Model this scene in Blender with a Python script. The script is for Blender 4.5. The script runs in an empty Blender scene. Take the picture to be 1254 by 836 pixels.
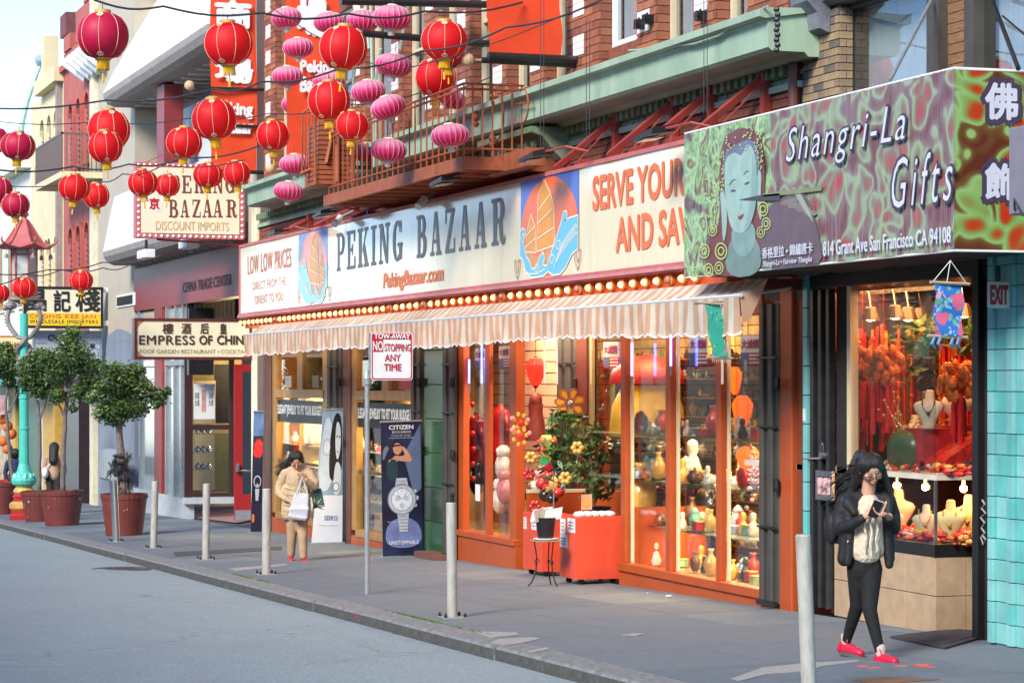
import bpy,bmesh,math,random
from math import sin,cos,tan,pi,radians,sqrt,atan2
from mathutils import Vector,Matrix
random.seed(7)
S=bpy.context.scene
COL=S.collection
# camera, sky, sun, exposure
F,XV,HY,W=3000.0,-398.0,465.0,9.85
AL=math.atan((627-XV)/F);CA,SA=cos(AL),sin(AL)
CZ=1.657
GX,GY=0.02366,0.02
CAM=Vector((0,-W,CZ));DV=Vector((-CA,SA,0));RV=Vector((SA,CA,0));UP=Vector((0,0,1))
cd=bpy.data.cameras.new('camera');cam=bpy.data.objects.new('camera',cd);COL.objects.link(cam)
cd.sensor_fit='HORIZONTAL';cd.sensor_width=36;cd.lens=36*F/1254
cd.shift_y=47/1254;cd.clip_end=2000;cd.clip_start=0.5
cam.location=CAM
cam.rotation_euler=(pi/2,0,math.atan2(DV.y,DV.x)-pi/2)
S.camera=cam
SUN_EL,SUN_AZ=radians(35),radians(-52)      # direction towards the sun, azimuth from +X
wd=bpy.data.worlds.new('World');S.world=wd;wd.use_nodes=True
nt=wd.node_tree
sky=nt.nodes.new('ShaderNodeTexSky');sky.sky_type='NISHITA';sky.sun_disc=False
sky.sun_elevation=SUN_EL;sky.sun_rotation=pi/2-SUN_AZ
sky.air_density=0.8;sky.dust_density=0.0;sky.ozone_density=1.6;sky.altitude=2500
bg=nt.nodes['Background'];nt.links.new(sky.outputs[0],bg.inputs[0]);bg.inputs[1].default_value=0.14
sl=bpy.data.lights.new('sun','SUN');so=bpy.data.objects.new('sun',sl);COL.objects.link(so)
sl.energy=2.1;sl.angle=radians(20);sl.color=(1.0,0.935,0.84)
sd=Vector((cos(SUN_EL)*cos(SUN_AZ),cos(SUN_EL)*sin(SUN_AZ),sin(SUN_EL)))
so.rotation_euler=sd.to_track_quat('Z','Y').to_euler();so.location=(0,-20,40)
S.view_settings.view_transform='Standard';S.view_settings.look='None'
S.view_settings.exposure=1.45;S.view_settings.gamma=1.0
S.cycles.use_denoising=True
S.cycles.max_bounces=6;S.cycles.transparent_max_bounces=16
S.cycles.caustics_reflective=False;S.cycles.caustics_refractive=False
# measuring helpers
def kk(Y):return CA/(W+Y)
def sc_(px,Y):return kk(Y)*(px-XV)                       # pixels per metre on the plane Y
def X_(px,Y=0.0):return -((F/sc_(px,Y))-(W+Y)*SA)/CA
def Z_(px,py,Y=0.0):return CZ+(HY-py)/sc_(px,Y)
def P(px,py,Y=0.0):return Vector((X_(px,Y),Y,Z_(px,py,Y)))
def ray(px,py):return DV+RV*((px-627)/F)+UP*((HY-py)/F)
def at_depth(px,py,t):return CAM+ray(px,py)*t
def on_x(px,py,X):v=ray(px,py);return CAM+v*(X/v.x)
def gz(X,Y=0.0):return GX*X+GY*min(Y,0.0)
def ground(px,py):
 v=ray(px,py);t=(CZ+GY*W)/(GX*v.x+GY*v.y-v.z);return CAM+v*t
def H(h):return CZ+h
# materials
MATS={}
def mat(name,col,rough=0.6,metal=0.0,var=0.12,scale=6.0,bump=0.0,bscale=40.0,dirt=0.0,dirtcol=(0.05,0.045,0.04),
  dscale=1.5,emit=0.0,emitcol=None,trans=0.0,alpha=1.0,coat=0.0,stretch=(1,1,1),spec=0.5):
 if name in MATS:return MATS[name]
 m=bpy.data.materials.new(name);m.use_nodes=True;n=m.node_tree.nodes;l=m.node_tree.links
 b=n['Principled BSDF'];c=(*col,1)
 b.inputs['Base Color'].default_value=c;b.inputs['Roughness'].default_value=rough;b.inputs['Metallic'].default_value=metal
 b.inputs['Specular IOR Level'].default_value=spec
 if coat:b.inputs['Coat Weight'].default_value=coat;b.inputs['Coat Roughness'].default_value=0.14
 tc=n.new('ShaderNodeTexCoord');mp=n.new('ShaderNodeMapping');l.new(tc.outputs['Object'],mp.inputs[0]);mp.inputs['Scale'].default_value=stretch
 out=None
 if var:
  tn=n.new('ShaderNodeTexNoise');tn.inputs['Scale'].default_value=scale;tn.inputs['Detail'].default_value=5;l.new(mp.outputs[0],tn.inputs[0])
  mr=n.new('ShaderNodeMapRange');mr.inputs[1].default_value=0.3;mr.inputs[2].default_value=0.7
  mr.inputs[3].default_value=1-var;mr.inputs[4].default_value=1+var;l.new(tn.outputs[0],mr.inputs[0])
  mx=n.new('ShaderNodeVectorMath');mx.operation='SCALE';mx.inputs[0].default_value=col;l.new(mr.outputs[0],mx.inputs['Scale'])
  out=mx.outputs[0]
 if dirt:
  t2=n.new('ShaderNodeTexNoise');t2.inputs['Scale'].default_value=dscale;t2.inputs['Detail'].default_value=8;t2.inputs['Roughness'].default_value=0.7
  l.new(mp.outputs[0],t2.inputs[0])
  r2=n.new('ShaderNodeMapRange');r2.inputs[1].default_value=0.48;r2.inputs[2].default_value=0.72;r2.inputs[4].default_value=dirt;l.new(t2.outputs[0],r2.inputs[0])
  m2=n.new('ShaderNodeMix');m2.data_type='RGBA';l.new(r2.outputs[0],m2.inputs[0])
  if out:l.new(out,m2.inputs[6])
  else:m2.inputs[6].default_value=c
  m2.inputs[7].default_value=(*dirtcol,1);out=m2.outputs[2]
 if out:l.new(out,b.inputs['Base Color'])
 if bump:
  t3=n.new('ShaderNodeTexNoise');t3.inputs['Scale'].default_value=bscale;t3.inputs['Detail'].default_value=4;l.new(mp.outputs[0],t3.inputs[0])
  bp=n.new('ShaderNodeBump');bp.inputs['Strength'].default_value=bump;bp.inputs['Distance'].default_value=0.02
  l.new(t3.outputs[0],bp.inputs['Height']);l.new(bp.outputs[0],b.inputs['Normal'])
 if emit:
  b.inputs['Emission Color'].default_value=(*(emitcol or col),1);b.inputs['Emission Strength'].default_value=emit
 if trans:
  tr=n.new('ShaderNodeBsdfTranslucent')
  if out:l.new(out,tr.inputs[0])
  else:tr.inputs[0].default_value=c
  ms=n.new('ShaderNodeMixShader');ms.inputs[0].default_value=trans;l.new(b.outputs[0],ms.inputs[1]);l.new(tr.outputs[0],ms.inputs[2])
  l.new(ms.outputs[0],n['Material Output'].inputs[0])
 MATS[name]=m;return m
def glass_mat(name,tint=(0.85,0.9,0.88),refl=1.0,rough=0.0,film=0.0,filmcol=(0.3,0.3,0.3)):
 m=bpy.data.materials.new(name);m.use_nodes=True;n=m.node_tree.nodes;l=m.node_tree.links;n.remove(n['Principled BSDF'])
 tr=n.new('ShaderNodeBsdfTransparent');tr.inputs[0].default_value=(*tint,1)
 gl=n.new('ShaderNodeBsdfGlossy');gl.inputs['Roughness'].default_value=rough
 fr=n.new('ShaderNodeFresnel');fr.inputs[0].default_value=1.45
 mu=n.new('ShaderNodeMath');mu.operation='MULTIPLY';mu.inputs[1].default_value=refl;l.new(fr.outputs[0],mu.inputs[0])
 ms=n.new('ShaderNodeMixShader');l.new(mu.outputs[0],ms.inputs[0]);l.new(tr.outputs[0],ms.inputs[1]);l.new(gl.outputs[0],ms.inputs[2])
 o=ms
 if film:
  df=n.new('ShaderNodeBsdfDiffuse');df.inputs[0].default_value=(*filmcol,1)
  m2=n.new('ShaderNodeMixShader');m2.inputs[0].default_value=film;l.new(ms.outputs[0],m2.inputs[1]);l.new(df.outputs[0],m2.inputs[2]);o=m2
 l.new(o.outputs[0],n['Material Output'].inputs[0]);return m
# mesh builder
class MB:
 def __init__(s):s.v=[];s.f=[];s.m=[];s.cur=0;s.M=None
 def pt(s,p):
  p=Vector(p);s.v.append(s.M @ p if s.M else p);return len(s.v)-1
 def face(s,ids,m=None):s.f.append(tuple(ids));s.m.append(s.cur if m is None else m)
 def poly(s,pts,m=None):s.face([s.pt(p) for p in pts],m);return s
 def box(s,x0,x1,y0,y1,z0,z1,m=None):
  i=[s.pt((x,y,z)) for x in (x0,x1) for y in (y0,y1) for z in (z0,z1)]
  for a in ((0,1,3,2),(4,6,7,5),(0,4,5,1),(2,3,7,6),(0,2,6,4),(1,5,7,3)):s.face([i[j] for j in a],m)
  return s
 def cbox(s,x0,x1,y0,y1,z0,z1,c=0.01,m=None):          # box with chamfered vertical + top edges
  b=[(x0+c,y0),(x1-c,y0),(x1,y0+c),(x1,y1-c),(x1-c,y1),(x0+c,y1),(x0,y1-c),(x0,y0+c)]
  cx,cy=(x0+x1)/2,(y0+y1)/2
  def ring(z,k):return [s.pt((cx+(x-cx)*(1-2*k/max(x1-x0,1e-6)),cy+(y-cy)*(1-2*k/max(y1-y0,1e-6)),z)) for x,y in b]
  R=[ring(z0,c),ring(z0+c,0),ring(z1-c,0),ring(z1,c)]
  for r0,r1 in zip(R,R[1:]):
   for j in range(8):s.face([r0[j],r0[(j+1) % 8],r1[(j+1) % 8],r1[j]],m)
  s.face(R[0][::-1],m);s.face(R[3],m);return s
 def hexa(s,b,t,m=None):                                     # 4 bottom pts, 4 top pts
  i=[s.pt(p) for p in list(b)+list(t)]
  for a in ((3,2,1,0),(4,5,6,7),(0,1,5,4),(1,2,6,5),(2,3,7,6),(3,0,4,7)):s.face([i[j] for j in a],m)
  return s
 def prism(s,pts,off,m=None):                                # polygon pts swept by vector off
  off=Vector(off);a=[s.pt(p) for p in pts];b=[s.pt(Vector(p)+off) for p in pts];n=len(a)
  s.face(a[::-1],m);s.face(b,m)
  for j in range(n):s.face([a[j],a[(j+1) % n],b[(j+1) % n],b[j]],m)
  return s
 def tube(s,path,r,seg=8,cap=True,m=None):
  path=[Vector(p) for p in path];n=len(path);rs=r if isinstance(r,(list,tuple)) else [r]*n
  rings=[];ref=None
  for i,p in enumerate(path):
   d=(path[min(i+1,n-1)]-path[max(i-1,0)])
   if d.length<1e-9:d=Vector((0,0,1))
   d.normalize()
   if ref is None:ref=Vector((0,0,1)) if abs(d.z)<0.9 else Vector((1,0,0))
   u=d.cross(ref);
   if u.length<1e-5:u=d.cross(Vector((0,1,0)))
   u.normalize();w=u.cross(d).normalized();ref=w if abs(d.dot(w))<.99 else ref
   rings.append([s.pt(p+(u*cos(2*pi*j/seg)+w*sin(2*pi*j/seg))*rs[i]) for j in range(seg)])
  for a,b in zip(rings,rings[1:]):
   for j in range(seg):s.face([a[j],a[(j+1) % seg],b[(j+1) % seg],b[j]],m)
  if cap:s.face(rings[0][::-1],m);s.face(rings[-1],m)
  return s
 def lathe(s,prof,seg=20,c=(0,0,0),m=None,a0=0,sx=1,sy=1,cap=True):      # prof = [(r, z)]
  c=Vector(c);R=[]
  for r,z in prof:R.append([s.pt(c+Vector((r*cos(a0+2*pi*j/seg)*sx,r*sin(a0+2*pi*j/seg)*sy,z))) for j in range(seg)])
  for a,b in zip(R,R[1:]):
   for j in range(seg):s.face([a[j],a[(j+1) % seg],b[(j+1) % seg],b[j]],m)
  if cap:
   if prof[0][0]>1e-4:s.face(R[0][::-1],m)
   if prof[-1][0]>1e-4:s.face(R[-1],m)
  return s
 def ball(s,c,r,seg=10,rings=6,sc=(1,1,1),m=None,M=None):
  c=Vector(c);R=[]
  for i in range(rings+1):
   t=pi*i/rings
   row=[]
   for j in range(seg):
    q=Vector((r*sin(t)*cos(2*pi*j/seg)*sc[0],r*sin(t)*sin(2*pi*j/seg)*sc[1],-r*cos(t)*sc[2]))
    if M:q=M @ q
    row.append(s.pt(c+q))
   R.append(row)
  for a,b in zip(R,R[1:]):
   for j in range(seg):s.face([a[j],a[(j+1) % seg],b[(j+1) % seg],b[j]],m)
  return s
 def cap_(s,p0,r0,p1,r1,seg=12):                            # tapered capsule
  p0=Vector(p0);p1=Vector(p1)
  s.ball(p0,r0,seg,8);s.ball(p1,r1,seg,8);s.tube([p0,p1],[r0,r1],seg);return s
 def build(s,name,mats,parent=None,smooth=False,world=True,link=True,**props):
  me=bpy.data.meshes.new(name)
  off=Vector((0,0,0))
  if parent is not None and world:
   q=parent
   while q is not None:off+=q.location;q=q.parent
  me.from_pydata([tuple(v-off) for v in s.v],[],s.f)
  if not isinstance(mats,(list,tuple)):mats=[mats]
  for m in mats:me.materials.append(m)
  if len(mats)>1:me.polygons.foreach_set('material_index',s.m)
  me.update()
  bm=bmesh.new();bm.from_mesh(me);bmesh.ops.remove_doubles(bm,verts=bm.verts,dist=1e-5) if smooth else None
  bmesh.ops.recalc_face_normals(bm,faces=bm.faces) if len(s.f)>1 and not getattr(s,'keepn',False) else None
  bm.to_mesh(me);bm.free()
  if smooth:me.shade_smooth()
  o=bpy.data.objects.new(name,me)
  if parent is not None:o.parent=parent
  COL.objects.link(o)
  if smooth=='auto':pass
  for k2,v2 in props.items():o[k2]=v2
  return o
def tag(o,label=None,cat=None,group=None,kind=None):
 if label:o['label']=label
 if cat:o['category']=cat
 if group:o['group']=group
 if kind:o['kind']=kind
 return o
def thing(name,label,cat,loc=(0,0,0),group=None,rotz=0):
 o=bpy.data.objects.new(name,None);COL.objects.link(o);o.location=loc;o.rotation_euler[2]=rotz
 o.empty_display_size=0.1
 return tag(o,label,cat,group)
def dup(o,parent=None,top=True):
 c=o.copy();COL.objects.link(c)
 if parent is not None:c.parent=parent
 for ch in list(o.children):dup(ch,c,False)
 return c
def inst(src,parent,loc,name=None):                              # a piece sharing mesh data
 o=bpy.data.objects.new(name or src.name.split('.')[0],src if isinstance(src,bpy.types.Mesh) else src.data)
 o.parent=parent;o.location=loc;COL.objects.link(o);return o
def qbox(name,m,parent,x0,x1,y0,y1,z0,z1,c=0.0,**k):
 b=MB()
 if c:b.cbox(x0,x1,y0,y1,z0,z1,c)
 else:b.box(x0,x1,y0,y1,z0,z1)
 return b.build(name,m,parent,**k)
# lettering
def text2d(body,bold=0.0,shear=0.0,spacing=1.0,res=3):
 c=bpy.data.curves.new('t','FONT');c.body=body;c.offset=bold;c.shear=shear;c.space_character=spacing;c.resolution_u=res
 o=bpy.data.objects.new('t',c);COL.objects.link(o)
 dg=bpy.context.evaluated_depsgraph_get();me=bpy.data.meshes.new_from_object(o.evaluated_get(dg))
 vs=[(v.co.x,v.co.y) for v in me.vertices];fs=[tuple(p.vertices) for p in me.polygons]
 bpy.data.objects.remove(o);bpy.data.curves.remove(c);bpy.data.meshes.remove(me);return vs,fs
def lettering(body,O,U,V,w,h,m,parent,bold=0.0,shear=0.0,spacing=1.0,name='lettering',flip=False,res=3):
 cjk=any(ord(q)>0x2e80 for q in body);th=bold*(1.3 if cjk else 1) if bold>0 else 0
 vs,fs=text2d(body,min(bold,0),shear,spacing,res)
 x0=min(v[0] for v in vs);x1=max(v[0] for v in vs);y0=min(v[1] for v in vs);y1=max(v[1] for v in vs)
 O=Vector(O);U=Vector(U);V=Vector(V);b=MB();b.keepn=True
 N_=U.cross(V).normalized()
 for i,(dx,dy) in enumerate(((0,0),(th,0),(-th,0),(0,th),(0,-th),(th*.7,th*.7),(-th*.7,-th*.7),(th*.7,-th*.7),(-th*.7,th*.7)) if th else ((0,0),)):
  k0=len(b.v)
  for a,c in vs:b.v.append(O+U*((a-x0+dx)/(x1-x0)*w)+V*((c-y0+dy)/(y1-y0)*h)+N_*.0004*i)
  b.f+=[tuple(k0+q for q in f) for f in fs];b.m+=[0]*len(fs)
 return b.build(name,m,parent)
def fac_text(body,px0,px1,ytop0,ybot0,Y,m,parent,**k):
 """text on the facade plane Y between two picture columns, its top and bottom read at the left column"""
 x0,x1=X_(px0,Y),X_(px1,Y);zt,zb=Z_(px0,ytop0,Y),Z_(px0,ybot0,Y)
 return lettering(body,(x0,Y,zb),(1,0,0),(0,0,1),x1-x0,zt-zb,m,parent,**k)
def perp_text(body,px0,px1,py0,py1,X,m,parent,**k):
 a=on_x(px0,py1,X);b=on_x(px1,py0,X)
 return lettering(body,a,(0,1,0),(0,0,1),b.y-a.y,b.z-a.z,m,parent,**k)
def slab(ch):
 """slab serif capitals in a unit box: list of polygons"""
 R=lambda a,b,c,d:[(a,b),(c,b),(c,d),(a,d)]
 def D(x0,y0,y1,xr,t,tv=0.09):
  cy=(y0+y1)/2;ry=(y1-y0)/2;xm=x0+(xr-x0)*0.35;out=[]
  n=8;o=[(xm+(xr-xm)*sin(pi*i/n),cy+ry*cos(pi*i/n)) for i in range(n+1)]
  q=[(xm+(xr-t-xm)*sin(pi*i/n),cy+(ry-tv)*cos(pi*i/n)) for i in range(n+1)]
  for i in range(n):out.append([o[i],o[i+1],q[i+1],q[i]])
  out+=[R(x0,y1-tv,xm,y1),R(x0,y0,xm,y0+tv)]
  return out
 st=[R(.12,0,.38,1),R(0,0,.5,.09),R(0,.91,.38,1)]
 if ch=='P':return st+D(.38,.42,1,.98,.26)
 if ch=='R':return st[:2]+[R(0,.91,.38,1)]+D(.38,.47,1,.9,.25)+[[(.5,.5),(.74,.5),(.82,.2),(.84,.1),(.92,.12),(1,.22),(1,.1),(.92,0),(.76,0),(.62,.1),(.58,.3)]]
 if ch=='B':return st[:1]+[R(0,0,.4,.09),R(0,.91,.4,1)]+D(.38,.5,1,.88,.25)+D(.38,0,.56,1,.27)
 if ch=='E':return [R(.12,0,.38,1),R(0,0,1,.09),R(0,.91,.95,1),R(.82,.7,.95,.92),R(.87,.08,1,.32),R(.36,.46,.7,.55),R(.6,.36,.7,.65)]
 if ch=='I':return [R(.3,0,.7,1),R(.05,0,.95,.09),R(.05,.91,.95,1)]
 if ch=='K':return [R(.1,0,.35,1),R(0,0,.46,.09),R(0,.91,.46,1),[(.35,.32),(.45,.42),(.86,.95),(.74,.95)],R(.6,.91,.95,1),[(.45,.5),(.6,.64),(.95,.05),(.7,.05)],R(.58,0,1,.09)]
 if ch=='N':return [R(.12,0,.24,1),R(0,0,.38,.09),R(0,.91,.3,1),[(.12,1),(.36,1),(.88,0),(.68,0)],R(.76,0,.88,1),R(.62,.91,1,1)]
 if ch=='A':return [[(.4,1),(.5,1),(.24,.05),(.14,.05)],[(.4,1),(.62,1),(.9,.05),(.64,.05)],R(.26,.28,.72,.37),R(.02,0,.38,.09),R(.55,0,1,.09)]
 if ch=='Z':return [R(.06,.91,.96,1),R(.06,.68,.16,.92),R(.06,0,1,.09),R(.9,.08,1,.33),[(.66,.93),(.94,.93),(.36,.07),(.06,.07)]]
 if ch=='G':
  out=[];n=14;a0,a1=.28*pi,1.72*pi
  f=lambda a,rx,ry:(.48+rx*cos(a),.5+ry*sin(a))
  for i in range(n):
   a=a0+(a1-a0)*i/n;b=a0+(a1-a0)*(i+1)/n
   out.append([f(a,.48,.5),f(b,.48,.5),f(b,.22,.41),f(a,.22,.41)])
  return out+[R(.7,.05,.94,.42),R(.55,.36,1,.45),R(.72,.7,.86,.98)]
 return []
def slab_word(cells,O,U,V,Nn,m,parent):
 """cells: (char, x0, x1, y0, y1) in metres along U, V"""
 O=Vector(O);U=Vector(U);V=Vector(V);Nn=Vector(Nn)
 for ch,x0,x1,y0,y1 in cells:
  b=MB();b.keepn=True
  for i,pl in enumerate(slab(ch)):
   b.poly([O+U*(x0+a*(x1-x0))+V*(y0+c*(y1-y0))+Nn*(0.0004*i) for a,c in pl])
  b.build('letter',m,parent)
# shared materials
C={}
M_=lambda k:C[k]
C['asphalt']=mat('asphalt',(0.28,0.34,0.365),.9,var=.17,scale=38,bump=.6,bscale=120,dirt=.35,dirtcol=(.20,.225,.24),dscale=.7,stretch=(.5,1,1))
def wear(m,sc_l,col,width,dots=0,dcol=(.05,.05,.055)):
 n=m.node_tree.nodes;l=m.node_tree.links;b=n['Principled BSDF'];src=b.inputs['Base Color'].links[0].from_socket;tc=n.new('ShaderNodeTexCoord')
 ns=n.new('ShaderNodeTexNoise');ns.inputs['Scale'].default_value=1.1;ns.inputs['Detail'].default_value=6;l.new(tc.outputs['Object'],ns.inputs[0])
 ma=n.new('ShaderNodeVectorMath');ma.operation='MULTIPLY_ADD';ma.inputs[1].default_value=(1.3,)*3;l.new(ns.outputs[1],ma.inputs[0]);l.new(tc.outputs['Object'],ma.inputs[2])
 vo=n.new('ShaderNodeTexVoronoi');vo.feature='DISTANCE_TO_EDGE';vo.inputs['Scale'].default_value=sc_l;l.new(ma.outputs[0],vo.inputs[0])
 lt=n.new('ShaderNodeMath');lt.operation='LESS_THAN';lt.inputs[1].default_value=width;l.new(vo.outputs[0],lt.inputs[0])
 g=n.new('ShaderNodeTexNoise');g.inputs['Scale'].default_value=.6;l.new(tc.outputs['Object'],g.inputs[0]);gt_=n.new('ShaderNodeMapRange');gt_.inputs[1].default_value=.48;gt_.inputs[2].default_value=.56;gt_.inputs[4].default_value=.75;l.new(g.outputs[0],gt_.inputs[0])
 mu=n.new('ShaderNodeMath');mu.operation='MULTIPLY';l.new(lt.outputs[0],mu.inputs[0]);l.new(gt_.outputs[0],mu.inputs[1])
 mx=n.new('ShaderNodeMix');mx.data_type='RGBA';l.new(mu.outputs[0],mx.inputs[0]);l.new(src,mx.inputs[6]);mx.inputs[7].default_value=(*col,1);out=mx.outputs[2]
 if dots:
  v2=n.new('ShaderNodeTexVoronoi');v2.inputs['Scale'].default_value=dots;l.new(tc.outputs['Object'],v2.inputs[0]);l2=n.new('ShaderNodeMath');l2.operation='LESS_THAN';l2.inputs[1].default_value=.075;l.new(v2.outputs[0],l2.inputs[0])
  m3=n.new('ShaderNodeMath');m3.operation='MULTIPLY';m3.inputs[1].default_value=.55;l.new(l2.outputs[0],m3.inputs[0]);m4=n.new('ShaderNodeMix');m4.data_type='RGBA';l.new(m3.outputs[0],m4.inputs[0]);l.new(out,m4.inputs[6]);m4.inputs[7].default_value=(*dcol,1);out=m4.outputs[2]
 l.new(out,b.inputs['Base Color'])
wear(C['asphalt'],.30,(.15,.165,.175),.004)
C['concrete']=mat('concrete',(0.135,0.163,0.190),.85,var=.13,scale=26,bump=.25,bscale=90,dirt=.45,dirtcol=(.12,.125,.14),dscale=1.1)
C['concrete_b']=mat('concrete_light',(0.17,0.195,0.215),.85,var=.1,scale=5,bump=.25,bscale=90,dirt=.35,dirtcol=(.17,.175,.18),dscale=1.3)
wear(C['concrete'],.5,(.09,.09,.10),.004,2.6);wear(C['concrete_b'],.5,(.1,.1,.11),.004,3.1)
C['kerb']=mat('kerb_granite',(0.20,0.21,0.215),.8,var=.28,scale=18,bump=.5,bscale=60,dirt=.5,dirtcol=(.09,.09,.085),dscale=5)
C['pinkpave']=mat('pink_paving',(0.28,0.16,0.16),.8,var=.1,scale=10)
C['grout']=mat('joint_dark',(0.06,0.06,0.06),.9,var=.1)
C['orange']=mat('orange_paint',(0.42,0.075,0.014),.45,var=.15,scale=3,dirt=.5,dirtcol=(.25,.06,.03),dscale=3)
C['cream']=mat('cream_paint',(0.62,0.52,0.34),.5,var=.06)
C['brown']=mat('brown_paint',(0.12,0.035,0.02),.45,var=.2)
C['gateg']=mat('gate_grey_brown',(0.075,0.07,0.06),.55,metal=.2,var=.15)
C['black']=mat('black_metal',(0.012,0.012,0.013),.4,var=.2)
C['dark']=mat('dark_void',(0.02,0.018,0.016),.9,var=.2)
C['aqua']=mat('aqua_tile',(0.19,0.50,0.49),.3,var=.14,scale=3,dirt=.25,dirtcol=(.08,.2,.2),dscale=4)
C['greencorn']=mat('green_paint',(0.33,0.445,0.31),.6,var=.14,scale=2,dirt=.35,dirtcol=(.10,.18,.12),dscale=2.5,stretch=(1,1,.4))
C['greenbrick']=mat('green_painted_brick',(0.19,0.26,0.15),.7,var=.25,scale=5,dirt=.6,dirtcol=(.05,.07,.04),dscale=4)
C['brick_a']=mat('red_brick_a',(0.29,0.095,0.05),.85,var=.2,scale=9,bump=.3)
C['brick_b']=mat('red_brick_b',(0.22,0.07,0.04),.85,var=.2,scale=9,bump=.3)
C['brick_c']=mat('red_brick_c',(0.36,0.13,0.06),.85,var=.2,scale=9,bump=.3)
C['ybrick_a']=mat('tan_brick_a',(0.34,0.235,0.13),.85,var=.15,scale=9,bump=.3)
C['ybrick_b']=mat('tan_brick_b',(0.26,0.18,0.11),.85,var=.25,scale=9,bump=.3)
C['ybrick_c']=mat('tan_brick_sooty',(0.13,0.11,0.09),.85,var=.4,scale=7,bump=.3)
C['mortar']=mat('mortar',(0.10,0.085,0.075),.9,var=.2)
C['white']=mat('white_paint',(0.75,0.76,0.74),.5,var=.05)
C['whitetile']=mat('white_tile',(0.8,0.79,0.74),.4,var=.05)
C['curtain']=mat('net_curtain',(0.55,0.60,0.63),.9,var=.12,scale=8,stretch=(6,1,.4))
C['redsteel']=mat('red_steel',(0.30,0.045,0.03),.5,var=.2,scale=5)
C['fire']=mat('rust_orange_steel',(0.33,0.085,0.03),.6,var=.25,scale=6,dirt=.3,dirtcol=(.12,.04,.02),dscale=8)
C['pinkframe']=mat('pink_frame',(0.50,0.14,0.14),.5,var=.15,scale=4)
C['signcream']=mat('sign_cream',(0.80,0.74,0.52),.35,var=.05,scale=1.2)
C['letterorange']=mat('letter_orange',(0.72,0.16,0.05),.4,var=.04)
C['lettergrey']=mat('letter_dark',(0.07,0.055,0.07),.35,var=.25,scale=1.5)
C['wood']=mat('wood_gold',(0.36,0.19,0.05),.4,var=.2,scale=5)
C['galv']=mat('galvanised',(0.36,0.39,0.41),.45,metal=.5,var=.12,scale=12,dirt=.3,dirtcol=(.16,.16,.16),dscale=9)
C['bollard']=mat('bollard_paint',(0.42,0.42,0.38),.5,var=.12,scale=9,dirt=.75,dirtcol=(.17,.15,.12),dscale=11,stretch=(1,1,.3))
C['redpaint']=mat('red_paint',(0.40,0.02,0.02),.35,var=.1)
C['redbox']=mat('coral_board',(0.75,0.075,0.03),.5,var=.08,scale=2,dirt=.4,dirtcol=(.42,.07,.04),dscale=5)
C['glass']=glass_mat('window_glass',(.97,.98,.97),.38)
C['glassdark']=glass_mat('upper_glass',(.9,.92,.92),.3)
C['steel']=mat('steel_bright',(0.55,0.57,0.58),.25,metal=.9,var=.05)
C['gold']=mat('gold_trim',(0.75,0.45,0.12),.4,metal=.4,var=.1)
C['wire']=mat('cable_black',(0.03,0.03,0.035),.6,var=0)
C['paper']=mat('paper_white',(0.72,0.72,0.70),.7,var=.04)
C['ink']=mat('ink_black',(0.015,0.013,0.012),.6,var=0)
C['inkred']=mat('ink_red',(0.55,0.02,0.02),.5,var=.05)
C['skin']=mat('skin',(0.56,0.31,0.2),.5,var=.05,scale=15)
C['hair']=mat('hair_black',(0.012,0.01,0.01),.38,var=.3,scale=30,bump=.6,bscale=60,stretch=(3,3,.3))
# ground
def sheet(name,m,x0,x1,y0,y1,zf,nx=2,ny=2,kind='structure',parent=None):
 b=MB();g=[[b.pt((x0+(x1-x0)*i/nx,y0+(y1-y0)*j/ny,zf(x0+(x1-x0)*i/nx,y0+(y1-y0)*j/ny))) for j in range(ny+1)] for i in range(nx+1)]
 for i in range(nx):
  for j in range(ny):b.face([g[i][j],g[i+1][j],g[i+1][j+1],g[i][j+1]])
 o=b.build(name,m,parent);o['kind']=kind;return o
KY,KW=-3.51,0.30
ROADZ=lambda x,y:GX*x+GY*KY-0.115+0.06*(1-((y+7.6)/4.1) ** 2) if -11.7<y<KY+.01 else GX*x+GY*KY-.115
road=sheet('road',C['asphalt'],12,-140,KY+.05,-12.0,ROADZ,40,24)
sheet('ground',mat('far_ground',(0.15,0.15,0.15),.9),300,-900,-400,400,lambda x,y:GX*x-0.9,2,2)
sw=sheet('pavement',C['grout'],12,-140,8.0,KY+KW,lambda x,y:gz(x,y)-0.012,2,8)
def slab_mesh(dx,dy,m,nm):
 b=MB();g=0.006
 q=lambda x,y,dz:(x,y,GX*x+GY*y+dz)
 b.hexa([q(g,g,-.04),q(dx-g,g,-.04),q(dx-g,dy-g,-.04),q(g,dy-g,-.04)],[q(g,g,0),q(dx-g,g,0),q(dx-g,dy-g,0),q(g,dy-g,0)])
 o=b.build(nm,m);me=o.data;bpy.data.objects.remove(o);return me
sa=slab_mesh(1.5,1.07,C['concrete'],'slab');sb=slab_mesh(1.5,1.07,C['concrete_b'],'slab')
sc3=slab_mesh(1.5,1.07,mat('concrete_blue',(0.12,0.148,0.18),.85,var=.12,scale=5,bump=.25,bscale=90,dirt=.4,dirtcol=(.12,.125,.14),dscale=1.1),'slab')
rs=random.Random(3)
for i in range(52):
 for j in range(3):
  x=-75+i*1.5;y=KY+KW+j*1.07;r=rs.random()
  inst(sa if r<.6 else (sc3 if r<.9 else sb),sw,(x,y,gz(x,y)),'slab')
pm=mat('repair_mortar',(0.29,0.29,0.28),.85,var=.15,scale=20)
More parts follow.
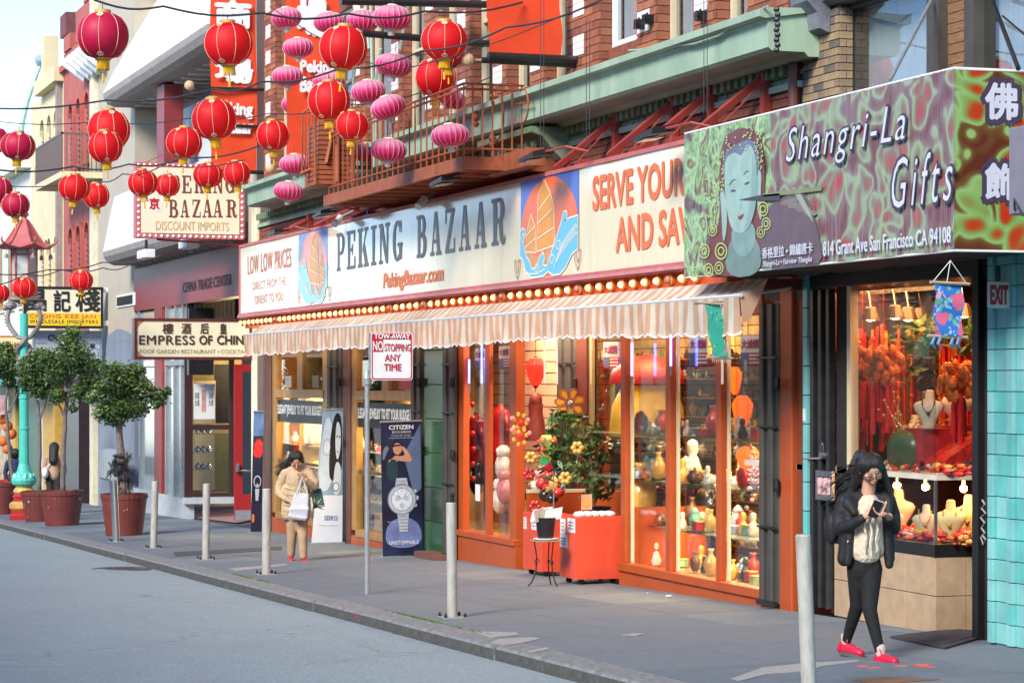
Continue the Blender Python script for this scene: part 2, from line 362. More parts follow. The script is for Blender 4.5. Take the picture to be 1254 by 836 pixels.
for pts in (((895,831),(915,824),(935,817),(985,812),(1050,808),(1052,810),(1010,815),(985,822),(940,825),(905,834)),
   ((600,787),(612,782),(655,780),(662,782),(640,787),(618,790)),((646,797),(670,792),(673,795),(652,799)),((760,777),(775,775.5),(792,775.5),(780,778)),
   ((580,773),(632,774),(636,777),(600,781)),
   ((280,696),(350,690),(352,692),(290,699))):
 b=MB();b.prism([ground(*p)+Vector((0,0,.001)) for p in pts],(0,0,.0035));b.build('mortar_smear',pm,sw)
b=MB();b.prism([ground(*p)+Vector((0,0,.001)) for p in ((212,676),(345,669),(345,673),(215,681))],(0,0,.005));b.build('utility_cover',C['grout'],sw)
b=MB();b.prism([ground(*p)+Vector((0,0,.001)) for p in ((1044,832),(1085,829),(1150,832),(1100,836),(1060,836))],(0,0,.005));b.build('utility_cover',mat('rust_plate',(.17,.09,.05),.8),sw)
for a,c in (((1052,816),(1062,815)),((1064,818),(1076,817)),((1096,815),(1112,815)),((1122,813),(1142,817)),((1126,816),(1136,813))):
 b=MB();p,q=ground(*a),ground(*c);d=(q-p);n_=Vector((-d.y,d.x,0)).normalized()*.03
 b.prism([p+n_+Vector((0,0,.001)),p-n_+Vector((0,0,.001)),q-n_+Vector((0,0,.001)),q+n_+Vector((0,0,.001))],(0,0,.003));b.build('spray_mark',mat('spray_red',(.62,.12,.1),.8),sw)
kb=tag(bpy.data.objects.new('kerb',None),kind='structure');COL.objects.link(kb)
def kerb_mesh(L):
 b=MB();c=.025;g=.006
 pr=[(0,-.35),(0,-.02),(.02,0),(KW,0),(KW,-.35)]
 A=[b.pt((g,y,z+GX*g+GY*y)) for y,z in pr];B=[b.pt((L-g,y,z+GX*(L-g)+GY*y)) for y,z in pr]
 for j in range(5):b.face([A[j],A[(j+1) % 5],B[(j+1) % 5],B[j]],1 if j==0 else 0)  # street face of each stone takes the darker material
 b.face(A[::-1]);b.face(B);o=b.build('kerb_stone',[C['kerb'],mat('kerb_face_dark',(.085,.085,.08),.85,var=.35,scale=14,bump=.6,bscale=50,dirt=.6,dirtcol=(.04,.04,.04),dscale=4)]);me=o.data;bpy.data.objects.remove(o);return me
x=-100.0;km={l:kerb_mesh(l) for l in (1.2,1.8,2.4)}
while x<6:
 l=rs.choice((1.2,1.8,1.8,2.4));inst(km[l],kb,(x,KY+rs.uniform(-.008,.008),gz(x,KY)),'kerb_stone');x+=l
b=MB()
for i in range(260):
 px=rs.choice((rs.uniform(430,560),rs.uniform(255,300),rs.uniform(455,500)));Xg=ground(px,640+.25*px).x
 for k2 in range(3):
  y=KY+KW+rs.uniform(-.02,.02);a=rs.uniform(0,6.28);xx=Xg+rs.uniform(-.05,.05);h=rs.uniform(.006,.022)
  b.poly([(xx,y,gz(xx,y)),(xx+.012*cos(a),y+.012*sin(a),gz(xx,y)),(xx+.02*cos(a+.5),y+.02*sin(a+.5),gz(xx,y)+h)])
tag(b.build('weeds',mat('moss_green',(.12,.22,.04),.9)),'thin line of green moss along the back of the kerb','weeds',kind='stuff')
p=ground(148,694);z=ROADZ(p.x,p.y)
t=CAM+ray(148,694)*((z-CZ)/ray(148,694).z);zz=ROADZ(t.x,t.y)
b=MB();b.lathe([(.42,0),(.42,.006),(.34,.006),(.33,.002),(0,.002)],28,c=(t.x,t.y,zz+.002));
for i in range(-3,4):b.box(t.x+i*.08-.012,t.x+i*.08+.012,t.y-.22,t.y+.22,zz+.004,zz+.009)
tag(b.build('manhole_cover',mat('cast_iron',(.10,.09,.09),.6,metal=.3)),'round iron manhole cover flush in the asphalt near the left kerb','manhole cover')
def litter(px,py,col,lab,r=.03):
 p=ground(px,py);b=MB()
 for i in range(7):
  a=rs.uniform(0,6.28);q=p+Vector((cos(a),sin(a),0))*r*rs.random()
  b.poly([q+Vector((rs.uniform(-r,r),rs.uniform(-r,r),rs.uniform(0,r*.6))) for _ in range(3)])
 tag(b.build('litter',mat('litter_' +lab[:6],col,.6)),lab,'litter')
p=ground(438,757);
litter(438,757,(.55,.04,.03),'small crumpled red wrapper lying in the gutter',.05)
litter(821,731,(.7,.68,.6),'scrap of white paper on the pavement below the right shop window',.04)
litter(793,726,(.6,.25,.15),'scrap of orange paper on the pavement below the right shop window',.03)
# generic brickwork
BM={}
def brick_mesh(l,h,key,m):
 k_=(round(l,3),round(h,3),key)
 if k_ not in BM:
  b=MB();b.box(0,l,-.012,.04,0,h);o=b.build('brick',m);BM[k_]=o.data;bpy.data.objects.remove(o)
 return BM[k_]
def bricks(parent,x0,x1,z0,z1,Y,bl,bh,keys,rnd,perp=False,limit=None,skip=None,joint=.009,name='brick',stuff=False):
 """running bond face on the plane Y (normal -Y), or on the plane X=Y (normal +X) when perp"""
 n=0;r=0;z=z0;off=parent.location;mb=MB() if stuff else None
 while z<z1-.02:
  h=min(bh,z1-z);x=x0-(bl/2 if r % 2 else 0)
  while x<x1-.01:
   a,c=max(x,x0),min(x+bl,x1)
   if c-a>.03 and not (skip and skip((a+c)/2,z)):
    ky=rnd.choice(keys);l=c-a-joint
    if stuff:
     mb.cur=keys.index(ky)
     if perp:mb.box(Y-.03,Y+.012,a,a+l,z,z+h-joint)
     else:mb.box(a,a+l,Y-.012,Y+.03,z,z+h-joint)
    else:
     o=inst(brick_mesh(l,h-joint,ky,C[ky]),parent,(a-off.x,Y-off.y+rnd.uniform(-.003,.002),z-off.z),name)
     if perp:o.rotation_euler[2]=pi/2;o.location=(Y-off.x,a-off.y,z-off.z)
    n+=1
   x+=bl
  z+=bh;r+=1
 if stuff and mb.f:
  o=mb.build(name+'s',[C[k_] for k_ in keys],parent);o['kind']='stuff'
 return n
# main red-brick building (X -42.7 .. -20.5)
XL,XR=X_(318),X_(983)
bld=thing('brick_building','red brick building with pale green cornice above the long bazaar shopfront','building',(XL,0,gz(XL)))
ZT=14.0
b=MB();b.box(XL,XR,.32,9,H(1.1),ZT);b.build('wall',C['mortar'],bld)
b=MB();b.box(XL,XR,.012,.32,H(.75),H(3.36));b.build('lower_wall',C['mortar'],bld)
PIERS=[(324,338),(384,398),(432,448),(480,493),(520,538),(560,577),(604,622),(650,668),(695,735),(781,805),(850,878),(916,983)]
keys=['brick_a','brick_a','brick_b','brick_c'];rb=random.Random(5)
ztop0=H(3.34)
for i,(a,c) in enumerate(PIERS):
 xa,xc=X_(a),X_(c)
 qbox('pier',C['mortar'],bld,xa,xc-.012,.012,.32,ztop0,ZT)
 near=a >= 595
 zt=min(ZT-.3,H(465/sc_(c,0)+.35))
 if near:
  bricks(bld,xa,xc,ztop0,zt,0,.34,.09,keys,rb,name='brick')
  bricks(bld,.012,.32,ztop0,zt,xc-.012,.31,.09,['brick_b','brick_a'],rb,perp=True,name='brick')
  bricks(bld,xa,xc,zt,ZT,0,.34,.09,keys,rb,stuff=True,name='brick_face')
 else:
  bricks(bld,xa,xc,ztop0,ZT,0,.34,.09,keys,rb,stuff=True,name='brick_face')
  bricks(bld,.012,.32,ztop0,ZT,xc-.012,.31,.09,['brick_b','brick_a'],rb,perp=True,stuff=True,name='brick_return')
 if c-a>10:
  xm=(xa*.6+xc*.4)-.02;wd_=.17;zz=H(3.73)+(0 if a != 695 else 0)
  while zz<zt+(.4 if near else 3):
   for r in range(3):qbox('white_tile',C['whitetile'],bld,xm-wd_,xm+wd_,-.02,.02,zz+r*.078,zz+r*.078+.072)
   zz+=.45
for i in range(len(PIERS)-1):
 xa,xc=X_(PIERS[i][1]),X_(PIERS[i+1][0])
 if xc-xa<.3:continue
 z0=H(3.5) if PIERS[i][0] != 695 else H(3.72)
 fr=C['cream'] if PIERS[i][0] not in (695,) else C['white']
 wnd=MB()
 for zb in (z0,z0+3.2):
  for u0,u1,v0,v1 in ((xa+.012,xa+.08,zb,zb+2.3),(xc-.08,xc-.01,zb,zb+2.3),(xa+.08,xc-.08,zb,zb+.07),(xa+.08,xc-.08,zb+2.23,zb+2.3),(xa+.08,xc-.08,zb+1.15,zb+1.2)):
   wnd.box(u0,u1,.14,.22,v0,v1)
 wo=wnd.build('window',fr,bld)
 g=MB()
 for zb in (z0,z0+3.2):g.box(xa+.08,xc-.08,.185,.19,zb+.07,zb+2.23)
 g.build('pane',C['glassdark'],wo)
 cu=MB();cu.box(xa+.08,xa+(xc-xa)*.55,.26,.28,z0+.07,z0+5.4);cu.build('curtain',C['curtain'],wo)
 qbox('curtain',mat('curtain_warm',(.33,.27,.2),.9,stretch=(8,1,.3)),wo,xa+(xc-xa)*.56,xc-.08,.26,.28,z0+.07,z0+5.4)
 qbox('spandrel',C['brick_b'],bld,xa,xc,.1,.319,ztop0,z0)
 qbox('spandrel',C['brick_b'],bld,xa,xc,.1,.319,z0+2.3,z0+3.2)
cy=-.55;cor=MB()
def prof(pr,x0,x1,mb,m=None):
 A=[mb.pt((x0,y,z)) for y,z in pr];B=[mb.pt((x1,y,z)) for y,z in pr];n=len(pr)
 for j in range(n):mb.face([A[j],A[(j+1) % n],B[(j+1) % n],B[j]],m)
 mb.face(A[::-1],m);mb.face(B,m)
x0c,x1c=X_(301,cy),X_(937,cy)
prof([(.0,H(3.34)),(cy,H(3.32)),(cy,H(3.25)),(cy+.03,H(3.22)),(cy+.03,H(3.0)),(cy+.07,H(2.97)),(-.16,H(2.97)),(-.12,H(2.93)),(-.0,H(2.93))],x0c,x1c,cor)
co=cor.build('cornice',C['greencorn'],bld)
cap=MB();prof([(-.58,H(3.35)),(-.62,H(3.33)),(-.62,H(3.27)),(-.56,H(3.255)),(.0,H(3.345)),(.0,H(3.37))],x0c-.04,x1c+.03,cap);cap.build('cornice_cap',C['greencorn'],co)
b=MB()
for i in range(130):
 xx=XL+.1+i*.17
 if xx>XR-.3:break
 b.box(xx,xx+.085,-.09,.0,H(2.83),H(2.93))
b.build('dentils',C['greenbrick'],co,kind='stuff')
b=MB();b.box(XL,XR,-.05,.01,H(2.70),H(2.76));b.build('green_band',C['greencorn'],bld)
b=MB();xx=XL
while xx<XR-.2:
 for r in range(3):
  b.box(xx+(r % 2)*.09,xx+(r % 2)*.09+.165,-.012-rb.random()*.01,.02,H(2.765)+r*.056,H(2.765)+r*.056+.047)
 xx+=.18
b.build('painted_bricks',C['greenbrick'],bld,kind='stuff')
n=bricks(bld,X_(868),X_(976),H(2.22),H(2.69),0,.17,.085,['brick_b','brick_a'],rb,name='brick')
bricks(bld,XL,X_(868),H(2.2),H(2.69),0,.17,.085,['brick_b','brick_b'],rb,stuff=True,name='brick_face')
b=MB();b.tube([(XR-.06,-.06,H(1.2)),(XR-.06,-.06,ZT-1)],.055,12);b.build('downpipe',C['brown'],bld)
b=MB()
xa,xc=X_(622,-.1),X_(690,-.1)
prof([(-.0,H(2.93)),(-.5,H(2.93)),(-.5,H(2.86)),(-.36,H(2.82)),(-.22,H(2.66)),(-.12,H(2.56)),(0,H(2.54))],xa,xc,b)
for i in range(7):b.ball((xa+.2+i*(xc-xa-.3)/7,-.33,H(2.76)),.06,8,6)
b.build('carved_bracket',C['greenbrick'],bld)
b=MB();b.box(XL,XR,-.2,.32,ZT,ZT+.4);b.build('parapet',C['greencorn'],bld)
for px,py in ((789,30),(799,24),(864,20)):
 p=P(px,py,-.02);b=MB();b.box(p.x-.06,p.x+.02,-.12,-.013,p.z-.05,p.z+.05);b.tube([p+Vector((0,-.09,0)),p+Vector((.2,-.14,.03))],.012,6);b.build('wall_fitting',C['black'],bld)
# neighbouring building at the right
XN=-.3
nb=thing('tan_brick_building','tan brick building with large dusty windows above the gift shop','building',(XR,0,gz(XR)))
qbox('wall',C['mortar'],nb,XR+.002,2,.45,9,H(1.0),ZT)
pa,pb=X_(985),X_(1028)
qbox('pier',C['mortar'],nb,pa,pb-.012,.012,.45,H(1.6),ZT-.4)
def sooty(x,z):return False
yk=['ybrick_a','ybrick_a','ybrick_b','ybrick_c']
bricks(nb,pa,pb,H(2.2),H(3.35),0,.215,.071,yk,rb)
bricks(nb,.012,.14,H(2.2),H(3.35),pb-.012,.13,.071,['ybrick_b','ybrick_a'],rb,perp=True)
b=MB();prof([(-.04,H(3.36)),(-.1,H(3.4)),(-.1,H(3.62)),(-.04,H(3.66)),(.45,H(3.66)),(.45,H(3.36))],X_(999,-.05),2,b);b.build('lintel',mat('stone_grey_brown',(.19,.17,.15),.8,var=.2,dirt=.4,dirtcol=(.07,.07,.08)),nb)
b=MB();prof([(-.02,H(3.12)),(-.12,H(3.16)),(-.14,H(3.3)),(-.24,H(3.4)),(-.3,H(3.66)),(0,H(3.66))],X_(996,-.02),X_(1016,-.02),b);b.build('corbel',mat('stone_blue_grey',(.16,.17,.19),.8,var=.3,bump=.3),nb)
qbox('storey_wall',C['ybrick_b'],nb,XR,2,0,.45,H(3.66),ZT-.4)
wz0,wz1=H(1.5),H(3.36)
fw=mat('window_frame_brown',(.07,.06,.05),.6,var=.2)
for a,c in ((1034,1140),(1153,1186),(1196,1300),(1310,1400)):
 xa,xc=X_(a,.12),X_(c,.12)
 b=MB();b.box(xa-.02,xa+.04,.1,.2,wz0,wz1);b.box(xc-.04,xc+.02,.1,.2,wz0,wz1);b.box(xa+.04,xc-.04,.1,.2,wz1-.05,wz1)
 w_=b.build('window',fw,nb)
 if a==1153:
  for r in range(22):
   qbox('slat',mat('old_wood',(.25,.13,.06),.7,var=.3,scale=9,stretch=(1,1,6)),w_,xa+.04,xc-.04,.13,.15,wz0+r*.085,wz0+r*.085+.078)
 else:
  qbox('pane',C['glassdark'],w_,xa+.04,xc-.04,.14,.145,wz0,wz1-.05)
  qbox('curtain',C['curtain'],w_,xa+.04,xc-.04,.3,.32,wz0,wz1-.05)
for a,c in ((1140,1153),(1186,1196)):qbox('mullion',fw,nb,X_(a,.06)+.02,X_(c,.06)-.02,.04,.25,wz0,wz1)
st=thing('stay_rod','grey steel stay rod sloping in front of the dusty upper window','rod',P(1140,0,-.1),group='stay rods above the gift shop sign')
b=MB();b.tube([P(1141,0,.0),P(1090,98,-.95)],.016,8);b.build('rod',C['galv'],st)
st=thing('stay_rod','dark stay rod crossing the window at the right edge of the picture','rod',P(1222,0,-.1),group='stay rods above the gift shop sign')
b=MB();b.tube([P(1215,0,.05),P(1247,84,-.95)],.018,8);b.tube([P(1228,20,-.2),P(1254,42,-.5)],.008,6);b.build('rod',C['black'],st)
# far row of buildings
def bx(name,m,par,pxa,pxb,Y0,Y1,z0,z1,yr=None):return qbox(name,m,par,X_(pxa,yr if yr is not None else Y0),X_(pxb,yr if yr is not None else Y0),Y0,Y1,z0,z1)
XE=X_(120)
emp=thing('balcony_building','beige building with curved white concrete balconies and dark red shop level','building',(XE,0,gz(XE)))
beige=mat('beige_render',(.46,.40,.31),.8,var=.08,scale=1.5,dirt=.15,dirtcol=(.3,.26,.22))
bluegrey=mat('blue_grey_paint',(.21,.25,.31),.7,var=.12,scale=1.5)
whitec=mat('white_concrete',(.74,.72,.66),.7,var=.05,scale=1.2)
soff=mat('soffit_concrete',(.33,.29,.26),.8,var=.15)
darkred=mat('dark_red_paint',(.24,.03,.03),.5,var=.15)
x165,x200=X_(165),X_(200)
qbox('wall',beige,emp,XE,x165,0,6,H(.9),13)
qbox('lower_wall',bluegrey,emp,XE,x165,.0,6,gz(XE),H(.9))
b=MB();pts=[(XE,H(.9)),(XE,H(1.0)),(XE+1,H(1.02)),(XE+2,H(1.12)),(XE+2.8,H(1.2)),(XE+3.6,H(1.17)),(x165,H(1.0)),(x165,H(.9))]
b.prism([(x,-.004,z) for x,z in pts],(0,.01,0));b.build('paint_edge',bluegrey,emp)
qbox('edge_pilaster',mat('pilaster_cream',(.66,.62,.44),.7),emp,XE-.55,XE-.002,-.12,1,gz(XE),13)
qbox('grille',C['white'],emp,X_(144),X_(167),-.03,-.002,H(1.75)-.06,H(1.98));qbox('vent',C['dark'],emp,X_(145),X_(164),-.04,-.031,H(1.79)-.06,H(1.93) )
qbox('upper_wall',beige,emp,x165,XL-.35,2.2,6,H(2.6),13)
qbox('end_pilaster',C['signcream'],emp,X_(311),X_(318)-.01,-.05,.5,gz(XL),13)
qbox('end_wall',beige,emp,X_(302),X_(311),.02,3,H(1.9),13)
YL_=-.72
XB0,XB1=X_(126,YL_),XL-1.1
def balcony(zl,pr,label):
 b=MB();top=pr[-1]
 P_=[(YL_+a,zl+c) for a,c in pr]
 P2=[(y+.12,z) for y,z in P_[::-1]]
 prof(P_+P2,XB0,XB1,b)
 o=b.build('balcony',whitec,emp)
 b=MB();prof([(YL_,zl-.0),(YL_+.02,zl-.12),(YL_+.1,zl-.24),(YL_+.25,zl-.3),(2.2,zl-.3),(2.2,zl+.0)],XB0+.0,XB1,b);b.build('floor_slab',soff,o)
 n=0;x=XB0+.6
 while x<XB1-.6 and n<40:
  qbox('rib',whitec,o,x,x+.12,-.1,1.5,zl-.33,zl-.301);x+=.75;n+=1
 return o
balcony(H(2.88),[(0,0),(.08,.4),(.16,.8),(.26,1.25)],'')
balcony(H(6.45),[(0,0),(.25,.5),(.65,1.2),(1.25,2.2)],'')
balcony(H(9.9),[(0,0),(.25,.5),(.65,1.2)],'')
b=MB();b.box(X_(192,-.3),X_(201,-.3),-.3,.1,H(2.6),H(6.1));b.build('red_column',darkred,emp)
wn=qbox('window',fw,emp,X_(216,.5),X_(262,.5),.5,.6,H(3.6),H(5.9));qbox('pane',C['curtain'],wn,X_(218,.5),X_(260,.5),.48,.499,H(3.7),H(5.8))
zf0,zf1=H(1.55),H(2.5)
qbox('fascia',darkred,emp,x165,X_(294,.0),-.02,.3,zf0,zf1)
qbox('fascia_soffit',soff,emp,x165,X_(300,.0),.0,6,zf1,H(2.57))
lettering('CHINA TRADE CENTER',(X_(224,-.03),-.03,H(1.78)),(1,0,0),(0,0,1),X_(283,-.03)-X_(224,-.03),.2,C['ink'],emp,bold=.02)
pane_g=mat('pane_grey',(.30,.36,.38),.15,var=.1)
for a,c in ((169,190),(203,212),(214,221),(223,229)):
 w_=qbox('window',C['galv'],emp,X_(a),X_(a)+.09,-.01,.1,H(.3),zf0)
 qbox('pane',pane_g,w_,X_(a)+.09,X_(c),.05,.06,H(.3),zf0-.05)
qbox('red_post',darkred,emp,X_(190),X_(199),-.02,.25,gz(XE),zf0)
qbox('dark_post',C['black'],emp,X_(229.5),X_(232),-.01,.5,H(.1),zf0-.1)
XW=X_(230)
def perp_box(name,m,par,pxa,pxb,pya,pyb,X,t=.05):
 a=on_x(pxa,pyb,X);c=on_x(pxb,pya,X);return qbox(name,m,par,X-t,X,a.y,c.y,a.z,c.z)
pw=perp_box('blind_wall',C['curtain'],emp,237,290,336,392,XW,.04)
blind=mat('blind_slats',(.42,.38,.28),.7,var=.1)
for i in range(10):perp_box('slat',blind,emp,238+i*5.1,241.4+i*5.1,340,390,XW+.03,.03)
perp_box('lit_soffit_lamp',mat('lamp_yellow',(.8,.6,.05),.5,emit=1.2,emitcol=(1,.6,.05)),emp,263,292,328,337,XW+.3,.25)
perp_box('frame',C['black'],emp,229,237,330,392,XW+.01,.06)
perp_box('frame',C['black'],emp,288,294,320,392,XW+.01,.06)
zb=gz(X_(215))
qbox('stall_riser',mat('blue_white_stone',(.45,.5,.53),.6),emp,X_(165),X_(226),-.03,.2,gz(XE),zb+.42)
for a,c in ((171,189),(203,211),(213,220),(222,227)):
 w_=qbox('window',C['galv'],emp,X_(a),X_(a)+.1,-.02,.1,zb+.42,H(.3))
 qbox('pane',pane_g,w_,X_(a)+.1,X_(c),.04,.05,zb+.42,H(.3)-.03)
qbox('transom',C['galv'],emp,X_(203),X_(227),-.03,.1,H(.3),H(.4))
XW2=X_(227)
for r in ((226,236,436,612,'frame'),(281,287,436,612,'frame'),(236,281,436,441,'frame'),(236,281,520,526,'frame'),(236,281,603,608,'frame')):
 perp_box(r[4],mat('brown_frame',(.05,.02,.02),.4),emp,*r[:4],XW2+.02,.08)
perp_box('plinth',mat('blue_white_stone',(.45,.5,.53),.6),emp,226,287,608,617,XW2+.05,.2)
perp_box('pane',C['glass'],emp,236,281,441,603,XW2-.03,.008)
perp_box('shop_wall',mat('shop_wall_warm',(.50,.36,.14),.8,var=.15),emp,226,296,400,620,XW2-2.2,.05)
perp_box('panel',mat('pale_wood',(.55,.46,.30),.6,stretch=(1,6,.3)),emp,236,263,526,600,XW2-.9,.05)
perp_box('panel',mat('pale_wood',(.55,.46,.30),.6),emp,236,264,466,519,XW2-.9,.05)
perp_box('cabinet',mat('green_gold',(.25,.24,.1),.5),emp,263,282,530,602,XW2-1.2,.3)
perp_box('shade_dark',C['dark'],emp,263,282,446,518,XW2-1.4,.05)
pl=bpy.data.lights.new('shop_lamp','POINT');po=bpy.data.objects.new('shop_lamp',pl);COL.objects.link(po);pl.energy=60;pl.color=(1,.75,.4);pl.shadow_soft_size=.3
po.location=(XW2-.6,1.4,H(.6))
pp=thing('poster','white poster with red figure and chinese text inside the side window','poster',on_x(238,513,XW2-.02))
perp_box('sheet',C['paper'],pp,237,263,470,513,XW2+.004,.006)
perp_box('picture',mat('poster_pink',(.6,.3,.27),.6,var=.4,scale=6),pp,247,252,477,504,XW2+.009,.003)
for a in (240,257):perp_text('京都\n大減',a-1.5,a+4,480,497,XW2+.009,C['ink'],pp)
for i,(py,nn) in enumerate(((530,'lidded silver teapot on the top glass shelf behind the side window'),(553,'pair of dark metal bowls on the second shelf behind the side window'),(574,'row of small silver cups on the third shelf behind the side window'))):
 p=on_x(242,py,XW2-.5);t_=thing('shelf_ware',nn,'tableware',p)
 b=MB();b.box(p.x-.15,p.x+.15,p.y-.1,p.y+.35,p.z-.02,p.z-.01);b.build('shelf',C['steel'],t_)
 b=MB()
 for q in range(3):b.lathe([(.03,0),(.06,.03),(.06,.08),(.03,.11),(.01,.13),(0,.135)],12,c=(p.x,p.y+q*.12,p.z))
 b.build('ware',C['steel'],t_)
b=MB();b.prism([ground(*p_)+Vector((0,0,.0015)) for p_ in ((192,613),(330,613),(330,632),(290,640),(192,628))],(0,0,.006));o=b.build('paving',C['pinkpave'],sw)
for px,py in ((178,312),(230,299)):
 p=P(px,py,-.9);t_=thing('floodlight','white box floodlight under the lower balcony, %s' % ('above the grey wall' if px<200 else 'above the shop fascia'),'floodlight',p)
 b=MB();b.cbox(p.x-.3,p.x+.5,p.y-.12,p.y+.12,p.z-.09,p.z+.09,.02);b.build('housing',C['white'],t_)
 b=MB();b.tube([p+Vector((.1,0,.09)),p+Vector((.1,0,.3))],.03,8);b.build('bracket',C['black'],t_)
p=ground(287.5,637);Xd=p.x
dr=thing('red_door','open red shop door with glass panel and steel push bar','door',p)
def pb_(name,m,a,c,y0,y1,par,dx=0,t=.045):return perp_box(name,m,par,a,c,y0,y1,Xd+dx,t)
pb_('stile',C['redpaint'],287,297,446,636,dr);pb_('stile',C['redpaint'],309.6,315,446,636,dr)
pb_('rail',C['redpaint'],297,309.6,446,455,dr);pb_('rail',C['redpaint'],297,309.6,605,636,dr)
pb_('pane',C['glassdark'],297,309.6,455,605,dr,-.02,.008);pb_('kick_plate',C['galv'],288,315,624,636,dr,.006,.006)
a=on_x(290,576,Xd);c_=on_x(312,577,Xd)
b=MB();b.tube([(Xd+.08,a.y,a.z),(Xd+.08,c_.y,c_.z)],.018,8);b.box(Xd,Xd+.09,a.y-.03,a.y+.03,a.z-.02,a.z+.14);b.build('push_bar',C['steel'],dr)
# row of buildings across the street, behind the camera
opp=thing('opposite_building','plain tan building row across the street with rows of dark windows','building',(-40,-15.5,-1))
ot=mat('opposite_render',(.30,.26,.21),.85,var=.15,scale=.6);od=mat('opposite_window',(.05,.055,.06),.2)
qbox('wall',ot,opp,-80,14,-24,-15.5,-2.6,7.0)
b=MB()
for i in range(26):
 for z in (-.6,3.2):
  b.box(-78+i*3.5,-78+i*3.5+(2.6 if z<0 else 1.5),-15.52,-15.48,z,z+(2.6 if z<0 else 2.1))
b.build('windows',od,opp,kind='stuff')
# far left buildings
XRD=X_(78)
rd=thing('red_building','bright red building with tall narrow arched windows and stepped parapet','building',(XRD,0,gz(XRD)))
redw=mat('red_render',(.42,.10,.075),.75,var=.15,scale=2)
crw=mat('cream_render',(.66,.56,.34),.8,var=.08,scale=1.5)
crw2=mat('pale_render',(.66,.64,.55),.8,var=.08)
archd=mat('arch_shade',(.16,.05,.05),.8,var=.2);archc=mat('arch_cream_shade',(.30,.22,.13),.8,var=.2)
def arch_panel(parent,x,w,z0,z1,m,Y=0,name='window',sill=None):
 """an arched window : recess shade painted as a dark flush face inside a proud surround"""
 n=8;pts=[(x-w/2,z0),(x+w/2,z0)]+[(x+w/2*cos(pi*i/n),z1-w/2+w/2*sin(pi*i/n)) for i in range(n+1)]
 b=MB();b.prism([(a,Y-.01,c) for a,c in pts],(0,.02,0));o=b.build(name,m,parent)
 b=MB();k_=1.18;cx=x;cz=(z0+z1)/2;out=[]
 for (a,c),(a2,c2) in zip(pts[1:],pts[2:]):
  f=lambda a,c:(cx+(a-cx)*(1+.16/w),z1-w/2+(c-z1+w/2)*(1+.16/w) if c>z1-w/2 else c)
  p1,p2=f(a,c),f(a2,c2)
  b.prism([(a,Y,c),(a2,Y,c2),(p2[0],Y,p2[1]),(p1[0],Y,p1[1])],(0,-.1,0))
 b.box(x-w/2-.12,x+w/2+.12,Y-.14,Y,z0-.1,z0);b.build('surround',sill,o)
 b=MB();z=z0+.08
 while z<z1-w*.6:b.box(x-w/2+.03,x+w/2-.03,Y-.05,Y-.011,z,z+.05);z+=.14
 b.build('slats',m,o);return o
qbox('wall',redw,rd,XRD,XE-.55,0,8,H(1.4),H(8.7));
qbox('parapet',redw,rd,X_(95),XE-.55,-.05,.5,H(8.7),H(9.5));qbox('parapet',redw,rd,X_(106),XE-.55,-.08,.5,H(9.5),H(10.3));qbox('parapet',redw,rd,X_(80),X_(88),-.05,.5,H(8.7),H(9.1))
b=MB();b.box(XRD,XE-.6,-.12,0,H(8.2),H(8.35));b.box(XRD,XE-.6,-.1,0,H(4.9),H(5.05));b.build('string_course',redw,rd)
for px in (90.5,100,110.5):
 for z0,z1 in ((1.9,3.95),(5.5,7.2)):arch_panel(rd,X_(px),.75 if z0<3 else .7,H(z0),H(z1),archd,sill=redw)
b=MB()
for px in (92,97,102,107,112):
 xx=X_(px,-.3);b.tube([(xx,-.55,H(8.0)),(xx+.55,-.05,H(7.55))],[.13,.17],10)
b.build('cornice_baluster',C['white'],rd)
qbox('wall',mat('wall_lower_red',(.33,.08,.06),.7),rd,XRD,XE-.55,.05,8,H(.9),H(1.4))
XC=X_(38)
cb=thing('cream_building','pale yellow building with arched windows and an iron balcony','building',(XC,0,gz(XC)))
qbox('wall',crw,cb,XC,XRD-.01,.0,8,H(.9),H(8.0));qbox('parapet',crw,cb,X_(52),XRD-.01,-.25,.4,H(8.0),H(8.4))
b=MB();b.box(X_(55),X_(58.5),-.1,.3,H(8.4),H(9.6));b.build('pilaster',crw,cb)
ch=qbox('chimney',crw,cb,X_(70),X_(74.5),.2,1.2,H(8.4),H(9.3));qbox('chimney_top',archd,ch,X_(69),X_(76),.1,1.3,H(9.3),H(9.9))
for px in (55.5,64,72.5):
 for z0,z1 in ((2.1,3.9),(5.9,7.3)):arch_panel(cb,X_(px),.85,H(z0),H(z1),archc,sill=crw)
b=MB();x0,x1=X_(43,-1.0),X_(75,-1.0);b.box(x0,x1,-1.0,0,H(4.9),H(5.05));bal=b.build('balcony',crw,cb)
b=MB();b.box(x0,x1,-1.0,-.95,H(5.95),H(6.0));b.box(x1-.05,x1,-1.0,0,H(5.95),H(6.0))
n=60
for i in range(n+1):xx=x0+(x1-x0)*i/n;b.box(xx-.015,xx+.015,-.99,-.96,H(5.05),H(5.95))
for i in range(9):b.box(x1-.04,x1-.01,-1.0+i*.12,-.97+i*.12,H(5.05),H(5.95))
b.build('railing',mat('iron_rail_brown',(.16,.11,.09),.6),bal,kind='stuff')
qbox('drainpipe',mat('pipe_grey_brown',(.28,.22,.2),.7),cb,X_(74.5),X_(76.5),-.15,-.01,H(.9),H(8))
XF=X_(-60)
fb=thing('pale_building','pale cream building with plain tall windows at the far end of the street','building',(XF,0,gz(XF)))
qbox('wall',crw2,fb,XF,XC-.01,0,8,H(.9),H(6.2));qbox('cornice',crw2,fb,XF,XC-.01,-.4,.3,H(6.2),H(6.5))
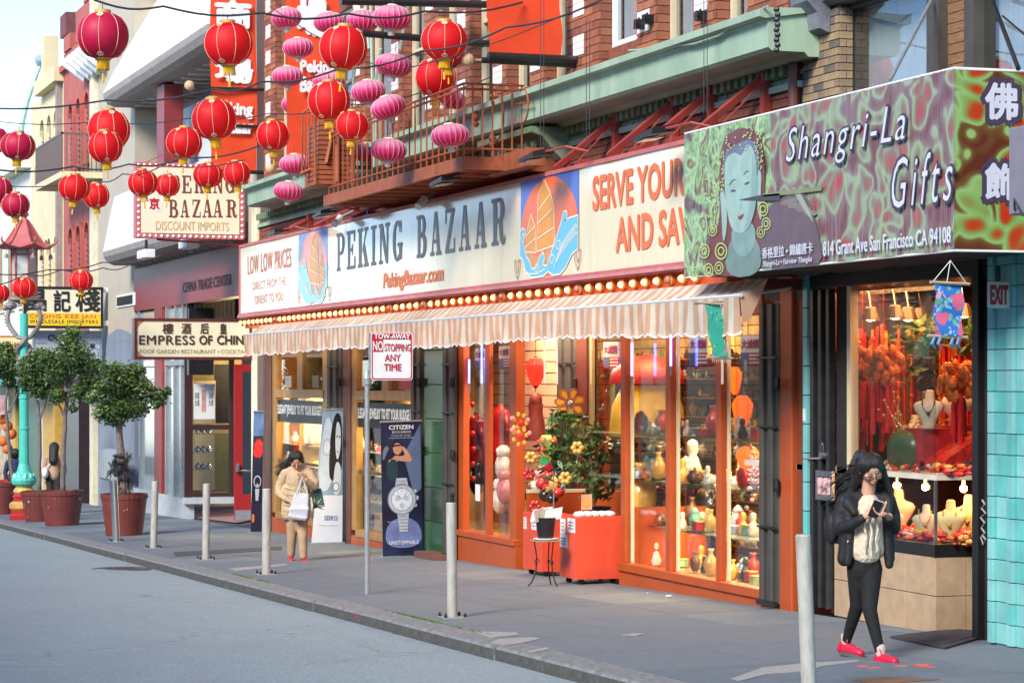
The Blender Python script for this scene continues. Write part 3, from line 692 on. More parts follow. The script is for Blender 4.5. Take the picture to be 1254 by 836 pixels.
for px in (15,27,3):
 for z0,z1 in ((2.2,4.3),):
  w_=qbox('window',crw2,fb,X_(px)-.6,X_(px)+.6,-.06,0,H(z0)-.08,H(z1));qbox('pane',archc,w_,X_(px)-.45,X_(px)+.45,-.07,-.061,H(z0),H(z1)-.1)
b=MB();p=P(44.5,192);b.lathe([(.25,0),(.25,.5),(.12,1.0),(0,1.5)],8,c=(X_(44.5),.2,H(5.6)));b.build('spire',mat('spire_grey',(.3,.28,.26),.7),cb)
def shop_level(par,pa,pb,segs):
 for a,c,m,y0,z0,z1 in segs:qbox('shopfront_panel',m,par,X_(a),X_(c),y0,y0+.3,z0 if z0 is not None else gz(X_(a))-.05,z1)
dk=mat('shop_dark',(.03,.025,.03),.4,var=.2);yel=mat('shop_yellow',(.55,.33,.06),.6,var=.15);grn=mat('shop_green',(.05,.13,.08),.5)
shop_level(rd,78,118,[(78,92,dk,.02,None,H(.9)),(96,113,mat('shop_dark_red',(.2,.03,.025),.4),.35,None,H(.6)),(113.4,116.5,dk,-.05,None,H(.9)),(92,96.5,dk,.0,None,H(.9)),(96.5,113.4,dk,.0,H(.45),H(.9))])
shop_level(cb,38,78,[(38,46,grn,.04,None,H(.9)),(46,52,mat('shop_pale',(.5,.52,.5),.6),.02,None,H(.4)),(52,66,yel,.02,None,H(.9)),(66,78,dk,.3,None,H(.9)),(46,52,yel,.05,H(.4),H(.9))])
shop_level(fb,-60,38,[(-60,14,mat('shop_stock',(.45,.36,.24),.8,var=.4,scale=3),.3,None,H(.6)),(14,18,yel,.02,None,H(.9)),(18,38,grn,.1,None,H(.9))])
qbox('picture',mat('shop_picture',(.15,.22,.25),.4,var=.5),rd,X_(100),X_(108),.3,.34,H(-.75),H(.35));
aw=thing('green_awning','small teal fabric awning over the shop at the left edge','awning',P(20,468,-.8))
b=MB();prof([(0,H(.3)),(-1.0,H(-.02)),(-1.0,H(-.14)),(-.98,H(-.14)),(-.98,H(-.05)),(0,H(.26))],X_(-30,-.5),X_(33,-.8),b);b.build('canvas',mat('teal_canvas',(.05,.38,.30),.7),aw)
def sign_box(name,label,pa,pb,pya,pyb,X,t,mface,mframe,fw_=.05,cat='sign',side=None):
 a=on_x(pa,pyb,X);c=on_x(pb,pya,X);t_=thing(name,label,cat,(X-t/2,(a.y+c.y)/2,a.z))
 b=MB()
 for y0,y1,z0,z1 in ((a.y,c.y,a.z,a.z+fw_),(a.y,c.y,c.z-fw_,c.z),(a.y,a.y+fw_,a.z+fw_,c.z-fw_),(c.y-fw_,c.y,a.z+fw_,c.z-fw_)):b.box(X-t,X,y0,y1,z0,z1)
 b.build('frame',mframe,t_)
 qbox('panel',mface,t_,X-t+.02,X-.015,a.y+fw_,c.y-fw_,a.z+fw_,c.z-fw_)
 return t_,a,c
XS=X_(133)
sg,a,c=sign_box('hanging_sign','black framed importers sign with three large chinese characters over a yellow band',29,126.5,351.5,401.5,XS,.25,C['signcream'],C['black'],.06)
perp_box('yellow_band',mat('sign_yellow',(.85,.55,.02),.4,var=.03),sg,31,124.5,383.5,398.5,XS-.01,.004)
perp_text('昌',31,56,355,380,XS-.004,C['ink'],sg,bold=.02);perp_text('記',66,86,356,381,XS-.004,C['ink'],sg,bold=.02);perp_text('棧',93,122,354,381,XS-.004,C['ink'],sg,bold=.02)
perp_text('CHONG KEE JAN',36,117,385,390.5,XS-.004,C['letterorange'],sg,bold=.015,spacing=1.15);perp_text('WHOLESALE IMPORTERS',36,120,392,395.5,XS-.004,C['ink'],sg,bold=.0,spacing=1.15)
for py in (355,395.5):
 q=on_x(126.5,py,XS-.1);b=MB();b.box(q.x-.02,q.x+.02,q.y,.0,q.z-.06,q.z+.06);b.build('bracket',C['white'],sg)
s2,a,c=sign_box('fascia_sign','pale grey slatted sign below the importers sign, half hidden by the tree',40,125,405,441,XS-.3,.2,mat('sign_grey',(.42,.45,.5),.6),C['galv'],.05)
perp_text('CH',59,70,410,417,XS-.3,C['ink'],s2,bold=.04);perp_text('E',111,116,421,426,XS-.3,C['ink'],s2,bold=.04)
for py in (412,419,427,434):
 for aa,cc in ((42,57),(72,109),(118,123)):perp_box('slat',mat('slat_grey',(.3,.33,.38),.6),s2,aa,cc,py,py+1.2,XS-.3,.012)
s3,a,c=sign_box('shop_sign','small yellow sign with red chinese characters at the left edge',-20,30,411,452,X_(33),.2,mat('sign_pale_yellow',(.82,.62,.32),.5),mat('sign_orange',(.6,.15,.04),.5),.04)
for i,ch_ in enumerate('海珍'):perp_text(ch_,4+i*13,12+i*13,419,431,X_(33)+.004,C['inkred'],s3,bold=.02)
s4,a,c=sign_box('window_sign','pink and white poster board under the teal awning',-8,10,484,507,X_(33)+1.5,.05,mat('sign_pinkish',(.6,.35,.38),.5,var=.3,scale=9),C['white'],.02)
for i in range(5):
 p=on_x(4+(i % 3)*5,513+i*9,X_(33)+1.2);t_=thing('paper_lantern','orange paper ball hanging under the teal awning, %s' % ('topmost','second from the top','in the middle','second from the bottom','lowest')[i],'lantern',p,group='orange paper balls under the teal awning')
 b=MB();b.ball(p,.16,10,7);b.build('shade',mat('paper_orange',(.75,.16,.03),.6),t_,smooth=True)
p=at_depth(24,160,78);t_=thing('street_light','slender pale green curved street light against the sky','street light',(p.x,p.y,p.z-3))
q=[at_depth(x,y,78) for x,y in ((22,190),(27,150),(33,125),(40,105),(46,88),(49.5,80))]
b=MB();b.tube([at_depth(22,330,78)]+q,[.12]+[.11,.1,.09,.08,.07,.06],8);b.build('pole',mat('pale_green_metal',(.42,.56,.42),.6),t_)
b=MB();b.ball(at_depth(50,74,78),.24,10,7,(1,.8,.7));b.ball(at_depth(49,77,78),.14,8,6);b.build('lamp_head',mat('lamp_blue_grey',(.25,.36,.45),.5),t_)
# dragon street lamp
g=ground(29.5,636);sL=F/((g-CAM).dot(DV));
def LZ(py):return g.z+(636-py)/sL
dl=thing('dragon_lamp_post','turquoise street lamp post with dragons and a red pagoda roofed lantern','street lamp',g)
aqm=mat('turquoise_paint',(.08,.52,.42),.35,var=.06)
b=MB();b.lathe([(.30,0),(.31,.10),(.28,.13),(.28,.2)],8,c=g);b.lathe([(.24,.38),(.22,.42),(.24,.5),(.20,.56)],12,c=g);b.build('base',C['redpaint'],dl)
b=MB();b.lathe([(.26,.2),(.31,.25),(.31,.34),(.25,.39)],16,c=g);b.lathe([(.21,.56),(.235,.6),(.2,.66),(.16,.7)],16,c=g);b.build('gold_collar',C['gold'],dl)
b=MB();b.lathe([(.17,.70),(.25,.76),(.27,.84),(.22,.93),(.15,1.03),(.115,1.18)],16,c=g)
b.lathe([(.11,1.15),(.105,1.9),(.12,1.91),(.12,1.95),(.1,1.96),(.098,2.55),(.115,2.56),(.115,2.6),(.095,2.61),(.09,3.1),(.105,3.11),(.105,3.15),(.09,3.16),(.085,4.35)],16,c=g);b.build('post',aqm,dl,smooth=False)
b=MB()
for i in range(10):
 a=2*pi*i/10;b.ball(g+Vector((cos(a)*.2,sin(a)*.2,.86)),.06,6,5,(1,1,2.2))
b.build('fluting',aqm,dl)
drg=mat('dragon_grey',(.27,.23,.22),.6,var=.25,scale=9,bump=.5)
for sgn in (1,-1):
 pa=[]
 for i in range(44):
  t_=i/43
  if t_<.6:a=t_/.6*3.2*pi+(0 if sgn>0 else pi);pa.append(g+Vector((cos(a)*.13,sin(a)*.13,2.75+t_/.6*1.1)))
  else:
   u=(t_-.6)/.4;off=.13+.22*sin(u*pi*.75);pa.append(g+Vector((SA*sgn*off,CA*sgn*off,3.85+u*.62)))
 b=MB();b.tube(pa,[.026+.022*sin(min(i/30,1)*pi*.6) for i in range(44)],8)
 e=pa[-1];b.ball(e+Vector((0,0,.05)),.11,8,6,(1,1.3,.8));b.ball(e+Vector((SA,CA,0))*sgn*.12,.06,8,6)
 for i in range(6,40,2):b.tube([pa[i],pa[i]+(pa[i]-Vector((g.x,g.y,pa[i].z))).normalized()*.09+Vector((0,0,.02))],[.03,.004],4)
 b.build('dragon',drg,dl)
b=MB();z=LZ(372);b.lathe([(.12,0),(.34,.08),(.34,.14),(.26,.16)],6,c=(g.x,g.y,z));b.build('lantern_base',drg,dl)
rp=mat('pagoda_red',(.45,.11,.10),.55,var=.12)
z0,z1=LZ(362),LZ(303);b=MB()
for i in range(6):
 a=i*pi/3+.2;b.tube([(g.x+cos(a)*.27,g.y+sin(a)*.27,z0),(g.x+cos(a)*.27,g.y+sin(a)*.27,z1)],.018,6)
for z in (z0,z1,z1-.15):
 for i in range(6):
  a=i*pi/3+.2;c_=a+pi/3;b.tube([(g.x+cos(a)*.27,g.y+sin(a)*.27,z),(g.x+cos(c_)*.27,g.y+sin(c_)*.27,z)],.018,6)
b.build('lantern_frame',rp,dl)
b=MB()
for i in range(6):
 a=i*pi/3+.2;c_=a+pi/3;b.poly([(g.x+cos(a)*.25,g.y+sin(a)*.25,z0),(g.x+cos(c_)*.25,g.y+sin(c_)*.25,z0),(g.x+cos(c_)*.25,g.y+sin(c_)*.25,z1),(g.x+cos(a)*.25,g.y+sin(a)*.25,z1)])
b.build('lantern_glass',mat('milk_glass',(.5,.5,.46),.3,var=.1),dl)
b=MB();pr=[(.66,0),(.52,.03),(.40,.12),(.27,.30),(.16,.48),(.07,.6)]
zc=z1-.03;R=[]
for r,z in pr:
 row=[]
 for i in range(12):
  a=i*pi/6+.2;rr=r*(1.0 if i % 2==0 else .86);zz=zc+z+(.09 if (i % 2==0 and z==0) else 0);row.append(b.pt((g.x+rr*cos(a),g.y+rr*sin(a),zz)))
 R.append(row)
for r0,r1 in zip(R,R[1:]):
 for j in range(12):b.face([r0[j],r0[(j+1) % 12],r1[(j+1) % 12],r1[j]])
b.face(R[0][::-1]);rf=b.build('roof',rp,dl)
b=MB()
for i in range(6):
 a=i*pi/3+.2;b.tube([(g.x+r*cos(a),g.y+r*sin(a),zc+z+.02) for r,z in ((.07,.6),(.16,.48),(.27,.30),(.40,.12),(.52,.05),(.66,.09),(.71,.15),(.69,.2))],.022,6)
b.build('roof_ridge',rp,rf)
b=MB();b.lathe([(.08,.58),(.05,.66),(.10,.71),(.10,.75),(.04,.8),(.08,.86),(.08,.91),(.03,.96),(.06,1.02),(0,1.14)],12,c=(g.x,g.y,zc));b.build('finial',rp,rf)
b=MB()
for i in range(6):
 a=i*pi/3+.2;q=Vector((g.x+.56*cos(a),g.y+.56*sin(a),zc));b.tube([q,q-Vector((0,0,.12))],.006,4);b.lathe([(.045,-.22),(.04,-.15),(.01,-.11)],8,c=q)
b.build('bell',drg,dl)
# planters with ficus trees
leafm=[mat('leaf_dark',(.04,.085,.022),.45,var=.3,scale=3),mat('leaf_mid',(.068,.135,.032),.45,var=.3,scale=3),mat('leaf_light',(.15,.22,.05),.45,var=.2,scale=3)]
bark=mat('bark_grey',(.17,.14,.12),.85,var=.25,scale=14,bump=.5)
potm=mat('rust_planter',(.15,.03,.024),.6,var=.15,scale=4,dirt=.0)
soil=mat('soil',(.05,.035,.025),1,var=.3)
fleck=mat('paint_fleck',(.6,.58,.55),.7,var=0)
def leaf_cloud(mb,clumps,n,size,rnd,keep=None):
 tot=sum(c[1] ** 2 for c in clumps)
 for c,r,sz in clumps:
  k_=int(n*r*r/tot)
  for _ in range(k_):
   d=Vector((rnd.gauss(0,1),rnd.gauss(0,1),rnd.gauss(0,1))).normalized();rad=r*(rnd.random() ** .4)*(1+.18*rnd.gauss(0,1))
   p=Vector(c)+Vector((d.x*rad,d.y*rad,d.z*rad*sz))
   u=Vector((rnd.gauss(0,1),rnd.gauss(0,1),rnd.gauss(0,1)*.6+.3)).normalized();w=u.cross(Vector((rnd.gauss(0,1),rnd.gauss(0,1),rnd.gauss(0,1)))).normalized()
   s_=size*rnd.uniform(.7,1.35)
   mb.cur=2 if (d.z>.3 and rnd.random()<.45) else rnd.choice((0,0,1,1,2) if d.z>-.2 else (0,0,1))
   mb.poly([p-u*s_,p+w*s_*.34,p+u*s_,p-w*s_*.34])
def potted_tree(bpx,bpy_,ptop,hw_top,hw_bot,clumps_px,trunk_px,label,crownd,seed,stones=False):
 rnd=random.Random(seed);g=ground(bpx,bpy_);s=F/((g-CAM).dot(DV));h=(bpy_-ptop)/s
 t_=thing('potted_tree',label,'potted tree',g,group='ficus trees in rust red tubs')
 rt,rb_=hw_top/s,hw_bot/s
 b=MB();b.lathe([(rb_,0),(rb_*1.02,.02),(rt*.955,h*.86),(rt*.985,h*.87),(rt,h),(rt*.93,h),(rt*.91,h*.93),(0,h*.92)],28,c=g)
 tub=b.build('tub',potm,t_)
 b=MB()
 for i in range(28):a=2*pi*i/28;b.ball(g+Vector((cos(a)*rt*1.0,sin(a)*rt*1.0,h*.93)),.012,5,4)
 b.build('rivets',potm,tub,kind='stuff')
 b=MB();b.lathe([(rt*.92,h*.925),(rt*.5,h*.97),(0,h*.99)],20,c=g);b.build('soil',soil,t_)
 for i in range(6):
  a=rnd.uniform(-1.6,1.2)+math.atan2(-DV.y,-DV.x);zz=rnd.uniform(.15,.8)*h;rr=(rb_+(rt-rb_)*zz/h*.9)*1.01+.004
  b=MB();q=g+Vector((cos(a)*rr,sin(a)*rr,zz));tg=Vector((-sin(a),cos(a),0));nn=Vector((cos(a),sin(a),0));e=rnd.choice((.005,.007,.009,.02))
  b.prism([q+tg*e*cos(u)+UP*e*rnd.uniform(.6,1.3)*sin(u) for u in (0,1.2,2.4,3.7,5)],nn*.004);b.build('paint_fleck',fleck,tub)
 loc=lambda px,py,dd=0:g+RV*((px-bpx)/s)+UP*((bpy_-py)/s)+Vector((DV.x,DV.y,0))*dd
 for pts,r0,r1 in trunk_px:
  path=[loc(*q) for q in pts];fine=[]
  for a_,c_ in zip(path,path[1:]):
   for k2 in range(3):fine.append(a_.lerp(c_,k2/3)+Vector((rnd.gauss(0,.006),rnd.gauss(0,.006),0)))
  fine.append(path[-1]);n=len(fine);b=MB();b.tube(fine,[r0+(r1-r0)*i/(n-1) for i in range(n)],9);b.build('trunk',bark,t_,smooth=True)
 mb=MB();cl=[]
 for px,py,r in clumps_px:
  for dd in (-crownd,0,crownd):cl.append((loc(px,py,dd*rnd.uniform(.5,1.1)),r/s*rnd.uniform(.62,1.12),rnd.uniform(.75,1.05)))
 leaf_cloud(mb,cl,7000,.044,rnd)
 b2=MB();tip=loc(*trunk_px[0][0][-1])
 for c_,r_,z_ in cl:b2.tube([tip,tip.lerp(c_,.5)+Vector((rnd.gauss(0,.04),rnd.gauss(0,.04),.05)),c_],[.022,.014,.006],5)
 b2.build('branches',bark,t_)
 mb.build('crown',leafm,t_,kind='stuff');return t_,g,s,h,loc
def ring_clumps(cx,cy,rx,ry,n,r,rnd):
 out=[(cx,cy,r*1.3)]
 for i in range(n):
  a=2*pi*i/n+rnd.uniform(-.2,.2);out.append((cx+rx*cos(a),cy+ry*sin(a),r*rnd.uniform(.75,1.15)))
 return out
rt=random.Random(11)
potted_tree(152,655,604,29,22,[(150,470,24),(175,478,20),(128,478,20),(192,488,13),(165,455,16),(140,456,16),(150,498,20),(172,500,14),(128,503,16),(203,478,7),(140,515,10),(112,488,9)],
   [([(152,606),(149,575),(147,545),(146,517),(147,500)],.085,.045),([(158,606),(153,580),(149,558)],.045,.03),([(146,606),(148,585),(149,560)],.045,.03),([(147,520),(160,508),(182,500)],.022,.012),([(146,518),(132,512),(124,506)],.02,.01),([(124,518),(115,512)],.012,.006)],
   'ficus tree in the rightmost rust red tub, wide low crown over a pale trunk',.16,1)
potted_tree(76,643,600,27,20,[(92,440,26),(70,455,22),(108,468,20),(84,420,17),(98,480,18),(72,485,15),(88,408,11),(118,450,14),(60,440,16),(90,500,8)],
   [([(77,604),(77,570),(79,535),(80,505),(84,480)],.055,.035),([(79,510),(72,495),(66,480)],.025,.012),([(80,505),(92,490),(100,478)],.025,.012)],
   'tallest ficus tree, second tub from the right, straight thin trunk',.18,2)
potted_tree(49,638,601,24,17,[(45,450,20),(58,465,15),(38,468,15),(50,480,12),(30,455,10),(52,435,12)],
   [([(48,604),(48,570),(49,530),(47,500),(44,480)],.05,.03),([(48,515),(54,500),(58,485)],.025,.012)],
   'ficus tree in the tub right behind the turquoise lamp post',.15,3)
potted_tree(4,629,590,21,16,[(5,445,18),(-8,455,15),(15,455,12),(8,430,12),(-12,440,12),(12,468,8)],
   [([(16,592),(12,560),(9,525),(7,500),(9,470)],.05,.03),([(9,505),(17,495),(22,480)],.025,.012)],
   'leftmost ficus tree with a bent grey trunk and stones in its tub',.15,4)
g=ground(152,655);s_=F/((g-CAM).dot(DV));b=MB();
tb=thing('plastic_bag','grey black plastic bag tied round the trunk of the right ficus','bag',g+UP*.9+RV*-.02)
bb=MB();rr=random.Random(2)
for i in range(60):
 q=g+UP*rr.uniform(.85,1.4)+RV*rr.gauss(-.03,.1)-DV*rr.uniform(.03,.12);bb.poly([q+Vector([rr.uniform(-.13,.13) for _ in range(3)]) for _ in range(3)])
bb.build('film',glass_mat('dark_film',(.45,.45,.47),.6,.3,film=.35,filmcol=(.05,.05,.055)),tb)
p=P(147,565,-.01);ph=thing('wall_phone','grey box with dark opening mounted on the blue grey wall behind the right tree','phone box',p)
qbox('case',C['galv'],ph,X_(136),X_(157),-.3,-.002,p.z-.45,p.z+.3,.05);qbox('opening',C['dark'],ph,X_(139,-.31),X_(154,-.31),-.31,-.302,p.z-.25,p.z+.18)
# bollards
def bollard(bpx,bpy_,h_px,wpx,tpx,label,m,plate=True,top=.0,grp='bollards along the kerb'):
 g=ground(bpx,bpy_);s=F/((g-CAM).dot(DV));h=h_px/s;r=wpx/2/s
 t_=thing('bollard',label,'bollard',g,group=grp);lean=RV*((tpx-bpx)/s)
 b=MB();b.tube([g,g+lean*.5+UP*h*.5,g+lean+UP*(h-.01),g+lean+UP*h],[r,r,r,r*.88],20);b.build('post',m,t_,smooth=False)
 if plate:
  b=MB();b.cbox(g.x-.12,g.x+.12,g.y-.12,g.y+.12,g.z-.004,g.z+.012,.004)
  pl_=b.build('base_plate',C['galv'],t_)
  b=MB()
  for sx in (-1,1):
   for sy in (-1,1):b.lathe([(.016,.012),(.016,.035),(.009,.036),(.009,.05),(0,.05)],6,c=(g.x+sx*.095,g.y+sy*.095,g.z))
  b.build('bolt',C['black'],pl_)
 return t_
bollard(142.5,663,76,9,139,'thin bare steel bollard leaning left beside the right tub',C['steel'])
bollard(188,671,82,8.5,190,'pale bollard just right of the bare steel one',C['bollard'])
bollard(252,685,93,9,253,'pale bollard in front of the red paved doorway',C['bollard'])
bollard(326,703,105,10.5,326.5,'pale bollard left of the woman in the beige coat',C['bollard'])
bollard(554,756,141,12.5,552.5,'pale bollard in front of the green tiled pillar',C['bollard'])
bollard(991,850,196,19,983.5,'large nearest bollard, chipped paint, at the bottom edge of the picture',C['bollard'])
b=MB();g=ground(554,756);b.lathe([(.02,0),(.02,.06),(.03,.07),(0,.1)],8,c=g+UP*(141/(F/((g-CAM).dot(DV)))))
tag(b.build('bollard_lug',C['black']),'small rusty lug on top of the bollard before the green pillar','lug')
# tow-away sign
g=ground(449.5,727);s_=F/((g-CAM).dot(DV));XG=g.x
ns=thing('parking_sign','tow-away no stopping sign on a galvanised pole at the kerb','street sign',g)
zt=g.z+(727-463)/s_
b=MB();b.tube([g,(g.x,g.y,zt)],.028,14);b.lathe([(.042,-.09),(.042,-.02),(.034,.0),(.02,.05),(.016,.07)],14,c=(g.x,g.y,zt+.02));b.build('pole',C['galv'],ns)
a=on_x(449,463,XG);c=on_x(453,408,XG);b=MB();b.hexa([(XG-.02,a.y-.02,a.z),(XG+.01,a.y-.02,a.z),(XG+.01,a.y+.02,a.z),(XG-.02,a.y+.02,a.z)],[(XG-.02,c.y-.01,a.z+.1),(XG+.01,c.y-.01,a.z+.1),(XG+.01,c.y+.03,a.z+.1),(XG-.02,c.y+.03,a.z+.1)])
b.box(XG-.02,XG+.005,c.y-.01,c.y+.03,a.z+.1,c.z+.0);b.build('channel',C['galv'],ns)
def rr_poly(y0,y1,z0,z1,r,X,n=5):
 out=[]
 for cx,cz,a0 in ((y1-r,z1-r,0),(y0+r,z1-r,pi/2),(y0+r,z0+r,pi),(y1-r,z0+r,3*pi/2)):
  for i in range(n+1):a_=a0+pi/2*i/n;out.append((X,cx+r*cos(a_),cz+r*sin(a_)))
 return out
A=on_x(453.5,465.5,XG);B=on_x(504.5,407,XG);y0,y1,z0,z1=A.y,B.y,A.z,B.z;X0=XG+.02;ww=y1-y0;hh=z1-z0
pl_=MB().prism(rr_poly(y0,y1,z0,z1,.035,X0),(.004,0,0)).build('plate',C['white'],ns)
signred=mat('sign_red',(.52,.015,.03),.35,var=.03)
MB().prism(rr_poly(y0+.008,y1-.008,z0+.008,z1-.008,.03,X0+.0045),(.0015,0,0)).build('border',signred,ns)
MB().prism(rr_poly(y0+.022,y1-.022,z0+.022,z1-hh*.155,.02,X0+.0065),(.0015,0,0)).build('panel',C['white'],ns)
MB().prism([(X0+.0085,y0+.021,z1-hh*.15),(X0+.0085,y0+ww*.29,z1-hh*.15),(X0+.0085,y0+ww*.29,z1-hh*.41),(X0+.0085,y0+.021,z1-hh*.41)],(.0015,0,0)).build('panel',signred,ns)
def st_(body,a,c,t0,t1,m,**k):return lettering(body,(X0+.0125,y0+ww*a,z1-hh*t1),(0,1,0),(0,0,1),ww*(c-a),hh*(t1-t0),m,ns,**k)
st_('TOW-AWAY',.08,.93,.03,.135,C['white'],bold=.035);st_('NO',.045,.28,.19,.38,C['white'],bold=.03);st_('STOPPING',.32,.95,.24,.395,signred,bold=.01)
st_('ANY',.33,.70,.46,.60,signred,bold=.02);st_('TIME',.31,.72,.66,.80,signred,bold=.02)
# bazaar shopfront (part of the brick building)
shop=thing('shopfront','orange framed shop windows and recessed entrance below the striped awning','shopfront',(X_(650),0,gz(X_(650))))
zs,zt=H(-2.0),H(.95)
def mull(pxa,pxb,m=C['orange'],D=.12,z0=None,z1=zt,Y=0,name='mullion',frac=.45):
 """vertical post: its front face and its +X return together fill the picture columns pxa..pxb"""
 x0=X_(pxa,Y);xm=X_(pxa+(pxb-pxa)*frac,Y);x1=X_(pxb,Y);d=on_x(pxb,465,xm).y-Y
 return qbox(name,m,shop,x0,xm,Y,Y+max(d,.03),(gz(x0)-.02) if z0 is None else z0,z1,.004)
def hbar(pxa,pxb,z0,z1,m=C['orange'],y0=-.02,y1=.12,name='rail'):return qbox(name,m,shop,X_(pxa),X_(pxb),y0,y1,z0,z1,.006)
for a,c in ((760,772),(815,828),(876.5,890)):mull(a,c,z0=H(-2.0))
for a,c in ((772,776),(828,832.5),(890,894.5)):mull(a,c,C['cream'],z0=H(-2.0),Y=.06,name='inner_frame')
hbar(760,934,H(-2.09),H(-2.0),y0=-.05);hbar(760,934,H(-2.02)-.35,H(-2.09),y0=-.02,y1=.1,name='stall_riser');hbar(760,934,gz(X_(760))-.03,H(-2.28),y0=-.035,y1=.1,name='plinth')
hbar(760,934,H(.63),H(.95),y0=-.01)
for i,(a,c) in enumerate(((772,815),(828,876.5),(890,932))):qbox('pane',C['glass'],shop,X_(a),X_(c),.09,.096,H(-2.0),H(.63))
def folding_gate(pxa,pxb,Y,label,m=C['gateg'],z0=None,z1=H(.72),n=4,hinge=True):
 x0,x1=X_(pxa,Y),X_(pxb,Y);t_=thing('folding_gate',label,'gate',(x0,Y,gz(x0)))
 w_=(x1-x0)/n
 for i in range(n):
  b=MB();b.cbox(x0+i*w_,x0+(i+1)*w_-.012,Y-.05+(i % 2)*.03,Y+.02+(i % 2)*.03,gz(x0)+.05,z1,.008)
  b.build('leaf',m,t_)
 b=MB()
 for zz in (-1.4,-.45,.2):b.box(x0-.01,x1+.01,Y-.07,Y-.052,H(zz),H(zz)+.02)
 b.box(x0,x1,Y-.08,Y-.04,gz(x0)+.03,gz(x0)+.08);b.build('strap',C['black'],t_);
 b=MB()
 for zz in (-1.05,-.1):b.lathe([(.03,0),(.035,.04),(.03,.12),(0,.13)],8,c=(x1+.01,Y-.06,H(zz)))
 b.build('hinge',C['black'],t_);return t_
folding_gate(935,957,-.02,'dark grey folded steel gate at the right end of the bazaar windows')
qbox('post',C['orange'],shop,X_(958),X_(973),-.03,.3,gz(X_(958))-.03,H(1.0),.01);qbox('post',mat('orange_brown',(.22,.05,.02),.5),shop,X_(973)+.004,X_(983)-.02,.02,.3,gz(X_(958))-.03,H(1.0))
qbox('lintel',C['dark'],shop,X_(560),X_(983)-.02,.13,.3,H(.95),H(1.1))
wallw=mat('slatwall_yellow',(.70,.50,.20),.7,var=.08);slotm=mat('slot_brown',(.16,.09,.04),.8)
inter=thing('shop_interior','yellow lit slatwall interior seen through the bazaar windows','shop interior',(X_(700),1.6,gz(X_(700))))
YI=1.7
xi0,xi1=X_(690,YI),X_(976)
qbox('back_board',slotm,inter,xi0,xi1,YI,YI+.1,H(-2.3),H(1.0))
for i in range(28):qbox('slat',wallw,inter,xi0,xi1,YI-.02,YI,H(-2.2)+i*.113,H(-2.2)+i*.113+.1)
qbox('ceiling',C['cream'],inter,X_(560),xi1,.32,5,H(1.0),H(1.1));qbox('floor',mat('shop_floor',(.2,.15,.1),.5),inter,X_(765),xi1,.12,YI,gz(XR)-.9,H(-2.06))
qbox('side_wall',wallw,inter,xi1,xi1+.1,.13,YI,H(-2.3),H(1.0))
def warm_area(loc,sx,sy,e,col=(1,.72,.38),rot=(0,0,0),name='ceiling_light'):
 l_=bpy.data.lights.new(name,'AREA');l_.shape='RECTANGLE';l_.size=sx;l_.size_y=sy;l_.energy=e;l_.color=col
 o=bpy.data.objects.new(name,l_);COL.objects.link(o);o.location=loc;o.rotation_euler=rot;return o
warm_area(((X_(772)+X_(930))/2-1,.9,H(.96)),5.0,.7,210,(1,.62,.27))
warm_area(((X_(772)+X_(930))/2,.75,H(-.62)),3.6,.5,34,(1,.62,.27))
warm_area(((X_(772)+X_(930))/2,.75,H(-1.12)),3.6,.5,30,(1,.62,.27))
warm_area(((X_(772)+X_(930))/2,.75,H(-1.62)),3.6,.5,30,(1,.62,.27))
glshelf=glass_mat('shelf_glass',(.8,.9,.85),1.2,film=.15,filmcol=(.7,.8,.75))
cols={'white':(.75,.73,.68),'blue and white':(.35,.45,.62),'red':(.55,.03,.03),'brown':(.16,.07,.03),'jade green':(.22,.42,.28),'golden':(.65,.38,.08),'black':(.02,.02,.02),'pink':(.7,.28,.3),'turquoise':(.12,.45,.42)}
for k_,v_ in cols.items():C['ware_' +k_]=mat('ware_' +k_.replace(' ','_'),v_,.25,var=.2 if k_ != 'blue and white' else .6,scale=12,coat=.3)
profs={
 'vase':[(.035,0),(.05,.02),(.075,.10),(.07,.17),(.03,.22),(.025,.26),(.04,.29),(.03,.29)],
 'bowl':[(.03,0),(.035,.015),(.08,.07),(.09,.09),(.082,.09),(.03,.03),(0,.03)],
 'ginger jar':[(.04,0),(.075,.06),(.08,.12),(.05,.16),(.05,.18),(.055,.19),(.03,.22),(.012,.24),(0,.245)],
 'teapot':[(.04,0),(.08,.03),(.085,.07),(.05,.11),(.05,.12),(.015,.13),(.015,.15),(0,.155)],
 'cup':[(.025,0),(.035,.01),(.04,.08),(.035,.08),(.03,.02),(0,.02)],
 'box':None,'figurine':[(.05,0),(.05,.02),(.06,.05),(.035,.13),(.022,.15),(.035,.18),(.028,.215),(0,.23)]}
def ware(kind,colr,p,sc,label,grp='wares in the bazaar windows'):
 t_=thing(kind.replace(' ','_') if kind != 'box' else 'gift_box',label,kind,p,group=grp);m=C['ware_' +colr];b=MB()
 if kind=='box':
  b.cbox(p.x-.07*sc,p.x+.07*sc,p.y-.05,p.y+.05,p.z,p.z+.1*sc,.006);b.build('body',m,t_)
  b=MB();b.cbox(p.x-.074*sc,p.x+.074*sc,p.y-.054,p.y+.054,p.z+.1*sc,p.z+.125*sc,.005);b.build('lid',C['ware_golden'],t_)
 else:
  b.lathe([(r*sc,z*sc) for r,z in profs[kind]],16,c=p);
  if kind=='teapot':b.tube([p+Vector((-.07,0,.05))*sc,p+Vector((-.12,0,.09))*sc,p+Vector((-.14,0,.12))*sc],[.015*sc,.01*sc,.008*sc],8);b.tube([p+Vector((.07,0,.09))*sc,p+Vector((.12,0,.09))*sc,p+Vector((.12,0,.04))*sc,p+Vector((.075,0,.03))*sc],.008*sc,6)
  if kind=='figurine':b.ball(p+Vector((0,0,.205))*sc,.035*sc,8,6)
  b.build('body',m,t_,smooth=True)
 return t_
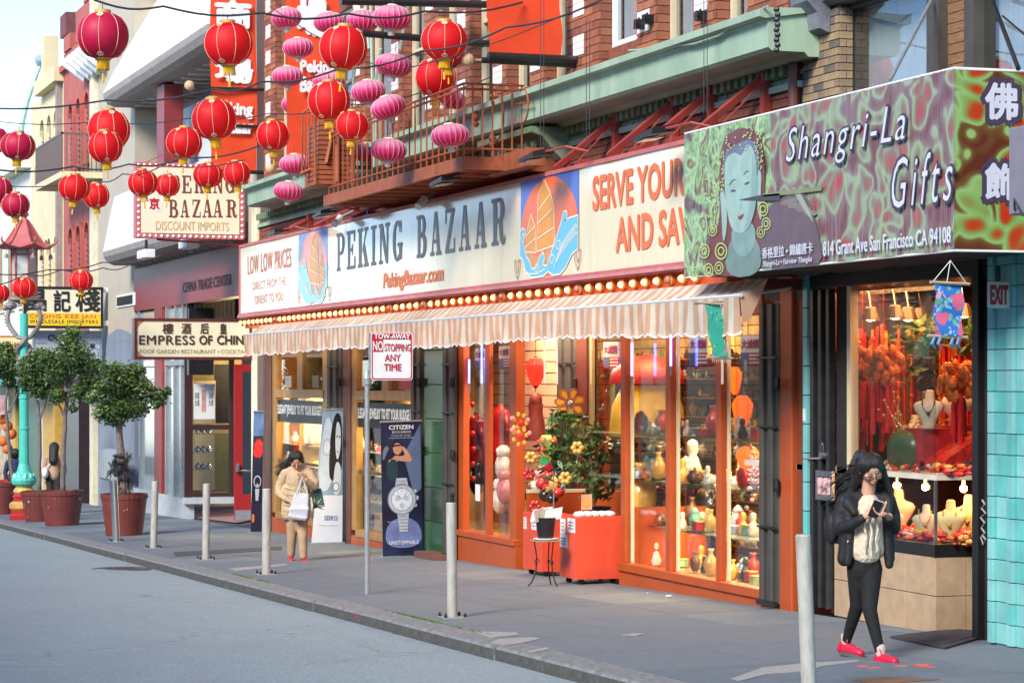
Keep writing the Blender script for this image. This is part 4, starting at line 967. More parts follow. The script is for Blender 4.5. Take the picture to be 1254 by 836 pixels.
rw=random.Random(21);panes=(('left',776,815),('middle',834,876),('right',896,930));shelves=((-.6,'top glass shelf'),(-1.1,'second glass shelf'),(-1.6,'third glass shelf'),(-2.05,'window floor'))
picks=[('vase','golden'),('bowl','blue and white'),('box','red'),('teapot','brown'),('figurine','white'),('ginger jar','blue and white'),('cup','pink'),('bowl','white'),('box','jade green'),('vase','red'),('figurine','black'),('teapot','white'),('ginger jar','turquoise'),('vase','brown'),('cup','blue and white'),('figurine','golden')]
for hs,nm in shelves[:3]:
 for pn,a,c in panes:
  x0,x1=X_(a-8,.8),X_(c+1,.45);q=thing('glass_shelf','glass %s behind the %s pane of the right hand windows' % (nm,pn),'shelf',(x0,.5,H(hs)),group='glass shelves in the bazaar windows')
  qbox('shelf',glshelf,q,x0,x1,.3,1.2,H(hs)-.016,H(hs)-.004,world=True)
used={};i=0
for hs,nm in shelves:
 for pn,a,c in panes:
  n=11 if nm != 'top glass shelf' else 9;prev=None
  for j in range(n):
   kd,cl=picks[(i*5+rw.randrange(3)) % len(picks)];i+=1
   while (kd,cl,pn,nm) in used:kd,cl=rw.choice(picks)
   used[(kd,cl,pn,nm)]=1
   Y=rw.choice((.4,.5,.62,.8,.95));p=P(a+(c-a)*(j+.5)/n,500,Y);p.z=H(hs)
   ware(kd,cl,p,rw.uniform(.65,1.15),'%s %s on the %s behind the %s pane' % (cl,kd,nm,pn))
b=MB();rk=random.Random(77)
for hs in (.25,.02,-.2,-.42,-.88,-1.34,-1.84):
 b.cur=0;b.box(xi0+.3,xi1,1.35,YI-.02,H(hs)-.015,H(hs));x=xi0+.4
 while x<xi1-.1:
  b.cur=rk.randrange(1,9);kd=rk.choice(['vase','bowl','teapot','figurine','ginger jar','cup']);q=rk.uniform(.6,.85)*(.7 if hs>-.3 else 1.1);b.lathe([(r*q,z*q*.8) for r,z in profs[kd]],8,c=(x,rk.uniform(1.42,1.55),H(hs)));x+=rk.uniform(.08,.16)
b.build('shelf_stock',[C['ware_brown']]+[C['ware_' +k_] for k_ in ('black','brown','blue and white','red','jade green','golden','white','black')],inter,kind='stuff')
def silk_lantern(px,py,wpx,hpx,Y,col,label,em,grp=None):
 p=P(px,py,Y);s=sc_(px,Y);r=wpx/2/s;h=hpx/s
 t_=thing('silk_lantern',label,'lantern',p,group=grp);b=MB();pr=[(.35,.5),(.55,.47),(.98,.25),(1.0,.15),(.8,-.15),(.5,-.42),(.3,-.5)]
 n=16;R=[]
 for k_,z in pr:R.append([b.pt(p+Vector((cos(2*pi*j/(2*n))*r*k_*(1 if j % 2 else .9),sin(2*pi*j/(2*n))*r*k_*(1 if j % 2 else .9),z*h))) for j in range(2*n)])
 for r0,r1 in zip(R,R[1:]):
  for j in range(2*n):b.face([r0[j],r0[(j+1) % (2*n)],r1[(j+1) % (2*n)],r1[j]])
 b.build('shade',mat('silk_' +label[:6],col,.6,trans=.4,emit=em,emitcol=col,var=.1),t_)
 b=MB();b.lathe([(r*.3,-.5*h),(r*.2,-.56*h),(r*.04,-.6*h),(r*.04,-.72*h),(0,-.74*h)],10,c=p);b.lathe([(.03,.5*h),(.02,.56*h)],8,c=p);b.tube([p+UP*h*.55,(p.x,p.y,H(1.0))],.004,4);b.build('cap',C['black'],t_);return t_
og='orange silk lanterns in the right window'
silk_lantern(900,466,17,34,.5,(.85,.13,.01),'orange silk lantern half hidden beside the right mullion, highest of three',.9,og)
silk_lantern(909,503,26,38,.55,(.85,.13,.01),'large orange silk lantern, middle of three behind the right pane',.9,og)
silk_lantern(916,563,30,34,.45,(.85,.2,.03),'lowest and widest of the three orange silk lanterns behind the right pane',.9,og)
def sale_poster(px0,px1,py0,py1,Y,label):
 p=P(px0,py1,Y);x0,x1=X_(px0,Y),X_(px1,Y);z1=Z_(px0,py0,Y);z0=p.z;zm=z0+(z1-z0)*.42
 t_=thing('sale_poster',label,'poster',p,group='sale posters with stripes')
 qbox('sheet',C['paper'],t_,x0,x1,Y,Y+.006,zm,z1);qbox('red_stripes',C['inkred'],t_,x0,x1,Y,Y+.006,z0,zm-.001)
 hh=zm-z0;xm=x0+(x1-x0)*.42
 qbox('blue_canton',mat('canton_blue',(.08,.12,.25),.6),t_,x0,xm,Y-.003,Y-.001,z0,zm)
 for i in range(3):qbox('white_stripe',C['paper'],t_,xm+.01,x1,Y-.003,Y-.001,z0+hh*(.12+i*.3),z0+hh*(.26+i*.3))
 lettering('大減價',(x0+.03,Y-.004,zm+(z1-zm)*.25),(1,0,0),(0,0,1),(x1-x0)-.06,(z1-zm)*.5,mat('ink_purple',(.35,.02,.12),.6,var=0),t_,bold=.03)
sale_poster(844,866,411,447,.14,'sale poster over a striped flag behind the middle pane of the right windows')
sale_poster(907,931,411,447,.14,'sale poster over a striped flag behind the rightmost pane')
sale_poster(581.5,594,427,452,.14,'sale poster over a striped flag in the narrow left window')
sale_poster(611,624,424,450,.14,'sale poster over a striped flag right of the narrow left window')
sale_poster(739,757,419,450,.9,'sale poster over a striped flag hung at the back of the entrance')
ng='reflections of blue neon along the window posts'
neon=mat('neon_reflection_blue',(.1,.15,.9),.4,var=0,emit=4,emitcol=(.12,.16,1))  # glowing tubes and holders stand in for reflections of blue neon
for px,a,c,Y,lb in ((773.8,420,460,-.02,'blue neon reflection shaped as a tube on the post at the left of the right windows'),(821.5,404,448,-.03,'long blue neon reflection shaped as a tube on the middle post of the right windows'),(574.5,440,469,-.02,'short blue neon reflection shaped as a tube at the far left of the narrow windows'),(589.8,418,469,.13,'blue neon reflection shaped as a tube in front of the poster in the narrow left window')):
 t_=thing('neon_reflection',lb,'neon reflection',P(px,c,Y),group=ng);b=MB();b.tube([P(px,c,Y-.02),P(px,a,Y-.02)],.012,8);b.build('tube',neon,t_)
 b=MB();b.tube([P(px,c+12,Y-.02),P(px,c+.5,Y-.02)],.014,8);b.build('holder',C['galv'],t_)
for px,a,c,Y,lb in ((667,405,470,.15,'white tube lamp hanging beside the red lantern in the entrance'),(682,405,470,.2,'pale pink tube right of the red lantern in the entrance'),(724.5,410,470,1.0,'pale tube at the back window of the entrance'),(884.5,440,470,-.03,'dead glass tube on the right mullion below the hanging cloth'),(345,412,472,.1,'glass tube in the left jewellery window'),(437,410,470,.1,'glass tube in the right jewellery window')):
 t_=thing('tube_lamp',lb,'lamp',P(px,c,Y));b=MB();b.tube([P(px,c,Y),P(px,a,Y)],.013,8);b.build('tube',mat('tube_white',(.6,.55,.5),.3,emit=.25),t_)
p=P(793,470,1.0);t_=thing('parasol','red and yellow parasol standing open behind the left pane','parasol',p)
b=MB();b.lathe([(.02,.35),(.25,.3),(.42,.15),(.46,0)],20,c=p);b.build('canopy',mat('parasol_red',(.6,.03,.02),.5,emit=.08),t_,smooth=True)
b=MB();b.lathe([(.3,-.02),(.42,-.25),(.46,-.6),(.42,-.62)],20,c=p);b.build('lower_canopy',mat('parasol_yellow',(.75,.42,.03),.5,emit=.08),t_,smooth=True)
p=P(784,532,.45);t_=thing('paper_fan','dark painted folding fan on the top shelf behind the left pane','fan',p)
for i in range(12):
 a0,a1=pi*(.02+i/12.5),pi*(.02+(i+1)/12.5);b=MB();b.prism([p+Vector((.03*cos(a0),i % 2*.01,.03*sin(a0))),p+Vector((.27*cos(a0),i % 2*.012,.27*sin(a0))),p+Vector((.27*cos(a1),.012-i % 2*.012,.27*sin(a1))),p+Vector((.03*cos(a1),0,.03*sin(a1)))],(0,.004,0));b.build('blade',mat('fan_dark',(.12,.05,.04),.5,var=.4),t_)
p=P(786,640,.5);p.z=H(-1.6);ware('vase','golden',p,2.3,'tall glowing golden vase behind the left pane','large vases')
p=P(789,692,.6);p.z=H(-2.05);ware('ginger jar','red',p,1.7,'large dark red jar on the floor of the left pane','large vases')
p=P(848,548,.6);p.z=H(-1.1);ware('figurine','white',p,1.9,'white mask like bust above the second shelf of the middle pane','large vases')
bl=thing('blossom_branch','artificial blossom branch with white flowers between middle and right panes','ornament',P(872,640,.5))
b=MB();rb2=random.Random(4);tips=[]
for k_ in range(9):
 q=P(872,620,.5);pa=[q]
 for j in range(5):q=q+Vector((rb2.uniform(-.02,.12),rb2.uniform(-.02,.02),rb2.uniform(.02,.12)));pa.append(q)
 b.tube(pa,[.014,.011,.009,.007,.005,.003],5);tips+=pa[2:]
b.build('twigs',bark,bl);b=MB()
for q in tips:
 for _ in range(3):b.ball(q+Vector((rb2.gauss(0,.02),rb2.gauss(0,.02),rb2.gauss(0,.02))),.016,5,4)
b.build('flowers',C['ware_white'],bl)
b=MB()
for _ in range(60):b.ball(P(922+rb2.gauss(0,4),585+rb2.gauss(0,16),.4),.025,5,4)
tag(b.build('pink_flowers',C['ware_pink']),'spray of deep pink silk flowers below the lowest orange lantern','flowers',kind='stuff')
# left narrow bay and entrance
for a,c in ((560,575),(594,604),(624,643)):mull(a,c,z0=None if a in (560,624) else H(-2.0),frac=.4 if a==624 else .5)
hbar(562,632,H(-2.06),H(-1.98),y0=-.04);hbar(562,632,gz(X_(562))-.03,H(-2.06),y0=-.015,name='stall_riser')
for a,c in ((575,594),(604,624)):qbox('pane',C['glass'],shop,X_(a),X_(c),.07,.076,H(-1.98),H(.95))
pinkw=mat('slatwall_pink',(.66,.42,.30),.7,var=.06)
il=thing('shop_interior','pinkish slatwall display with red dresses behind the narrow left windows','shop interior',(X_(560),1.1,gz(X_(560))))
YJ=1.15;x0,x1=X_(540,YJ),X_(690,YJ)
qbox('back_board',slotm,il,x0,x1,YJ,YJ+.1,H(-2.4),H(1.0))
for i in range(22):qbox('slat',pinkw,il,x0,x1,YJ-.02,YJ,H(-2.3)+i*.15,H(-2.3)+i*.15+.135)
qbox('floor',C['wood'],il,x0,X_(640),.1,YJ,gz(x0)-.2,H(-2.0))
warm_area(((X_(575)+X_(640))/2,.6,H(.97)),3.0,.5,75,(1,.68,.42))
def dress(px,py,Y,w,h,colr,label,nm='dress'):
 p=P(px,py,Y);t_=thing(nm,label,'dress',p);b=MB()
 pr=[(w*.5,-h),(w*.42,-h*.6),(w*.33,-h*.38),(w*.42,-h*.15),(w*.30,-.02),(w*.12,.02),(w*.10,.06)]
 b.lathe([(r,z) for r,z in pr],16,c=p,sy=.6);
 for s_ in (-1,1):b.cap_(p+Vector((s_*w*.34,0,-.07)),w*.13,p+Vector((s_*w*.55,0,-h*.38)),w*.09,8)
 b.build('cloth',mat('cloth_' +label[:8],colr,.35,var=.3,scale=9),t_,smooth=True);return t_,p
dress(583,510,.6,.5,.9,(.30,.008,.01),'dark red hanging jacket behind the narrow left window')
dress(613,500,.6,.55,.75,(.22,.01,.015),'dark red dress behind the second narrow window')
for i,(px,py) in enumerate(((578.5,494),(579,511),(579,530),(580,549),(579,567),(579.5,585))):
 p=P(px,py,.2);t_=thing('heart_charm','small red stuffed charm, %s on the string in the narrow window' % ('first','second','third','fourth','fifth','lowest')[i],'charm',p,group='string of red charms')
 b=MB();b.ball(p+Vector((-.02,0,0)),.03,8,6);b.ball(p+Vector((.02,0,.0)),.03,8,6);b.lathe([(.0,-.06),(.04,-.012)],8,c=p,cap=False);b.build('body',C['ware_red'],t_,smooth=True)
for px,py,cl,lb in ((618,600,'pink','pink and white plush bag at the bottom of the second narrow window'),(584,590,'black','dark handbag standing on the floor of the first narrow window'),(612,612,'white','white plush toy lying in the second narrow window'),(616,572,'white','pale plush toy above the pink bag in the second narrow window')):
 p=P(px,py,.5);t_=thing('plush',lb,'plush',p);b=MB();b.ball(p,.17,12,8,(1,.6,1.1));b.ball(p+Vector((.02,0,.2)),.1,10,7);b.build('body',C['ware_' +cl],t_,smooth=True)
qbox('white_note',C['paper'],shop,X_(577.5),X_(583),.05,.056,Z_(578,612,.05),Z_(578,592,.05))
XSd=X_(633)
Yb=1.9;gn=on_x(760,465,XSd)
qbox('side_pane',C['glass'],shop,XSd-.01,XSd-.004,.14,1.0,H(-1.4),H(.95));qbox('side_riser',C['orange'],shop,XSd-.06,XSd,.14,1.1,gz(XSd)-.02,H(-1.4))
qbox('sill',C['cream'],shop,XSd-.08,XSd+.01,.14,1.1,H(-1.4),H(-1.36))
qbox('shop_back',mat('shop_back_tan',(.50,.33,.13),.8),shop,X_(640,3.2),X_(800,3.2),3.2,3.3,gz(XL),H(1.0))
qbox('entrance_floor',C['concrete'],shop,X_(600),X_(770,0),.14,3.2,gz(X_(650))-.2,gz(X_(650))-.01)
warm_area((X_(700)-1.2,2.3,H(.96)),2.5,.8,60)
fg=folding_gate(686,709,1.0,'tall dark grey folded gate at the back of the bazaar entrance',mat('gate_dark_grey',(.05,.055,.058),.5),z1=H(.95))
qbox('post',mat('post_dark_red',(.10,.02,.012),.5),shop,X_(709,1.0),X_(722,1.0),.96,1.1,gz(X_(709)),H(.95))
qbox('pane',C['glass'],shop,X_(722,1.0),X_(762,1.0),1.03,1.036,H(-1.35),H(.95));qbox('stall_riser',C['orange'],shop,X_(722,1.0),X_(764,1.0),.98,1.1,gz(X_(722)),H(-1.35))
qbox('strip',mat('olive_strip',(.30,.24,.12),.6),shop,X_(722,1.02),X_(728,1.02),.99,1.025,H(-1.35),H(.95))
qbox('banner_strip',mat('yellow_strip',(.70,.50,.08),.6),shop,X_(746,1.3),X_(752,1.3),1.3,1.31,H(-.6),H(.35))
qbox('right_return',C['glass'],shop,X_(760)+.03,X_(760)+.036,.13,1.0,H(-1.4),H(.95));qbox('return_riser',C['orange'],shop,X_(760)+.01,X_(760)+.06,.13,1.0,gz(X_(760)),H(-1.4))
rl=silk_lantern(656,455,26,34,.35,(.80,.02,.01),'glowing red silk lantern hanging in the bazaar entrance',1.6)
t_,p=dress(672,537,.75,.52,1.1,(.60,.015,.01),'bright red satin dress with golden collar in the entrance')
b=MB();b.lathe([(.085,.05),(.11,.02),(.13,-.04)],14,c=p,cap=False);b.build('collar',C['gold'],t_)
t2=thing('mannequin_head','dark red draped mannequin head and neck above the satin dress','mannequin',P(658,505,.75));b=MB();q=P(656,500,.75);b.ball(q+UP*.1,.09,12,9,(.9,1,1.25));b.lathe([(.16,-.42),(.15,-.32),(.12,-.2),(.09,-.05),(.10,.06)],14,c=q,cap=False);b.build('drape',mat('drape_maroon',(.14,.01,.015),.6),t2,smooth=True)
rg=random.Random(9)
for i,(px,py,cl) in enumerate([(654,596,'white'),(664,592,'red'),(672,598,'red'),(680,592,'golden'),(661,580,'pink'),(668,606,'black'),(655,612,'black'),(676,610,'black'),(648,606,'black'),(672,583,'red'),(683,603,'red')]):
 p=P(px,py,.3);nmz=('white round tin','red tasselled ball','red silk pouch','golden pot','pink silk ball','black handbag in front','black handbag at the left','black handbag at the right','small black purse','red bead coil','red knot ornament')[i]
 t_=thing('trinket',nmz+' in the heap below the red satin dress','trinket',p,group='trinkets heaped in the entrance');b=MB();b.ball(p,.085,10,7,(1,1,rg.uniform(.7,1.2)))
 b.tube([p+UP*.06,p+Vector((.03,0,.13)),p+Vector((.0,0,.16))],[.012,.01,.005],6);b.build('body',C['ware_' +cl],t_,smooth=True)
# jewellery windows
jw=thing('jewellery_shopfront','two gold framed jewellery windows with lettered black bands at the left of the shop','shopfront',(X_(322),0,gz(X_(322))))
def jbox(n_,m,a,c,y0,y1,z0,z1):return qbox(n_,m,jw,X_(a,y0),X_(c,y0),y0,y1,z0,z1)
amber=mat('display_amber',(.62,.36,.12),.7,var=.3,scale=4)
for wi,(L_,A,B_,Rr,endp) in enumerate(((325,337,395,401,406),(420,435,505,507,507))):
 jbox('post',C['brown'],L_,L_+(7 if wi==0 else 9),-.02,.1,gz(X_(L_))-.02,H(.95))
 jbox('frame',C['wood'],L_+(7 if wi==0 else 9),A+1.5,-.0,.1,H(-2.3),H(.95))
 if wi==0:jbox('frame',C['wood'],395,401,0,.1,H(-2.3),H(.95))
 jbox('transom',C['wood'],A,B_,-.015,.09,H(-.30),H(-.16))
 jbox('mullion',C['wood'],A+(B_-A)*.46,A+(B_-A)*.57,.01,.08,H(-.16),H(.95))
 jbox('sill',C['wood'],A,B_,-.03,.1,H(-2.38),H(-2.27));jbox('stall_riser',C['orange'],L_,Rr,-.01,.1,gz(X_(L_))-.03,H(-2.38))
 jbox('pane',C['glass'],A,B_,.06,.066,H(-2.27),H(-.3));jbox('pane',C['glass'],A,B_,.045,.051,H(-.16),H(.95))
 jbox('black_band',C['black'],A+2,B_,.03,.04,H(-.72),H(-.34))
 lettering('ELEGANT JEWELRY TO FIT YOUR BUDGET!',(X_(A+3,.028),.026,H(-.62)),(1,0,0),(0,0,1),X_(B_-.6,.028)-X_(A+3,.028),.19,C['white'],jw,bold=.045)
 x0,x1=X_(A-12,.9),X_(B_+4,.9)
 x0=max(x0,XL+.06);qbox('display_back',amber,jw,x0,X_(B_+8),.9,.95,H(-2.4),H(.95));qbox('display_floor',C['wood'],jw,x0,X_(B_),.1,.9,H(-2.4),H(-2.3));qbox('side_wall',amber,jw,x0-.05,x0,.1,.95,gz(XL)-.02,H(.95))
 jbox('middle_rail',mat('rail_dark',(.1,.07,.05),.5),A,B_,.04,.09,H(-1.42),H(-1.37))
 for hs in (-1.1,-1.45,-1.85):qbox('glass_shelf',glshelf,jw,max(X_(A-6,.6),XL+.06),X_(B_,.2),.15,.85,H(hs)-.012,H(hs))
 warm_area(((X_(A)+X_(B_))/2-.5,.5,H(-.3)),2.5,.4,60,(1,.66,.3))
 warm_area(((X_(A)+X_(B_))/2-.5,.5,H(-1.37)),2.0,.3,14,(1,.66,.3))
 for px in (A+12,A+(B_-A)*.78):
  jbox('card',C['paper'],px,px+7,.08,.09,H(-.13),H(.07))
 rj=random.Random(30+wi);k_=0;kinds=[('necklace bust','white'),('gold ring stand','golden'),('bracelet roll','pink'),('watch stand','black'),('jade bangle stand','jade green'),('velvet ring tray','red')];wn_='left' if wi==0 else 'right'
 for hs,sn in ((-1.1,'top shelf'),(-1.45,'second shelf'),(-1.85,'third shelf'),(-2.3,'floor')):
  for j,(kn,cl) in enumerate(rj.sample(kinds,6)):
   p=P(A+3+(B_-A-6)*(j+.5)/6,500,rj.uniform(.25,.65));p.z=H(hs);t_=thing(kn.replace(' ','_'),'%s %s on the %s of the %s jewellery window' % (cl,kn,sn,wn_),'jewellery',p,group='jewellery displays')
   b=MB()
   if 'bust' in kn:b.lathe([(.04,0),(.07,.04),(.085,.1),(.03,.15),(.025,.2),(0,.21)],10,c=p)
   elif 'roll' in kn or 'tray' in kn:b.tube([p+Vector((-.12,0,.05)),p+Vector((.12,0,.05))],.045,10);b.box(p.x-.13,p.x+.13,p.y-.06,p.y+.06,p.z,p.z+.02)
   else:
    b.lathe([(.06,0),(.05,.015),(.01,.02),(.01,.16),(0,.16)],8,c=p)
    for q in range(4):b.lathe([(.035,.05+q*.03),(.045,.06+q*.03),(.035,.07+q*.03)],10,c=p,cap=False)
   b.build('body',C['ware_' +cl],t_,smooth=True)
   b=MB()
   for q in range(7):a_=q/6*pi;b.ball(p+Vector((.06*cos(a_),-.06,.11-.07*sin(a_))),.011,5,4)
   b.build('chain',C['gold'],t_)
folding_gate(404,419,.0,'grey folded gate between the two jewellery windows',z1=H(.95))
folding_gate(507,518,.0,'dark folded gate left of the green tiled pillar',mat('gate_brown',(.06,.04,.03),.5),z1=H(.95),n=3)
folding_gate(546,559,-.04,'grey folded gate right of the green tiled pillar',z1=H(.95),n=3)
qbox('red_poster',mat('poster_red',(.5,.08,.1),.6,var=.3,scale=6),jw,X_(487),X_(506),.02,.03,H(-.12),H(.6));lettering('$200',(X_(488),.014,H(.0)),(1,0,0),(0,0,1),X_(505)-X_(488),.2,C['paper'],jw,bold=.03)
qbox('end_post',mat('post_tan_brown',(.16,.12,.1),.6),jw,X_(318)+.002,X_(325),-.04,.2,gz(X_(318))-.02,H(1.0))
gp=thing('tiled_pillar','dark green tiled pillar between the jewellery window and the bazaar entrance','pillar',(X_(519),0,gz(X_(519))))
xg0,xg1=X_(519),X_(545);qbox('core',C['grout'],gp,xg0,xg1,.004,.3,gz(xg0),H(.95))
gt=[mat('green_tile',(.022,.085,.02),.25,var=.2),mat('green_tile_dark',(.02,.05,.025),.25,var=.2),mat('green_tile_brown',(.05,.06,.03),.3,var=.2)]
z=gz(xg0)+.02;r=0
while z<H(.9):
 m=gt[0] if r % 2==0 else gt[1]
 if z>H(-.15):m=gt[2] if r % 2==0 else gt[1]
 if H(-1.35)<z+.1<H(-.35):m=gt[0]
 qbox('tile',m,gp,xg0+.005,xg1-.005,-.012,.004,z,z+.46,.004);z+=.47;r+=1
qbox('step',mat('step_brown',(.16,.07,.05),.6),gp,X_(533),X_(560),-.3,-.02,gz(xg0)-.02,gz(xg0)+.1)
# gift shop at the right
gs=thing('gift_shopfront','dark gift shop front with big display window and stone tiled base','shopfront',(X_(985),0,gz(X_(985))))
xk0,xk1,xk2=X_(1022),X_(1145),X_(1199)
stone=mat('travertine',(.46,.32,.20),.45,var=.12,scale=7,bump=.1,dirt=.35,dirtcol=(.32,.2,.11),dscale=12)
qbox('base_core',C['mortar'],gs,xk0,xk1-.004,.012,1.4,gz(xk0),H(-1.455))
zt0,zb0=H(-1.46),gz(xk1)-.03
hgt=(zt0-zb0)/2
x=xk1;i=0
while x>xk0+.02:
 xa=max(x-.52,xk0)
 for r in range(2):
  if x-xa>.012:qbox('tile',stone,gs,xa+.003,x-.003,-.004,.02,zb0+r*hgt+.003,zb0+(r+1)*hgt-.003,.003)
 x -= .52
for j in range(3):
 for r in range(2):qbox('tile',stone,gs,xk1-.004,xk1+.012,.002+j*.28+.003,.002+(j+1)*.28-.003,zb0+r*hgt+.003,zb0+(r+1)*hgt-.003)
b=MB();b.prism([(xk0,-.012,zt0),(xk1+.02,-.012,zt0),(xk1+.02,.9,zt0),(xk0,.9,zt0)],(0,0,.1));b.build('ledge',C['black'],gs)
glz0,glm=H(-1.36),H(-.80)
b=MB();b.box(xk0-2,xk1-.01,.02,1.3,glm-.03,glm+.02);b.build('shelf_deck',mat('deck_white',(.62,.55,.45),.4),gs)
qbox('pane',C['glass'],gs,X_(1040),xk1-.01,.012,.018,glm+.02,H(.83));qbox('pane',C['glass'],gs,xk0,xk1-.01,.012,.018,glz0,glm-.03)
qbox('side_pane',C['glass'],gs,xk1-.008,xk1-.002,.03,1.0,glm+.02,H(.83));qbox('side_pane',C['glass'],gs,xk1-.008,xk1-.002,.03,1.0,glz0,glm-.03)
b=MB();b.box(xk1-.022,xk1+.002,.0,.022,glz0,glm-.03);b.build('corner_bead',C['steel'],gs)
qbox('frame_post',C['cream'],gs,X_(1037),X_(1041),-.0,.08,glz0,H(.85));qbox('jamb',C['dark'],gs,X_(1022),X_(1037),.02,.1,glz0,H(.95))
qbox('head',C['black'],gs,X_(985),X_(1215),-.03,1.4,H(.83),H(.95));qbox('fascia',mat('roller_grey',(.10,.10,.11),.5),gs,X_(1028),X_(1215),-.1,.3,H(.955),H(1.3))
for px in (1100,1110):qbox('clip',C['black'],gs,X_(px),X_(px)+.03,-.13,-.1,H(.95),H(1.1))
qbox('teal_box',mat('teal_dark',(.05,.16,.16),.5),gs,X_(990),X_(1012),-.08,.1,H(.955),H(1.15))
qbox('ceiling',mat('shop_ceiling_dark',(.06,.04,.03),.8),gs,X_(1000,1.4)-3,X_(1213),.02,2.6,H(.96),H(1.0))
qbox('back_wall',mat('backing_maroon',(.07,.014,.01),.8,var=.3),gs,X_(940,1.5),X_(1300,1.5),1.5,1.6,H(-1.4),H(.96))
qbox('door',mat('door_brown',(.12,.06,.04),.5),gs,xk1+.1,X_(1260),1.25,1.3,gz(xk1),H(.8))
qbox('jamb',C['black'],gs,X_(1198.5),X_(1206),-.06,.06,gz(xk2)-.0,H(.95));qbox('jamb',mat('jamb_brown',(.05,.03,.025),.5),gs,X_(1206),X_(1213),.0,.9,gz(xk2),H(.95))
warm_area(((xk0+xk1)/2-.3,.5,H(.8)),2.5,.5,19,(1,.45,.16));warm_area(((xk0+xk1)/2+.1,.5,glm-.05),1.6,.5,9,(1,.58,.26))
gg=thing('folding_gate','black folded accordion gate with padlock left of the gift shop window','gate',(X_(988),-.02,gz(X_(988))))
x0,x1=X_(988),X_(1022);n=7
for i in range(n):
 a_=x0+(x1-x0)*i/n;qbox('leaf',mat('gate_black',(.022,.021,.022),.35,var=.3),gg,a_,a_+(x1-x0)/n-.015,-.05+(i % 2)*.04,.02+(i % 2)*.04,gz(x0)+.08,H(.82),.006)
b=MB();b.tube([P(984,561,-.06),P(1008,561,-.06)],.008,6);b.build('bolt_bar',C['steel'],gg)
pk=thing('padlock','steel padlock hanging on the black accordion gate','padlock',P(1007,553,-.07));q=P(1007,552,-.07);b=MB();b.tube([q+Vector((0,-.02,-.04)),q+Vector((0,.02,-.04))],.035,14);b.build('body',C['steel'],pk);b=MB();b.tube([q+Vector((-.022,0,0)),q+Vector((-.022,0,.05)),q+Vector((0,0,.075)),q+Vector((.022,0,.05)),q+Vector((.022,0,0))],.006,6);b.build('shackle',C['steel'],pk)
mx=thing('mail_slot','small chrome framed leaflet holder on the gate beside the woman in black','holder',P(1001,612,-.1));a,c=P(1001,611,-.1),P(1021,577,-.1)
for zz in (a.z,c.z-.05):qbox('frame',C['steel'],mx,a.x,c.x,-.12,-.09,zz,zz+.05)
for xx in (a.x,c.x-.03):qbox('frame',C['steel'],mx,xx,xx+.03,-.12,-.09,a.z+.05,c.z-.05)
qbox('leaflet',mat('leaflet',(.6,.35,.35),.5,var=.9,scale=14),mx,a.x+.03,c.x-.03,-.105,-.1,a.z+.05,c.z-.05)
p0=ground(1090,781);b=MB();q=[ground(1090,781),ground(1165,770),ground(1199,774),ground(1205,787),ground(1157,795)]
b.prism([v+Vector((0,0,.003)) for v in (ground(1090,781),ground(1165,771.5),ground(1222,776),ground(1157,795))],(0,0,.015));dm=b.build('door_mat',mat('mat_rubber',(.06,.055,.06),.9,var=.3,scale=30,bump=.8,bscale=90));tag(dm,'worn dark rubber door mat in front of the gift shop door','door mat')
b=MB();b.prism([v+Vector((0,0,.019)) for v in (ground(1102,781.3),ground(1164,773.5),ground(1206,777),ground(1155,791.5))],(0,0,.003));b.build('inlay',mat('mat_inlay',(.09,.08,.085),.9,var=.3,scale=50,bump=1,bscale=150),dm,world=False)
sill_=MB();sill_.prism([ground(1060,766)+UP*.002,ground(1145,776)+UP*.002,ground(1200,770)+UP*.002,ground(1200,773)+UP*.002,ground(1150,778.5)+UP*.002,ground(1060,770)+UP*.002],(0,0,.008));sill_.build('threshold',C['concrete_b'],gs)
ap=thing('tiled_pillar','wide turquoise tiled pillar at the right edge of the picture','pillar',(X_(1213),-.1,gz(X_(1213))))
xa0=X_(1214,-.12);qbox('core',mat('teal_grout',(.05,.2,.2),.8),ap,xa0,xa0+2.5,-.115,.4,gz(xa0)-.05,H(.98))
z=gz(xa0)+.01;r=0
aq=[C['aqua'],mat('aqua_tile_b',(.23,.55,.53),.3,var=.12,scale=3,dirt=.2,dirtcol=(.08,.2,.2),dscale=5),mat('aqua_tile_c',(.13,.48,.46),.3,var=.15,scale=3,dirt=.3,dirtcol=(.07,.16,.16),dscale=4)]
rq=random.Random(8)
while z<H(.95):
 x=xa0+.0;j=0
 for w_ in (.09,.20,.10,.26,.26,.26,.26,.26):
  prd=.03 if j in (0,2) else 0
  qbox('tile',rq.choice(aq),ap,x+.003,x+w_-.003,-.128-prd,-.11,z+.003,z+.160,.003);x+=w_;j+=1
 z+=.163;r+=1
qbox('wall_side',C['aqua'],ap,xa0-.0,xa0+.01,-.1,.2,gz(xa0),H(.95))
al=thing('tiled_strip','thin turquoise tiled strip between the orange post and the black gate','pillar',(X_(983),-.1,gz(X_(983))))
z=gz(X_(983))+.15
while z<H(.95):qbox('tile',rq.choice(aq),al,X_(983,-.06),X_(988,-.06),-.06,.1,z+.003,z+.26,.003);z+=.265
qbox('white_sticker',C['paper'],al,X_(983.8,-.06),X_(986.5,-.06),-.066,-.0615,Z_(985,515),Z_(985,500))
ex=thing('exit_sign','small dirty white EXIT sign with dark red letters on the turquoise wall','sign',on_x(1209,376,xa0));Xe=xa0+.0
a=on_x(1210,377,X_(1239,-.17));c=on_x(1237,345,X_(1239,-.17));Xe=X_(1239,-.17)
qbox('plate',mat('exit_plate',(.52,.50,.46),.5,dirt=.4,dirtcol=(.3,.2,.18)),ex,Xe-.02,Xe,a.y,c.y,a.z,c.z,.006)
